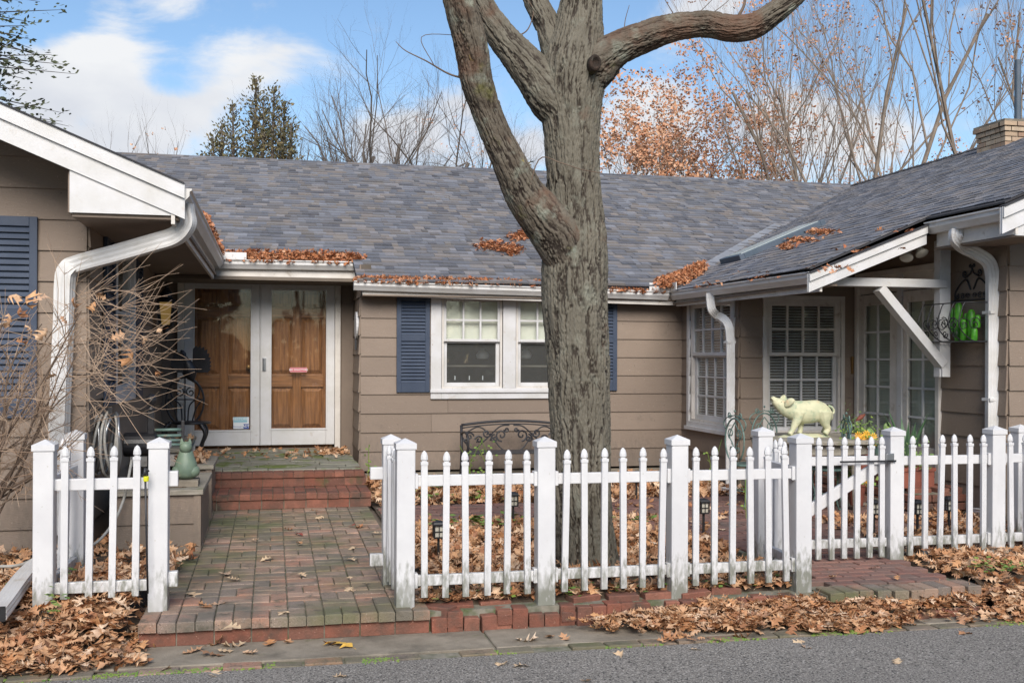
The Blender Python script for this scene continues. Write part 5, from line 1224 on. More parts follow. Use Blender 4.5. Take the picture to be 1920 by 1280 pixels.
# ================================================================ FALLEN LEAVES
def leaf_variant(seed, oak=True):
    rn = random.Random(seed); nl = rn.choice([3, 3, 4]); L_ = 1.; outl = []
    half = []
    for i in range(nl):
        t0 = .06 + .80 * i / nl; g_ = .80 / nl; w = (.46 - .10 * abs(i - nl * .5)) * rn.uniform(.75, 1.1)
        half += [(t0, .07), (t0 + g_ * .35, w * .55), (t0 + g_ * .8, w), (t0 + g_ * .78, w * .5)]
    half = [(0, .0)] + half + [(1.0, 0.)]
    pts = [(-.22, 0)] if False else []
    up = half; dn = [(x, -y * rn.uniform(.75, 1.1)) for x, y in half[1:-1]][::-1]
    ring = up + dn; mid = [(.25, 0), (.5, 0), (.75, 0)]
    V = ring + mid; n = len(ring); fs = []
    for i in range(n):
        a, b = ring[i], ring[(i + 1) % n]; xm_ = (a[0] + b[0]) / 2; m = 0 if xm_ < .37 else 1 if xm_ < .63 else 2; fs.append((i, (i + 1) % n, n + m))
        m2 = 0 if a[0] < .37 else 1 if a[0] < .63 else 2
    for i in range(n):   # bridge where the fan centre changes
        a, b, c = ring[i - 1], ring[i], ring[(i + 1) % n]
        f1 = 0 if (a[0] + b[0]) / 2 < .37 else 1 if (a[0] + b[0]) / 2 < .63 else 2; f2 = 0 if (c[0] + b[0]) / 2 < .37 else 1 if (c[0] + b[0]) / 2 < .63 else 2
        if f1 != f2: fs.append((n + f1, i, n + f2))
    stem = len(V); V += [(-.2, .012), (-.2, -.012), (0.06, 0)]; fs.append((stem, stem + 1, stem + 2))
    cl = rn.uniform(-.8, 1.0); cw_ = rn.uniform(-1.5, 2.0); tw_ = rn.uniform(-.7, .7)
    out = []
    for x, y in V:
        z = cl * (x - .45) ** 2 + cw_ * y * y * .9 + tw_ * (x - .5) * y + .05 * rn.uniform(-1, 1) * (abs(y) > .1); out.append((x - .45, y, z))
    V = np.array(out); V[:, 2] -= V[:, 2].mean(); return V, np.array(fs)
LV = [leaf_variant(s) for s in range(14)]
def scatter_leaves(name, pts, size=(.09, .15), tilt=.5, mat=None, parent=None, label=None, nrm=None, seed=1, flat=1.):
    """pts: list of (x,y,z)"""
    rs = np.random.RandomState(seed); VV = []; FF = []; base = 0
    P = np.array(pts); n = len(P); vi = rs.randint(0, len(LV), n)
    for k, (V, Fc) in enumerate(LV):
        idx = np.where(vi == k)[0]
        if not len(idx): continue
        m = len(idx); s = rs.uniform(size[0], size[1], m); yaw = rs.uniform(0, 2 * PI, m); p = rs.normal(0, tilt, m); r = rs.normal(0, tilt, m)
        cy, sy, cp, sp, cr_, sr = np.cos(yaw), np.sin(yaw), np.cos(p), np.sin(p), np.cos(r), np.sin(r)
        Rz = np.zeros((m, 3, 3)); Rz[:, 0, 0] = cy; Rz[:, 0, 1] = -sy; Rz[:, 1, 0] = sy; Rz[:, 1, 1] = cy; Rz[:, 2, 2] = 1
        Ry = np.zeros((m, 3, 3)); Ry[:, 0, 0] = cp; Ry[:, 0, 2] = sp; Ry[:, 1, 1] = 1; Ry[:, 2, 0] = -sp; Ry[:, 2, 2] = cp
        Rx_ = np.zeros((m, 3, 3)); Rx_[:, 0, 0] = 1; Rx_[:, 1, 1] = cr_; Rx_[:, 1, 2] = -sr; Rx_[:, 2, 1] = sr; Rx_[:, 2, 2] = cr_
        M_ = Rx_ @ Ry @ Rz
        if nrm is not None:
            q = Vector((0, 0, 1)).rotation_difference(Vector(nrm)).to_matrix(); M_ = np.array(q)[None] @ M_
        VS = V * np.array([1, 1, flat]); W = np.einsum('mij,vj->mvi', M_, VS) * s[:, None, None] + P[idx][:, None, :]
        VV.append(W.reshape(-1, 3)); FF.append((Fc[None] + (np.arange(m) * len(V))[:, None, None]).reshape(-1, 3) + base); base += m * len(V)
    V = np.concatenate(VV); Fq = np.concatenate(FF); me = np_mesh(name, V - np.array(wloc(parent)), Fq)
    o = obj_from(me, name, mat or leafm, parent); o['kind'] = 'stuff'
    if label: o['label'] = label; o['category'] = 'leaves'
    return o
rl = np.random.RandomState(9)
def sample(n, x0, x1, y0, y1, zf, dens=None, th=.06):
    out = []
    while len(out) < n:
        x, y = rl.uniform(x0, x1), rl.uniform(y0, y1)
        dv = 1 if dens is None else dens(x, y)
        if dv < 1 and rl.rand() > dv: continue
        out.append((x, y, zf(x, y) + rl.rand() * th * (.25 + .75 * dv) + .012))
    return out
def d_left(x, y):
    edge = -.72 + .10 * math.sin(y * 9) + (.0 if y > 6.3 else .16 * (6.3 - y) / .4)
    if x > edge: return .0
    if y < 5.93 + .05 * math.sin(x * 7): return .04 if y > 5.85 else 0
    return min(1, .45 + (y - 5.9) / .2)
scatter_leaves('leaf_litter', sample(3600, -2.9, -.40, 5.88, 7.5, lambda x, y: f_left(max(x, -9), y) - .02, d_left, .085), (.055, .145), .27, label='deep heap of brown oak leaves around the left fence, spilling to the road', seed=3)
scatter_leaves('leaf_litter', sample(500, -2.9, -.55, 7.4, 9.0, lambda x, y: .05, lambda x, y: 1 if x < -1.0 or y < 8.3 else 0, .07), (.09, .14), .5, label='leaves lying against the left gable wall and the planter', seed=4)
def d_strip(x, y):
    lo = 5.92 + .05 * math.sin(x * 5) + .03 * math.sin(x * 13) + (max(0, 2.3 - x) * .5 if x < 2.3 else 0); hi = 6.34 - (.0 if x < 3.3 else 0) + (.12 if x > 4.75 else 0)
    if x < 2.7: return max(0, min(1, (x - 1.85 - .3 * math.sin(y * 14)) / .7)) ** 1.3 * (1 if lo < y < hi else .15)
    if lo - .06 < y < lo: return .12
    if y < lo or y > hi + .1: return 0
    if 4.0 < x < 4.6 and y < 6.16: return .25
    return 1
scatter_leaves('leaf_litter', sample(4600, 1.7, 6.6, 5.84, 6.5, lambda x, y: -.145 + .06 * max(0, min(1, (y - 5.92) / .34)) + .02 * nz(x, y, 4), d_strip, .045), (.045, .12), .26, label='long drift of pale oak leaves along the road in front of the fence', seed=5)
scatter_leaves('leaf_litter', sample(620, .9, 3.45, 6.5, 6.7, lambda x, y: .01, None, .03), (.07, .12), .4, label='thin line of leaves under the fence rails by the tree', seed=6)
def d_bed(x, y):
    if (x - tb.x) ** 2 + (y - tb.y) ** 2 < .07: return 0
    return 1 if noise.noise(Vector((x * 1.3, y * 1.3, 0))) > -.35 else .25
scatter_leaves('leaf_litter', sample(2600, 1.0, 3.4, 6.75, 9.3, f_yard, d_bed, .05), (.09, .14), .45, label='brown leaves covering the bed around the big tree behind the fence', seed=7)
scatter_leaves('leaf_litter', sample(2600, 1.0, 5.0, 10.5, 12.6, f_yard, lambda x, y: 1 if y < 12.4 else .3, .09), (.10, .15), .5, label='deep leaves in the bed under the main window behind the path', seed=8)
scatter_leaves('leaf_litter', sample(420, 4.64, 7.2, 6.12, 6.75, lambda x, y: -.05 + .10 * max(0, min(1, (y - 6.15) / .4)), None, .05), (.07, .12), .45, label='leaves around the brick kerb right of the gate path', seed=19)
scatter_leaves('leaf_litter', sample(260, 4.60, 5.4, 6.5, 7.3, lambda x, y: .0 + .05 * min(1, max(0, x - 4.6) * 4), None, .04), (.06, .12), .4, label='leaves on the bare soil beside the gate post', seed=29)
scatter_leaves('leaf_litter', sample(1100, 4.75, 8, 6.6, 8.9, lambda x, y: .05, lambda x, y: 1 if (x < 6.4 or y < 8.3) and noise.noise(Vector((x * 2, y * 2, 5))) > -.2 else .1, .05), (.08, .13), .45, label='leaves scattered over the bed right of the gate', seed=9)
scatter_leaves('leaf_litter', sample(170, 2.9, 6.2, 8.0, 10.9, lambda x, y: .062, None, .01), (.07, .12), .3, label='scattered leaves on the brick patio by the table', seed=10)
scatter_leaves('leaf_litter', sample(130, -.70, .9, 12.2, 13.6, lambda x, y: Z2, lambda x, y: 1 if (x > .55 and y > 12.7) or rl.rand() < .12 else 0, .03), (.07, .11), .4, label='brown leaves in the corner of the slate entry landing', seed=12)
# ivy-like weeds among the leaves
wd = []
def weeds(name, pts, s, lab_):
    b = MB(); rn = random.Random(3)
    for x, y, z in pts:
        for k in range(5):
            a = rn.uniform(0, 6.28); c = Vector((x + rn.gauss(0, .03), y + rn.gauss(0, .03), z + rn.uniform(.02, .07))); u_ = Vector((math.cos(a), math.sin(a), rn.uniform(-.2, .5))) * s * rn.uniform(.6, 1.1); w_ = Vector((-math.sin(a), math.cos(a), rn.uniform(-.1, .1))) * s * .6
            b.add([c, c + u_ * .5 + w_, c + u_, c + u_ * .5 - w_], [(0, 1, 2, 3)])
    tag(b.build(name, weedm), lab_, 'weeds', kind='stuff')
weeds('ground_cover', [(R.uniform(1.0, 3.3), R.choice([9.2, 9.25, 8.9, 10.6, 10.7]) + R.uniform(-.15, .15), .07) for i in range(60)] + [(R.uniform(1.3, 1.9), R.uniform(10.9, 11.6), .12) for i in range(16)], .06, 'small green weeds edging the path behind the fence')
weeds('ground_cover', [(R.uniform(1.0, 3.3), R.uniform(6.5, 6.62), .0) for i in range(34)] + [(R.uniform(-1.6, -.8), R.uniform(6.1, 7.2), .12) for i in range(9)] + [(R.uniform(4.7, 5.1), R.uniform(6.3, 6.6), .05) for i in range(14)], .035, 'tiny green weeds along the front kerb')
# moss strip along the asphalt
b = MB(); rn = random.Random(8)
for i in range(2600):
    x = rn.uniform(-2, 7); 
    if noise.noise(Vector((x * 1.6, 0, 1))) < -.05: continue
    c = Vector((x, 5.865 + rn.gauss(0, .022), -.150)); s_ = rn.uniform(.006, .016); b.add([c, c + Vector((s_, 0, rn.uniform(.004, .014))), c + Vector((0, s_, .01))], [(0, 1, 2)])
tag(b.build('moss', weedm), 'green moss between the brick edging and the asphalt', 'moss', kind='stuff')
# single leaves that can be picked out
LM = []
for k, (V, Fc) in enumerate(LV):
    me = np_mesh('leaf', V, Fc); LM.append(me)
def single(px, py, z, size, mat=leafm, label=None, grp=None, k=None, tilt=.15, name='fallen_leaf'):
    p = PZ(px, py, z); me = R.choice(LM) if k is None else LM[k]
    o = bpy.data.objects.new(name, me); C.objects.link(o)
    if not len(me.materials): me.materials.append(leafm)
    o.material_slots[0].link = 'OBJECT'; o.material_slots[0].material = mat
    o.location = (p.x, p.y, z + .012); o.scale = (size, size, size * .75); o.rotation_euler = (R.gauss(0, tilt), R.gauss(0, tilt), R.uniform(0, 6.28)); tag(o, label, 'leaf', grp)
for px, py, s in [(437, 1178, .13), (530, 1152, .10), (657, 1050, .09), (600, 972, .10), (540, 993, .09), (661, 1029, .09), (565, 1079, .09), (425, 1077, .12), (440, 1087, .10), (385, 1135, .10), (362, 1118, .16), (655, 1107, .08), (500, 1050, .11), (562, 1019, .08), (478, 1013, .08), (590, 958, .07), (674, 988, .10), (710, 1000, .09), (655, 1085, .05), (388, 1140, .12), (655, 1107, .1), (413, 1133, .1)]:
    z = .0 if py > 1100 else .025 if py > 1020 else .045; pl_ = R.random() < .45; single(px, py, z, s, palel if pl_ else leafm, '%s oak leaf on the %s of the entry path, %s' % ('pale tan' if pl_ else 'brown', 'left side' if px < 460 else 'middle' if px < 600 else 'right side', 'near its front edge' if py > 1095 else 'half way up' if py > 1010 else 'close to the steps'), 'loose leaves on the entry path')
single(640, 1210, -.135, .19, yellowleaf, 'bright yellow maple leaf on the concrete strip below the entry path', None, 3, .1)
single(370, 1200, -.13, .17, yellowleaf if False else leafm, 'tawny leaf leaning on the brick front of the entry path', None, 5, .3)
single(661, 986, .05, .07, redleaf, 'small dark red leaf on the brick entry path', None)
single(562, 1003, .04, .10, redleaf, 'curled reddish leaf in the middle of the entry path', None)
for px, py in [(400, 1208), (440, 1210), (505, 1207), (622, 1208), (468, 1225), (400, 1228), (421, 1222), (360, 1222), (540, 1205), (1030, 1195), (985, 1200), (1060, 1198)]:
    pl_ = R.random() < .5; single(px, py, -.135, R.uniform(.09, .15), palel if pl_ else leafm, '%s oak leaf on the concrete strip, %s' % ('pale' if pl_ else 'brown', 'left, beside the big leaf heap' if px < 410 else 'below the left half of the entry path' if px < 480 else 'below the middle of the entry path' if px < 800 else 'at the start of the leaf drift'), 'loose leaves on the gutter strip')
for px, py in [(402, 1266), (637, 1270), (942, 1246), (976, 1251), (1100, 1278), (1499, 1206), (1513, 1216), (1305, 1220), (1812, 1190), (1160, 1232), (1682, 1243)]:
    pl_ = R.random() < .7; single(px, py, -.157, R.uniform(.07, .12), palel if pl_ else leafm, '%s oak leaf on the asphalt %s' % ('pale' if pl_ else 'brown', 'at the bottom left' if px < 500 else 'below the left end of the fence' if px < 800 else 'below the big tree' if px < 1200 else 'below the gate post' if px < 1600 else 'towards the right edge'), 'loose leaves on the road')
for px, py in [(1590, 1050), (1562, 1082), (1680, 1084), (1640, 1065)]: single(px, py, .03, .08, leafm, 'brown leaf on the small brick path at the gate', 'loose leaves on the gate path')
# leaves caught in the shrub
rn = random.Random(31)
for px, py, s in [(60, 565, .13), (42, 585, .10), (75, 560, .11), (25, 560, .10), (190, 555, .08), (172, 575, .09), (140, 570, .09), (220, 630, .09), (240, 668, .13), (80, 625, .10), (55, 620, .09), (268, 635, .07), (300, 620, .07), (40, 640, .08), (95, 705, .08), (120, 600, .06), (15, 600, .1), (296, 700, .06)]:
    p = PD(px, py, 6.75); me = LM[rn.randrange(14)]; o = bpy.data.objects.new('dead_leaf', me); C.objects.link(o)
    if not len(me.materials): me.materials.append(leafm)
    o.parent = shr; o.location = p - wloc(shr); o.scale = (s, s, s * 2.2); o.rotation_euler = (rn.uniform(0, 6), rn.uniform(0, 6), rn.uniform(0, 6))
# leaves in gutters and on the roofs
def heap(pts_, n, h, size, lab_, seed, nrm=None):
    """pts_: polyline (x,y,z,halfwidth)"""
    rs = random.Random(seed); out = []
    for i in range(n):
        k = rs.randrange(len(pts_) - 1); t = rs.random(); a, b_ = pts_[k], pts_[k + 1]; q = [a[j] + (b_[j] - a[j]) * t for j in range(5)]
        u_ = rs.gauss(0, .45) * q[3]; u_ = max(-q[3], min(q[3], u_)); sc_ = 1 - abs(u_) / (q[3] + 1e-6)
        out.append((q[0] + rs.gauss(0, .03), q[1] + u_, q[2] + u_ * q[4] + rs.random() * h * sc_))
    scatter_leaves('roof_leaves', out, size, .8, leafr, label=lab_, seed=seed, flat=1.4)
heap([(gL.x + .03, GY + .06, gL.z - .005, .07, .0), (1.6, GY + .06, gL.z, .09, .1), (2.6, GY + .08, gL.z, .10, .1), (4.0, GY + .06, gR.z, .07, 0), (GXR - .1, GY + .07, gR.z, .1, .2)], 1500, .07, (.05, .09), 'line of brown leaves filling the main gutter', 61)
heap([(-.60, 13.12, cL.z, .07, 0), (.0, 13.16, cL.z + .02, .14, .3), (.5, 13.16, cRr.z + .01, .12, .3), (cRr.x + .1, 13.14, cRr.z, .09, .3)], 1200, .13, (.05, .09), 'heap of brown leaves on the entry gutter above the doors', 62)
v = [Vector((GXR + t, GY + t - .05, GZ + P12 * t + .03)) for t in (-.05, .2, .45, .7, 1.0)]
heap([(v[0].x - .1, v[0].y + .12, v[0].z + .03, .20, .25), (v[1].x - .05, v[1].y, v[1].z + .02, .24, .3), (v[2].x, v[2].y, v[2].z + .02, .15, .3), (v[3].x, v[3].y, v[3].z + .02, .07, .3)], 1200, .10, (.05, .09), 'big heap of orange leaves at the bottom of the roof valley', 63)
def roofpt(px, py):  # on the main roof
    d = ray(px, py); k = GZ + .05 - P12 * GY; t = (k - H) / (d.z - P12 * d.y); return EYE + d * t
def patch(pxs, n, lab_, seed, fn, h=.04, size=(.04, .09)):
    rs = random.Random(seed); out = []
    for i in range(n):
        cx, cy, rx, ry = rs.choice(pxs); p = fn(cx + rs.gauss(0, .45) * rx, cy + rs.gauss(0, .45) * ry); out.append((p.x, p.y, p.z + rs.random() * h))
    scatter_leaves('roof_leaves', out, size, .35, leafr, label=lab_, seed=seed)
patch([(915, 462, 26, 11), (945, 467, 28, 13), (965, 470, 20, 11), (975, 445, 22, 8), (985, 440, 14, 7)], 800, 'patch of fallen needles and leaves on the shingles by the leaning limb', 64, roofpt)
patch([(1540, 437, 26, 5), (1500, 452, 30, 6), (1475, 465, 14, 5)], 420, 'leaves piled against the upper side of the skylight', 65, rayroof)
patch([(650, 480, 30, 5), (670, 486, 10, 4)], 40, 'few leaves at the end of the entry gutter', 66, roofpt)
patch([(1680, 432, 60, 6), (1620, 470, 60, 10), (1560, 505, 60, 10), (1420, 520, 60, 10), (1330, 535, 40, 6)], 60, 'loose leaves on the lower edge of the right roof', 67, rayroof, .02)
heap([(-.6, 8.0, gl1.z, .02, 0), (-.6, 13.0, cL.z, .02, 0)], 1, .05, (.05, .08), 'leaf in the left gutter', 68)
out = [( -.60 + rl.normal(0, .025), rl.uniform(9.5, 13.0), 2.70 + rl.rand() * .07) for i in range(500)]; scatter_leaves('roof_leaves', out, (.05, .09), .8, leafr, label='leaves poking out of the left wing gutter', seed=69)
# ================================================================ PROPS
def spiral(c, r, turns, a0, ax1, ax2, n=22, inward=True, s=1):
    c = Vector(c); ax1 = Vector(ax1); ax2 = Vector(ax2); out = []
    for i in range(n):
        t = i / (n - 1); rr = r * (1 - .85 * t); a = a0 + s * turns * 2 * PI * t; out.append(c + ax1 * rr * math.cos(a) + ax2 * rr * math.sin(a))
    return out
# --- bench against the main wall
YBn = 12.38
bx0, bx1 = PY(866, 820, YBn).x, PY(1052, 820, YBn).x; bz1 = PY(957, 789, YBn).z; bze = PY(866, 797, YBn).z; bzr = PY(957, 846, YBn).z
bn = thing('garden_bench', 'dark cast-iron bench with scrollwork back against the wall, half behind the tree', 'bench', ((bx0 + bx1) / 2, YBn, 0))
ux, uz = Vector((1, 0, 0)), Vector((0, .10, 1)).normalized()
def bp_(u, z): return Vector((bx0 + (bx1 - bx0) * u, YBn + (z - .42) * .12, z))
def archz(u): return bze + (bz1 - bze) * (1 - (2 * u - 1) ** 2)
MB().tube([bp_(u, archz(u)) for u in np.linspace(0, 1, 17)], .017, 6).tube([bp_(u, archz(u) - .035) for u in np.linspace(0.01, .99, 17)], .008, 5).build('top_rail', benchm, bn, smooth=True)
MB().tube([bp_(0.01, bzr), bp_(.99, bzr)], .014, 6).build('lower_rail', benchm, bn)
sc_ = MB(); zc_ = (bzr + bze) / 2 + .015; hh = (archz(.5) - bzr)
for sgn in (-1, 1):
    def q(u, z): return bp_(.5 + sgn * u, z)
    for (u, dz, r_, tn, a0, dr) in ((.10, .02, .075, 1.3, -PI / 2, 1), (.17, -.02, .05, 1.3, PI / 2, -1), (.25, .045, .055, 1.3, PI, 1), (.33, -.03, .05, 1.3, 0, 1), (.42, .01, .05, 1.3, PI, -1), (.05, .085, .03, 1.2, 0, -1), (.46, -.05, .03, 1.2, 0, 1)):
        sc_.tube(spiral(q(u, zc_ + dz), r_, tn, a0, ux * sgn, uz, 18, s=dr), .011, 5)
    sc_.tube(catmull([q(0.0, bzr + .01), q(.10, bzr + .03), q(.22, zc_ + .03), q(.33, archz(.83) - .05), q(.46, zc_ + .05)], 6), .009, 5)
    sc_.tube(catmull([q(0.02, archz(.5) - .05), q(.12, archz(.5) - .07), q(.26, zc_ - .03), q(.40, bzr + .03), q(.49, zc_)], 6), .009, 5)
    for k in range(9):
        c = q(.08 + k * .045, zc_ + .06 * math.sin(k * 1.9)); sc_.lathe([(.001, -.012), (.013, 0), (.001, .014)], c, 6)
sc_.build('scrollwork', benchm, bn)
for u, s in ((0, 1), (1, -1)):
    x = bx0 + (bx1 - bx0) * u
    MB().tube([(x, YBn + .04, bze), (x, YBn, .42), (x, YBn + .05, .2), (x, YBn + .1, .04)], .017, 6).build('leg', benchm, bn, smooth=True)
    MB().tube([(x, YBn - .38, .42), (x, YBn - .40, .22), (x, YBn - .44, .04)], .017, 6).build('leg', benchm, bn, smooth=True)
    MB().tube(catmull([(x, YBn, .63), (x, YBn - .2, .655), (x, YBn - .38, .62), (x, YBn - .41, .52), (x, YBn - .38, .42)], 5), .015, 6).build('armrest', benchm, bn, smooth=True)
for k in range(6): MB().box(bx0, bx1, YBn - .40 + k * .07, YBn - .40 + k * .07 + .05, .41, .43).build('seat_slat', benchm, bn, bevel=.004)
# --- wall lantern (lit)
lp = PX(312, 590, XL + .16); lt = thing('wall_lantern', 'black coach lantern glowing amber on the wall beside the front door', 'lantern', tuple(lp))
zt, zbm = PX(312, 567, XL + .16).z, PX(312, 609, XL + .16).z; w = .085
b = MB()
for sx in (-1, 1):
    for sy in (-1, 1): b.beam((lp.x + sx * w * .72, lp.y + sy * w * .72, zbm), (lp.x + sx * w, lp.y + sy * w, zt), .034, .034, (0, 1, 0))
b.box(lp.x - w - .012, lp.x + w + .012, lp.y - w - .012, lp.y + w + .012, zt, zt + .012).box(lp.x - w * .8, lp.x + w * .8, lp.y - w * .8, lp.y + w * .8, zbm - .015, zbm)
b.build('cage', black, lt)
MB().lathe([(.115, zt + .012), (.10, zt + .035), (.065, zt + .06), (.062, zt + .085), (.075, zt + .09), (.07, zt + .11), (.035, zt + .15), (.02, zt + .17), (.028, zt + .185), (.012, zt + .21), (.004, zt + .235)], (lp.x, lp.y, 0), 16).build('roof', black, lt, smooth=False)
MB().lathe([(.05, zbm - .015), (.03, zbm - .05), (.045, zbm - .07), (.022, zbm - .10), (.012, zbm - .16), (.02, zbm - .175), (.004, zbm - .20)], (lp.x, lp.y, 0), 12).build('finial', black, lt, smooth=True)
MB().tube([(XL, lp.y, zbm - .14), (XL + .06, lp.y, zbm - .16), (lp.x - .02, lp.y, zbm - .10), (lp.x, lp.y, zbm - .02)], .013, 6).lathe([(.06, 0), (.055, .02), (.02, .03)], n=12, M=Matrix.Translation((XL, lp.y, zbm - .10)) @ Matrix.Rotation(PI / 2, 4, 'Y')).build('arm', black, lt, smooth=True)
for nm, M in (('glass_pane', (0, -1)), ('glass_pane', (0, 1)), ('glass_pane', (1, 0)), ('glass_pane', (-1, 0))):
    dx, dy = M; a, c_ = w * .72, w; e = .003
    if dx == 0: vs = [(lp.x - a + .006, lp.y + dy * a, zbm), (lp.x + a - .006, lp.y + dy * a, zbm), (lp.x + c_ - .006, lp.y + dy * c_, zt), (lp.x - c_ + .006, lp.y + dy * c_, zt)]
    else: vs = [(lp.x + dx * a, lp.y - a + .006, zbm), (lp.x + dx * a, lp.y + a - .006, zbm), (lp.x + dx * c_, lp.y + c_ - .006, zt), (lp.x + dx * c_, lp.y - c_ + .006, zt)]
    vs2 = [(v[0] - dx * e, v[1] - dy * e, v[2]) for v in vs]; MB().add(vs + vs2, [(0, 1, 2, 3), (7, 6, 5, 4), (0, 4, 5, 1), (2, 6, 7, 3), (1, 5, 6, 2), (3, 7, 4, 0)]).build(nm, lampg, lt)
# --- oval dial on the recess return
p = PX(668.5, 610, x0m - .03); dz = (PX(668, 585, x0m - .03).z - PX(668, 636, x0m - .03).z) / 2
M = Matrix.Translation((x0m - .045, p.y + .0, p.z)) @ Matrix.Rotation(PI / 2, 4, 'Y')
o = MB().lathe([(dz, 0), (dz, .03), (dz * .9, .04), (dz * .86, .03)], n=24, M=M).build('wall_dial', trim); tag(o, 'round white dial seen edge-on at the left corner of the main wall', 'wall dial'); 
MB().box(x0m - .05, x0m - .03, p.y - .03, p.y + .04, p.z - dz - .13, p.z - dz + .01).build('bracket', black, o)
# --- planter boxes
def planter(px0, px1, pyt, pyb, y0, y1, lab_, xr):
    z1 = PY((px0 + px1) / 2, pyt, y0).z; z0 = .02; x0 = PY(px0, pyb, y0).x; x1 = xr
    t = thing('planter_box', lab_, 'planter', ((x0 + x1) / 2, (y0 + y1) / 2, z0), 'clapboard planter boxes by the entry path')
    h = (z1 - .04 - z0) / 2
    for k in range(2):
        MB().prism([(y0 - .018, z0 + k * h), (y0 - .004, z0 + (k + 1) * h), (y0 + .02, z0 + (k + 1) * h), (y0 + .02, z0 + k * h)], x0, x1, 'x').build('front_board', siding, t)
        MB().prism([(x1 + .016, z0 + k * h), (x1 + .003, z0 + (k + 1) * h), (x1 - .02, z0 + (k + 1) * h), (x1 - .02, z0 + k * h)], y0 + .001, y1, 'y').build('side_board', siding, t)
    MB().box(x1 - .03, x1 + .022, y0 - .024, y0 + .02, z0 + .002, z1 - .04).build('corner_board', siding, t)
    MB().box(x0 + .01, x1 - .02, y0 + .02, y1, z0, z1 - .12).build('inner_box', sidedge, t)
    MB().box(x0 - .02, x1 + .04, y0 - .04, y0 + .11, z1 - .04, z1).build('rim_board', twood, t, bevel=.004)
    MB().box(x1 - .1, x1 + .04, y0 + .111, y1, z1 - .0405, z1 - .0005).build('rim_board', twood, t, bevel=.004)
    MB().box(x0 - .02, x1 - .101, y1 - .1, y1, z1 - .04, z1 - .001).build('rim_board', twood, t, bevel=.004); return t, z1, x0, x1
t1, z1a, xa0, xa1 = planter(217, 372, 918, 1028, 8.52, 9.75, 'brown clapboard planter box nearest the fence, with a green cat figure on it', PY(371, 1020, 8.52).x)
MB().box(xa0, xa1 - .1, 8.6, 9.66, z1a - .13, z1a - .06).build('soil', soil, t1)
t2, z2a, xb0, xb1 = planter(330, 398, 871, 965, 10.12, 11.0, 'brown clapboard planter box beside the steps, heaped with dry leaves', PY(392, 960, 10.12).x)
rl2 = np.random.RandomState(3)
scatter_leaves('leaf_litter', [(rl2.uniform(xb0, xb1 - .05), rl2.uniform(10.2, 10.9), z2a - .06 + rl2.rand() * .12) for i in range(260)], (.08, .13), .6, label='dry leaves heaped in the planter beside the steps', seed=21)
scatter_leaves('leaf_litter', [(rl2.uniform(xa0, xa1 - .05), rl2.uniform(8.6, 9.6), z1a - .07 + rl2.rand() * .05) for i in range(90)], (.07, .11), .5, label='few dry leaves in the planter under the cat figure', seed=22)
# higher box behind, with pale top board
zc1 = PY(300, 838, 10.9).z; xq0, xq1 = XL + .03, PY(350, 838, 10.9).x
t3 = thing('plant_stand', 'pale wooden stand against the left wing wall, behind the black post', 'stand', ((xq0 + xq1) / 2, 11.1, 0))
MB().box(xq0, xq1, 10.6, 12.3, zc1 - .03, zc1 + .01).build('top', twood, t3, bevel=.004)
for x in (xq0 + .03, xq1 - .06):
    for y in (10.65, 12.2): MB().box(x, x + .05, y, y + .05, .03, zc1 - .03).build('leg', trimd, t3)
MB().box(xq0, xq1, 10.64, 10.66, zc1 - .16, zc1 - .03).build('apron', trimd, t3)
scatter_leaves('leaf_litter', [(rl2.uniform(xq0, xq1), rl2.uniform(10.7, 12.0), zc1 + .02 + rl2.rand() * .03) for i in range(26)], (.07, .12), .4, label='few leaves on the pale stand by the wall', seed=23)
# --- cat figurine (seated, seen from behind)
cp = PY(348, 893, 8.75); cz0 = z1a + .055
MB().cbox(cp.x - .16, cp.x + .10, 8.66, 8.90, z1a + .002, z1a + .05, .006).build('slab_brick', concrete); bpy.context.scene.collection.objects[-1]
o = C.objects[-1]; tag(o, 'low mossy stone slab under the green cat figure', 'slab')
ct = thing('cat_figurine', 'celadon green seated cat figure seen from behind on the front planter', 'figurine', (cp.x, 8.78, cz0))
s_ = .235 / .30
MB().lathe([(.055, 0), (.085, .03), (.092, .08), (.08, .13), (.065, .17), (.056, .20), (.045, .225), (.02, .235)], (cp.x, 8.78, cz0), 20, .9).build('body', catm, ct, smooth=True)
for sx in (-1, 1): MB().lathe([(.01, -.05), (.045, -.03), (.055, .0), (.045, .035), (.01, .05)], (cp.x + sx * .055, 8.77, cz0 + .055), 12, 1.1).build('haunch', catm, ct, smooth=True)
MB().lathe([(.01, -.045), (.04, -.03), (.05, 0), (.043, .03), (.012, .048)], (cp.x + .0, 8.76, cz0 + .245), 14, 1.0).build('head', catm, ct, smooth=True)
for sx in (-1, 1): MB().lathe([(.018, 0), (.012, .02), (.002, .045)], (cp.x + sx * .03, 8.76, cz0 + .275), 6, .6).build('ear', catm, ct)
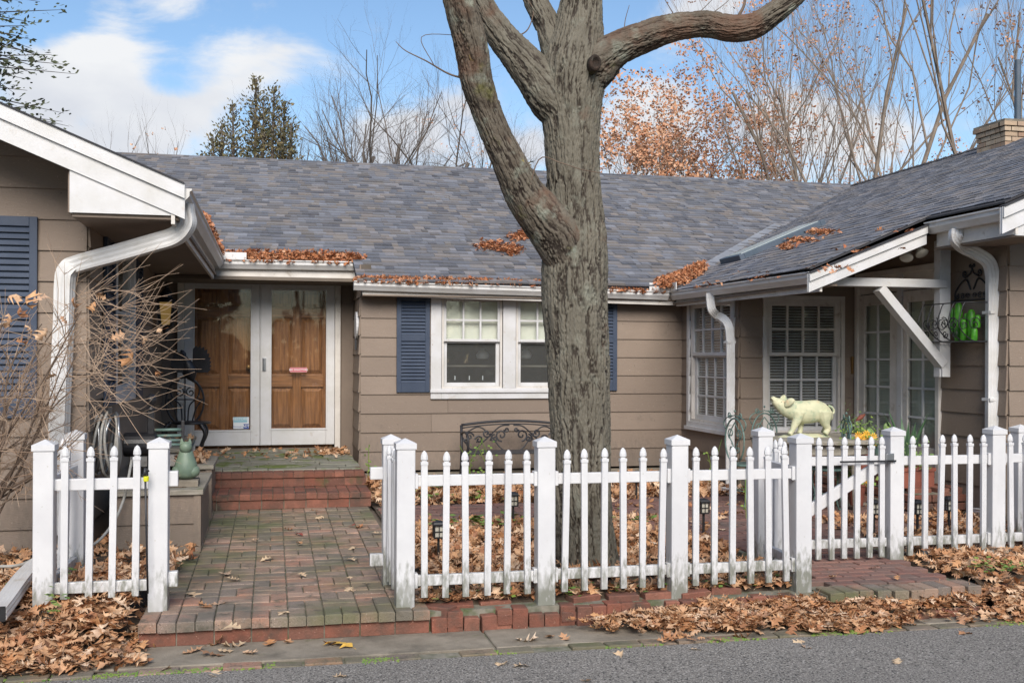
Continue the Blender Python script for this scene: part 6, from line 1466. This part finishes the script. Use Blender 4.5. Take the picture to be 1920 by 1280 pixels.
# --- black post, drum and bars
bpY = 9.3; q0, q1 = PY(283, 880, bpY), PY(283, 765, bpY)
t = thing('iron_stand', 'black post with ball finial, dark drum and green-grey bars on the front planter', 'iron stand', (q0.x, bpY, z1a))
MB().box(q0.x - .028, q0.x + .028, bpY - .028, bpY + .028, z1a - .08, q1.z - .02).build('post', black, t, bevel=.006)
MB().lathe([(.036, 0), (.04, .012), (.018, .03), (.02, .04), (.042, .07), (.046, .09), (.036, .12), (.01, .14)], (q0.x, bpY, q1.z - .02), 14).build('finial', black, t, smooth=True)
d0 = PY(268, 833, bpY - .02); M = Matrix.Translation((d0.x, bpY - .15, d0.z)) @ Matrix.Rotation(PI / 2, 4, 'X')
MB().lathe([(.02, -.13), (.095, -.13), (.10, -.12), (.10, .12), (.095, .13), (.02, .13)], n=20, M=Matrix.Translation((d0.x - .02, bpY - .0, d0.z)) @ Matrix.Rotation(PI / 2, 4, 'Y')).build('drum', black, t)
for py_ in (806, 817, 826, 834):
    a, b_ = PY(288, py_, bpY), PY(344, py_ - 1, bpY); MB().tube([a, b_], .013, 8).build('bar', greeni, t, smooth=True)
a, b_ = PY(343, 788, bpY), PY(343, 838, bpY); MB().box(a.x - .012, a.x + .012, bpY - .02, bpY + .02, b_.z - .12, a.z).build('upright', benchm, t, bevel=.004)
# --- coiled hose on the left wall and its reel
hc = PX(200, 832, XL + .1)
t = thing('garden_hose', 'thick coil of grey garden hose hanging on the left wing wall', 'hose', tuple(hc))
hz = (PX(200, 778, XL).z - PX(200, 893, XL).z) / 2
hy = hc.y
for k in range(11):
    rr = hz * R.uniform(.78, 1.0); ph = R.uniform(0, 6.28); off = R.uniform(.02, .20); w_ = .62 + R.uniform(-.1, .1)
    pts = [Vector((XL + off + .04 * math.sin(a_ + ph), hy + rr * w_ * math.cos(a_) + R.uniform(-.01, .01), hc.z + rr * math.sin(a_))) for a_ in np.linspace(0, 2 * PI, 26)]
    MB().tube(pts, .011, 7).build('coil', hosem if k % 3 else steel, t, smooth=True)
MB().box(XL + .0, XL + .14, hy - .05, hy + .05, hc.z + hz * .55, hc.z + hz * 1.05).box(XL + .12, XL + .15, hy - .07, hy + .07, hc.z + hz * .5, hc.z + hz * 1.12).build('hanger', black, t)
h0, h1, h2, h3 = PY(240, 900, 8.35), PY(215, 975, 8.3), PY(150, 1030, 7.9), PY(40, 1058, 7.4)
MB().tube(catmull([PY(247, 862, 8.45), h0, PY(232, 935, 8.4), h1, PY(185, 1013, 8.1), h2, PY(90, 1035, 7.7), h3, PY(-10, 1062, 7.3)], 8), .0105, 8).build('loose_end', hosem, t, smooth=True)
# --- shepherd rod with yellow tag
ry = 6.56; r0 = PY(277, 1112, ry); r1 = PY(272, 880, ry)
t = thing('garden_stake', 'thin black metal stake with a fluorescent yellow band at the left fence', 'stake', (r0.x, ry, .1))
MB().tube([r0, r1], .006, 8).build('rod', black, t, smooth=True)
c = PY(274, 902, ry); MB().lathe([(.014, 0), (.016, .006), (.016, .026), (.014, .03)], (c.x, ry, c.z), 10).build('band', yellowp, t)
MB().tube(spiral(PY(274, 884, ry) , .016, .9, 0, (1, 0, 0), (0, 0, 1), 12), .004, 5).lathe([(.009, 0), (.012, .02), (.007, .05)], (r1.x, ry, c.z + .03), 8).build('hook', black, t, smooth=True)
# --- rooster chair on the landing
chY = 12.45; cc_ = PY(348, 790, chY); sz = cc_.z
t = thing('iron_chair', 'black wrought-iron chair with round looped back beside the front door', 'chair', (cc_.x, chY, Z2))
sx0, sx1 = PY(318, 790, chY).x, PY(392, 790, chY).x
MB().lathe([(.01, 0), (.20, 0), (.215, .012), (.20, .025), (.01, .028)], ((sx0 + sx1) / 2 + .03, chY - .1, sz - .02), 24).build('seat', black, t, smooth=True)
bcx = PY(347, 750, chY + .1).x; bcz = PY(347, 752, chY + .1).z; br_ = .215
MB().tube([Vector((bcx + br_ * .95 * math.sin(a), chY + .1, bcz + br_ * 1.25 * math.cos(a))) for a in np.linspace(-2.75, 2.75, 34)], .013, 6).build('back_frame', black, t, smooth=True)
bk = MB()
for s in (-1, 1):
    bk.tube(catmull([(bcx + s * .03, chY + .1, sz), (bcx + s * .05, chY + .1, bcz - .05), (bcx + s * .14, chY + .1, bcz + .05), (bcx + s * .15, chY + .1, bcz + .17), (bcx + s * .06, chY + .1, bcz + .24)], 6), .009, 5)
    bk.tube(catmull([(bcx + s * .08, chY + .1, sz), (bcx + s * .12, chY + .1, bcz - .08), (bcx + s * .19, chY + .1, bcz + .02)], 6), .009, 5)
    bk.tube(spiral((bcx + s * .06, chY + .1, bcz + .10), .055, 1.3, PI / 2, (s, 0, 0), (0, 0, 1), 18), .008, 5)
bk.tube([(bcx, chY + .1, sz), (bcx, chY + .1, bcz + .26)], .008, 5).tube([(bcx - .2, chY + .1, bcz + .02), (bcx + .2, chY + .1, bcz + .02)], .007, 5)
bk.build('back_scrolls', black, t, smooth=True)
for (dx, dy) in ((-.15, -.25), (.19, -.25), (-.15, .07), (.19, .07)):
    x = bcx + dx; y = chY + dy
    MB().tube(catmull([(x * 1, y, sz - .01), (x + (.05 if dx > 0 else -.05), y - .02, sz - .12), (x + (.0 if dx > 0 else .0), y, sz - .28), (x + (.035 if dx > 0 else -.03), y - .01, Z2 + .02), (x + (.07 if dx > 0 else -.06), y - .02, Z2 + .01)], 5), [.028, .027, .026, .024, .022, .021, .02, .019, .018, .017, .016, .015, .015, .015, .015, .015, .016, .018, .019, .02, .02], 6).build('leg', black, t, smooth=True)
# bird on top of the chair
rb = thing('bird_figure', 'black cast-iron bird with raised wings perched on the round chair back', 'figurine', (bcx, chY + .1, bcz + .26))
bw = PY(345, 690, chY + .1)
body = MB(); pr = [(.012, -.13), (.04, -.11), (.075, -.05), (.085, .0), (.07, .07), (.045, .12), (.03, .16), (.036, .19), (.025, .22), (.006, .24)]
Mx = Matrix.Translation((bcx + .04, chY + .1, bw.z - .02)) @ Matrix.Rotation(-.35, 4, 'Y')
body.lathe(pr, n=14, sq=.7, M=Mx).build('body', black, rb, smooth=True)
for s, (ox, tx) in enumerate(((.09, .20), (-.02, -.16))):
    wv = []; nF = 9
    for k in range(nF):
        a_ = (.15 + k * .16) if s == 0 else (PI - .25 - k * .15); L_ = (.17 + .012 * (k if k < 6 else 11 - k)) * (1.15 if s == 0 else .8)
        p0 = Vector((bcx + ox, chY + .09 - .04 * s, bw.z - .04 + k * .008)); d_ = Vector((math.cos(a_), -.1, math.sin(a_)))
        n_ = Vector((-d_.z, 0, d_.x)); MB().add([p0 - n_ * .012, p0 + n_ * .012, p0 + d_ * L_ * .8 + n_ * .032, p0 + d_ * L_, p0 + d_ * L_ * .8 - n_ * .032] + [v + Vector((0, .008, 0)) for v in (p0 - n_ * .012, p0 + n_ * .012, p0 + d_ * L_ * .8 + n_ * .032, p0 + d_ * L_, p0 + d_ * L_ * .8 - n_ * .032)], [(0, 1, 2, 3, 4), (9, 8, 7, 6, 5), (0, 5, 6, 1), (1, 6, 7, 2), (2, 7, 8, 3), (3, 8, 9, 4), (4, 9, 5, 0)]).build('feather', black, rb)
# --- table
tY = 9.42; tc = PY(1528, 815, tY); tz = .765
t = thing('patio_table', 'round weathered wooden table with pale rim on the patio, carrying the pig', 'table', (tc.x, tY, .06))
rt = .60
for k in range(9):
    y0 = -rt + k * 2 * rt / 9; y1 = y0 + 2 * rt / 9 - .006; w0 = math.sqrt(max(0, rt ** 2 - max(abs(y0), abs(y1)) ** 2)); w0 = max(w0, .18)
    MB().box(tc.x - w0, tc.x + w0, tY + y0, tY + y1, tz - .03, tz).build('tabletop_plank', twood, t, bevel=.003)
MB().lathe([(rt - .03, tz - .032), (rt + .01, tz - .032), (rt + .015, tz - .005), (rt, tz + .004), (rt - .03, tz + .003)], (tc.x, tY, 0), 40).build('rim', twood, t)
MB().lathe([(rt - .12, tz - .13), (rt - .06, tz - .13), (rt - .06, tz - .033), (rt - .12, tz - .033)], (tc.x, tY, 0), 32).build('apron', twood, t)
for a in (.5, 2.1, 3.7, 5.2): MB().tube([(tc.x + .42 * math.cos(a), tY + .42 * math.sin(a), tz - .05), (tc.x + .45 * math.cos(a), tY + .45 * math.sin(a), .06)], .03, 8).build('leg', twood, t)
# --- pig
def pig():
    pz_ = tz + .004; pp = PY(1505, 808, tY - .02)
    px0_ = PY(1447, 745, tY - .02).x; sc2 = (PY(1563, 745, tY - .02).x - px0_) / 116.
    zt_ = pz_ + .0
    def W(px, py, dy=0): return Vector((px0_ + (px - 1447) * sc2, tY - .02 + dy, zt_ + .022 + (806 - py) * sc2))
    t = thing('pig_statue', 'pale green plaster pig with raised snout standing on the patio table', 'statue', (W(1505, 806).x, tY - .02, pz_))
    b = MB(); secs = [(1447.5, 746, 6.6), (1450, 748, 8), (1455, 752, 10), (1461, 756, 12.5), (1468, 759.5, 14.5), (1478, 763, 15.5), (1490, 766, 18.5), (1505, 768, 20), (1520, 767, 20), (1532, 766, 19), (1545, 768.5, 16.5), (1554, 772, 12.5), (1560, 776, 6), (1562, 777, 2)]
    rows = []
    for x, y, h in secs:
        rows.append([W(x, y + h * math.sin(a_) + (0 if x > 1475 else 0), h * sc2 * .74 * math.cos(a_)) for a_ in np.linspace(0, 2 * PI, 25)])
    b.grid(rows); b.add(rows[0][:-1], [tuple(range(24))[::-1]]); b.add(rows[-1][:-1], [tuple(range(24))])
    def limb(pts):
        cu_ = catmull([W(x, y, dy) for x, y, dy, r in pts], 5); rr = [v.x for v in catmull([(r * sc2, 0, 0) for x, y, dy, r in pts], 5)]; b.tube(cu_, rr, 12)
    limb([(1492, 768, -.045, 11), (1489, 780, -.055, 8.5), (1483, 791, -.06, 5.8), (1479, 799, -.06, 4.4), (1474, 805, -.062, 5)])
    limb([(1503, 772, .04, 9), (1506, 785, .055, 6.5), (1506, 796, .055, 4.6), (1503, 805, .055, 5)])
    limb([(1541, 768, -.04, 15.5), (1541, 779, -.052, 11.5), (1543, 789, -.058, 7), (1547, 796, -.058, 5), (1541, 805, -.06, 5.4)])
    limb([(1550, 775, .03, 12), (1554, 786, .05, 7.5), (1554, 794, .052, 5.2), (1549, 805, .052, 5.2)])
    me = b.mesh('body', wloc(t)); me.materials.append(pigm); o = bpy.data.objects.new('body', me); C.objects.link(o); o.parent = t; WL[o.name] = wloc(t)
    rm = o.modifiers.new('r', 'REMESH'); rm.mode = 'VOXEL'; rm.voxel_size = .0065; rm.use_smooth_shade = True; sm = o.modifiers.new('s', 'SMOOTH'); sm.iterations = 6; sm.factor = .6
    for s, (ex, ey) in ((-1, (1470, 752)), (1, (1476, 744))):
        e = W(1470, 752, .022); u_ = Vector((.25, .1, .9)).normalized() * 11 * sc2; v_ = Vector((1, 0, -.3)).normalized() * 7 * sc2; n_ = Vector((0, -1 if s < 0 else .4, 0)) * .012
        g_ = MB(); rows = []
        if s < 0: u_ = Vector((.5, -.35, .25)).normalized() * 14 * sc2; e = W(1466, 754, -.05); v_ = Vector((.1, -.15, 1)).normalized() * 8 * sc2
        for i in range(7):
            tt = i / 6; wd = math.sin(PI * min(1, tt * .9 + .12)) ** .7; rows.append([e + u_ * tt * 1.3 + v_ * wd * (k / 4 - .5) * 1.9 + n_ * (1 - (k / 2 - 1) ** 2) for k in range(5)])
        q = g_.grid(rows).build('ear', pigm, t, smooth=True); sl = q.modifiers.new('so', 'SOLIDIFY'); sl.thickness = .007
    MB().lathe([(3.2 * sc2, -.004), (5.2 * sc2, 0), (5.4 * sc2, .008), (4.2 * sc2, .014), (1.5 * sc2, .012)], n=14, M=Matrix.Translation(W(1449, 746)) @ Matrix.Rotation(-PI / 2 - .0, 4, 'Y') @ Matrix.Rotation(-.5, 4, 'Y')).build('snout', pigm, t, smooth=True)
    MB().tube(catmull([W(1553, 757), W(1560, 760), W(1563.5, 767), W(1560, 771), W(1557, 767)], 5), [2.2 * sc2] * 21, 8).build('tail', pigm, t, smooth=True)
    for s in (-1, 1): MB().lathe([(.002, -.004), (.006, 0), (.002, .004)], W(1461, 750, s * .042), 8).build('eye', black, t, smooth=True)
    bb = MB(); rr_ = []
    for i in range(9):
        row = []
        for k in range(25):
            a_ = k / 24 * 2 * PI; x = math.cos(a_) * (i / 8) * 50 * sc2; y = math.sin(a_) * (i / 8) * .115; z = .03 * (1 - (i / 8) ** 3) + .008 * noise.noise(Vector((x * 30, y * 30, 0))) if i < 8 else 0
            row.append((W(1508, 806).x + x, tY - .02 + y, pz_ + z))
        rr_.append(row)
    bb.grid(rr_).build('base', pigm, t, smooth=True)
pig()
# --- verdigris bistro chairs
def bistro(loc, rz, lab_):
    t = thing('bistro_chair', lab_, 'chair', (0, 0, 0), 'green wrought-iron bistro chairs')
    zs = .40
    MB().lathe([(.01, zs), (.17, zs), (.185, zs + .01), (.185, zs + .02), (.17, zs + .025), (.01, zs + .018)], n=26).build('seat', greeni, t)
    fr = MB(); fr.tube([Vector((.18 * math.sin(a), .17, zs + .25 + .22 * math.cos(a))) for a in np.linspace(-2.6, 2.6, 30)], .009, 6); fr.build('back_frame', greeni, t, smooth=True)
    s_ = MB()
    for s in (-1, 1):
        s_.tube(spiral((s * .075, .17, zs + .32), .06, 1.4, -PI / 2, (s, 0, 0), (0, 0, 1), 20), .006, 5); s_.tube(spiral((s * .06, .17, zs + .17), .05, 1.3, PI / 2, (s, 0, 0), (0, 0, 1), 18), .006, 5)
        s_.tube(spiral((s * .10, .17, zs + .50), .038, 1.4, PI, (s, 0, 0), (0, 0, 1), 16), .006, 5); s_.tube(catmull([(s * .02, .17, zs + .03), (s * .03, .17, zs + .2), (s * .10, .17, zs + .3), (0, .17, zs + .43)], 6), .006, 5)
        s_.tube(catmull([(s * .18, .17, zs + .36), (s * .21, .17, zs + .42), (s * .15, .17, zs + .47), (0, .17, zs + .50)], 6), .006, 5)
    s_.lathe([(.001, -.015), (.014, 0), (.001, .015)], (0, .17, zs + .54), 8); s_.build('back_scrolls', greeni, t, smooth=True)
    for a in (PI / 4, 3 * PI / 4, 5 * PI / 4, 7 * PI / 4):
        c_, q = math.cos(a), math.sin(a); MB().tube(catmull([(c_ * .15, q * .15, zs), (c_ * .17, q * .17, zs - .12), (c_ * .14, q * .14, zs - .25), (c_ * .19, q * .19, .012), (c_ * .22, q * .22, .01)], 5), .009, 6).build('leg', greeni, t, smooth=True)
    MB().tube([Vector((.13 * math.cos(a), .13 * math.sin(a), .16)) for a in np.linspace(0, 2 * PI, 24)], .005, 5).build('ring', greeni, t, smooth=True)
    t.location = loc; t.rotation_euler = (0, 0, rz); WL[t.name] = Vector(loc); return t
c1 = PZ(1552, 960, .06)
bistro((c1.x, c1.y, .062), PI * 1.12 + .9, 'green wrought-iron bistro chair in front of the table, seen through the gate')
c2 = PY(1410, 870, 9.7); bistro((c2.x, 9.75, .062), PI / 2 + .1, 'green wrought-iron bistro chair left of the patio table, behind the fence post')
c3 = PY(1450, 870, 10.5); bistro((c3.x, 10.45, .062), .3, 'green wrought-iron bistro chair behind the table by the bay window')
# --- flower / cactus pots right of the table
def potted(px, py_, Y, hz_, lab_, kind_):
    p = PY(px, py_, Y); z0 = .3
    t = thing('potted_plant', lab_, 'plant', (p.x, Y, p.z))
    MB().lathe([(.06, -.20), (.085, -.01), (.095, -.01), (.095, .02), (.08, .02)], (p.x, Y, p.z), 16).build('pot', redpot if kind_ != 'pad' else greeni, t)
    if kind_ == 'pad':
        for dx, h, w, an in ((-.05, .20, .045, -.5), (.07, .24, .05, .0), (.02, .15, .04, .35), (-.10, .14, .035, -.7)):
            M = Matrix.Translation((p.x + dx, Y, p.z)) @ Matrix.Rotation(an, 4, 'Y'); MB().lathe([(.01, 0), (w * .8, h * .25), (w, h * .6), (w * .8, h * .88), (.01, h)], n=12, sq=.45, M=M).build('pad', plantm, t, smooth=True)
    elif kind_ == 'agave':
        for k in range(16):
            a = k * 2.4; l_ = R.uniform(.35, .6); d_ = Vector((math.cos(a) * .45, math.sin(a) * .45, 1)).normalized(); s_ = d_.cross(Vector((0, 0, 1))).normalized() * .03; b0 = Vector((p.x, Y, p.z)); n_ = d_.cross(s_).normalized() * .012
            MB().add([b0 - s_ * .6, b0 + s_ * .6, b0 + d_ * l_ * .5 + s_, b0 + d_ * l_, b0 + d_ * l_ * .5 - s_, b0 + d_ * l_ * .5 + n_], [(0, 1, 5), (1, 2, 5), (2, 3, 5), (3, 4, 5), (4, 0, 5), (0, 4, 3, 2, 1)]).build('blade', agavem, t)
    else:
        b = MB(); rn = random.Random(px)
        for k in range(220):
            c = Vector((p.x + rn.gauss(0, .09), Y + rn.gauss(0, .08), p.z + abs(rn.gauss(.05, .08)))); u_ = Vector((rn.gauss(0, 1), rn.gauss(0, 1), rn.gauss(.3, .7))).normalized() * .035; w_ = u_.orthogonal().normalized() * .014; b.add([c, c + u_ * .5 + w_, c + u_, c + u_ * .5 - w_], [(0, 1, 2, 3)])
        b.build('foliage', plantm if kind_ == 'leafy' else weedm, t, kind='stuff')
        if kind_ == 'flower':
            for k in range(9):
                c = Vector((p.x + rn.gauss(0, .05), Y - .06 + rn.gauss(0, .03), p.z + .08 + rn.gauss(0, .04))); fb_ = MB()
                for j in range(10): a = j * .628; fb_.add([c, c + Vector((math.cos(a - .2) * .03, -.01, math.sin(a - .2) * .03)), c + Vector((math.cos(a) * .045, -.006, math.sin(a) * .045)), c + Vector((math.cos(a + .2) * .03, -.01, math.sin(a + .2) * .03))], [(0, 1, 2, 3)])
                fb_.build('flower', orangef, t)
    return t
potted(1652, 835, 9.75, .2, 'potted prickly-pear cactus with flat green pads beside the french doors', 'pad')
potted(1604, 815, 10.3, .2, 'leafy green potted plant behind the right bistro chair', 'leafy')
potted(1618, 838, 9.05, .2, 'pot of orange flowers behind the gate', 'flower')
potted(1606, 908, 9.3, .2, 'low pot of yellow flowers on the patio behind the gate', 'flower')
potted(1700, 868, 9.6, .2, 'spiky dark green agave in front of the white door', 'agave')
potted(1715, 878, 9.25, .2, 'terracotta pot with low green foliage on the patio step', 'leafy')
pl = thing('red_planter', 'dark red wooden planter standing on the patio step by the door', 'planter', (6.2, 9.4, .29)); 
a, b_ = PY(1690, 915, 9.2), PY(1752, 877, 9.2)
MB().cbox(a.x, b_.x, 9.2, 9.5, a.z, b_.z, .01).build('box', redpot, pl); MB().box(a.x - .012, b_.x + .012, 9.19, 9.52, b_.z - .03, b_.z + .004).build('rim', redpot, pl)
# finch-like rusty bird stake
fp = PY(1614, 782, 10.0); t = thing('bird_stake', 'rusty metal bird on a stake above the plants by the french doors', 'garden stake', tuple(fp))
MB().tube([(fp.x, 10.0, fp.z - .5), (fp.x, 10.0, fp.z)], .004, 6).build('stake', black, t); MB().lathe([(.003, -.07), (.02, -.03), (.026, .0), (.016, .035), (.005, .06)], n=10, M=Matrix.Translation(fp) @ Matrix.Rotation(1.0, 4, 'Y')).build('body', redpot, t, smooth=True)
# --- wall planter basket with green cactus
wb = PY(1795, 640, 8.95); xw = XD - .03
t = thing('wall_basket', 'black wrought-iron wall basket with scrolls, hanging between bracket and downspout', 'wall basket', (xw, 9.0, wb.z))
bxY0, bxY1 = 8.62, 9.25; zb_ = PX(1790, 641, xw - .15).z; zt_ = PX(1790, 560, xw - .15).z
fl = MB()
for k in range(7):
    x = xw - .02 - k * .045; fl.tube([(x, bxY0, zb_), (x, bxY1, zb_)], .005, 4)
fl.tube([(xw - .02, bxY0, zb_), (xw - .30, bxY0, zb_), (xw - .30, bxY1, zb_), (xw - .02, bxY1, zb_)], .007, 5).build('shelf', black, t)
sd = MB()
for y in (bxY0, bxY0 + .16, bxY0 + .32, bxY0 + .48, bxY1):
    sd.tube(catmull([(xw - .02, y, zb_), (xw - .22, y, zb_ + .01), (xw - .36, y, zb_ + .14), (xw - .33, y, zb_ + .30), (xw - .30, y, zb_ + .36)], 6), .006, 5)
    sd.tube(spiral((xw - .20, y, zb_ + .16), .07, 1.5, 0, (1, 0, 0), (0, 0, 1), 20), .005, 5)
sd.tube([(xw - .30, bxY0, zb_ + .36), (xw - .30, bxY1, zb_ + .36)], .006, 5).tube([(xw - .02, bxY0, zb_ + .36), (xw - .30, bxY0, zb_ + .36)], .006, 5)
for k in range(4):
    sd.tube(spiral((xw - .35, bxY0 + .1 + k * .14, zb_ + .17), .062, 1.5, k, (0, 1, 0), (0, 0, 1), 20), .005, 5); sd.tube(spiral((xw - .31, bxY0 + .14 + k * .14, zb_ + .07), .042, 1.4, k + 2, (0, 1, 0), (0, 0, 1), 18), .005, 5)
sd.build('scroll_sides', black, t, smooth=True)
ar = MB(); ym_ = (bxY0 + bxY1) / 2; zt2 = PX(1802, 500, xw).z
ar.tube([(xw, bxY0, zb_ + .40), (xw, bxY1, zb_ + .40)], .009, 5)
for s in (-1, 1):
    ar.tube(catmull([(xw, ym_ + s * .26, zb_ + .40), (xw, ym_ + s * .24, zb_ + .50), (xw, ym_ + s * .10, zb_ + .60), (xw, ym_ + s * .02, zb_ + .50)], 6), .009, 5)
    ar.tube(catmull([(xw, ym_, zt2 - .02), (xw, ym_ + s * .02, zb_ + .66), (xw, ym_ + s * .1, zb_ + .62)], 6), .008, 5); ar.tube(spiral((xw, ym_ + s * .11, zb_ + .655), .034, 1.2, -PI / 2, (0, s, 0), (0, 0, 1), 16), .008, 5); ar.tube(spiral((xw, ym_ + s * .025, zt2), .022, 1.1, PI, (0, s, 0), (0, 0, 1), 14), .007, 5)
    for k in range(3): ar.tube(spiral((xw - .01, ym_ + s * (.05 + k * .08), zb_ + .44), .03, 1.4, k, (0, s, 0), (0, 0, 1), 16), .006, 5)
ar.build('crest', black, t, smooth=True)
ca = thing('cactus_figure', 'bright green painted cactus figures standing in the wall basket', 'figurine', (xw - .14, ym_, zb_ + .01))
def cact(x, y, z, r, h): 
    b = MB(); n = 16; rows = []
    for k, (rr, zz) in enumerate([(.9, 0), (1, .1), (1, .75), (.85, .92), (.5, .99), (.06, 1.0)]):
        rows.append([(x + math.cos(2 * PI * i / n) * r * rr * (1 + .13 * (i % 2)), y + math.sin(2 * PI * i / n) * r * rr * (1 + .13 * (i % 2)), z + h * zz) for i in range(n + 1)])
    return b.grid(rows)
for (px, pyt, pyb, r) in ((1797, 567, 640, .036), (1821, 580, 640, .034), (1806, 598, 638, .028), (1811, 587, 622, .018), (1833, 590, 614, .024), (1786, 577, 625, .018), (1826, 614, 640, .03)):
    X = xw - .08 - (.05 if px in (1806, 1826) else 0); p1 = PX(px, pyb, X); p2 = PX(px, pyt, X)
    if not (bxY0 < p1.y < bxY1): p1.y = min(max(p1.y, bxY0 + .05), bxY1 - .05)
    z0_ = max(zb_ + .01, p1.z); cact(X, p1.y, z0_, r, max(.06, p2.z - z0_)).build('column', cactm, ca, smooth=True)
# --- flood lights
fl_ = thing('flood_lights', 'pair of bulb floodlights under the right eave', 'floodlight', tuple(PY(1708, 455, 9.3)))
for (tx, ty, bx, by) in ((1703, 452, 1699, 486), (1716, 450, 1730, 478)):
    a, b_ = PY(tx, ty, 9.25), PY(bx, by, 9.15); d_ = (b_ - a); q = d_.to_track_quat('Z', 'Y').to_matrix().to_4x4(); L_ = d_.length
    M = Matrix.Translation(a) @ q; MB().lathe([(.018, -.03), (.02, 0), (.02, L_ * .45)], n=12, M=M).build('socket', brass, fl_, smooth=True)
    MB().lathe([(.018, L_ * .42), (.026, L_ * .55), (.062, L_ * .86), (.064, L_ * .93), (.05, L_ * .99), (.005, L_ * 1.02)], n=18, M=M).build('bulb', bulbm, fl_, smooth=True)
cu = PY(1708, 440, 9.25); MB().lathe([(.05, 0), (.05, .03)], (cu.x, 9.25, cu.z), 14).build('mount', black, fl_)
hk = PY(1620, 492, 8.92); MB().tube([Vector((hk.x + .012 * math.cos(a), 8.92, hk.z + .012 * math.sin(a))) for a in np.linspace(0, 6.28, 12)], .004, 5).build('hook', alum, house)
# --- solar path lights
def solar(px, py_, zg, lab_):
    p = PZ(px, py_, zg); t = thing('solar_light', lab_, 'path light', (0, 0, 0), 'black solar path lights')
    MB().box(-.008, .008, -.008, .008, -.03, .17).build('stake', plasticb, t)
    b = MB().box(-.045, .045, -.045, .045, .262, .272).box(-.036, .036, -.036, .036, .17, .178)
    for sx in (-1, 1):
        for sy in (-1, 1): b.box(sx * .034 - .005, sx * .034 + .005, sy * .034 - .005, sy * .034 + .005, .178, .262)
    for s in (-1, 1):
        b.box(-.034, .034, s * .035 - .002, s * .035 + .002, .216, .222).box(s * .035 - .002, s * .035 + .002, -.034, .034, .216, .222).box(-.003, .003, s * .035 - .002, s * .035 + .002, .178, .262).box(s * .035 - .002, s * .035 + .002, -.003, .003, .178, .262)
    b.build('cage', plasticb, t); MB().lathe([(.06, 0), (.05, .012), (.02, .022), (.002, .024)], (0, 0, .272), 4).build('cap', plasticb, t); MB().box(-.028, .028, -.028, .028, .18, .26).build('diffuser', signw if False else bulbm, t)
    t.location = (p.x, p.y, zg)
def solar_fix(px, py_, zg, lab_):
    p = PZ(px, py_, zg); n0 = len(C.objects); solar(px, py_, zg, lab_)
for (px, py_, zg, lb) in [(822, 1052, .05, 'black solar path light in the leaves right of the entry path'), (962, 985, .06, 'small black solar path light by the path behind the fence'), (1319, 1000, .06, 'black solar path light between fence posts by the patio'), (1638, 1002, .06, 'black solar path light just behind the gate post'), (1720, 1002, .06, 'black solar path light between pickets right of the gate'), (1779, 994, .06, 'black solar path light nearest the brick patio step'), (1193, 935, .06, 'black solar path light behind the trunk near the patio')]: solar_fix(px, py_, zg, lb)
# plant stalks in the beds
b = MB(); rn = random.Random(5)
for px, Y in ((880, 11.5), (888, 11.6), (925, 11.8), (1328, 11.2), (1340, 11.2), (690, 12.3), (1400, 9.0), (905, 11.6)):
    p = PY(px, 880, Y); h = rn.uniform(.35, .6); b.tube(catmull([(p.x, Y, .05), (p.x + rn.gauss(0, .03), Y, .05 + h * .5), (p.x + rn.gauss(0, .06), Y, .05 + h)], 4), .004, 4)
    for k in range(14):
        c = Vector((p.x + rn.gauss(0, .03), Y + rn.gauss(0, .03), .05 + h * rn.uniform(.2, 1))); u_ = Vector((rn.gauss(0, 1), rn.gauss(0, 1), rn.gauss(0, .6))).normalized() * .04; w_ = u_.orthogonal().normalized() * .015; b.add([c, c + u_ * .5 + w_, c + u_, c + u_ * .5 - w_], [(0, 1, 2, 3)])
tag(b.build('dry_stalks', weedm), 'thin half-dry plant stalks in the bed by the bench', 'plants', kind='stuff')
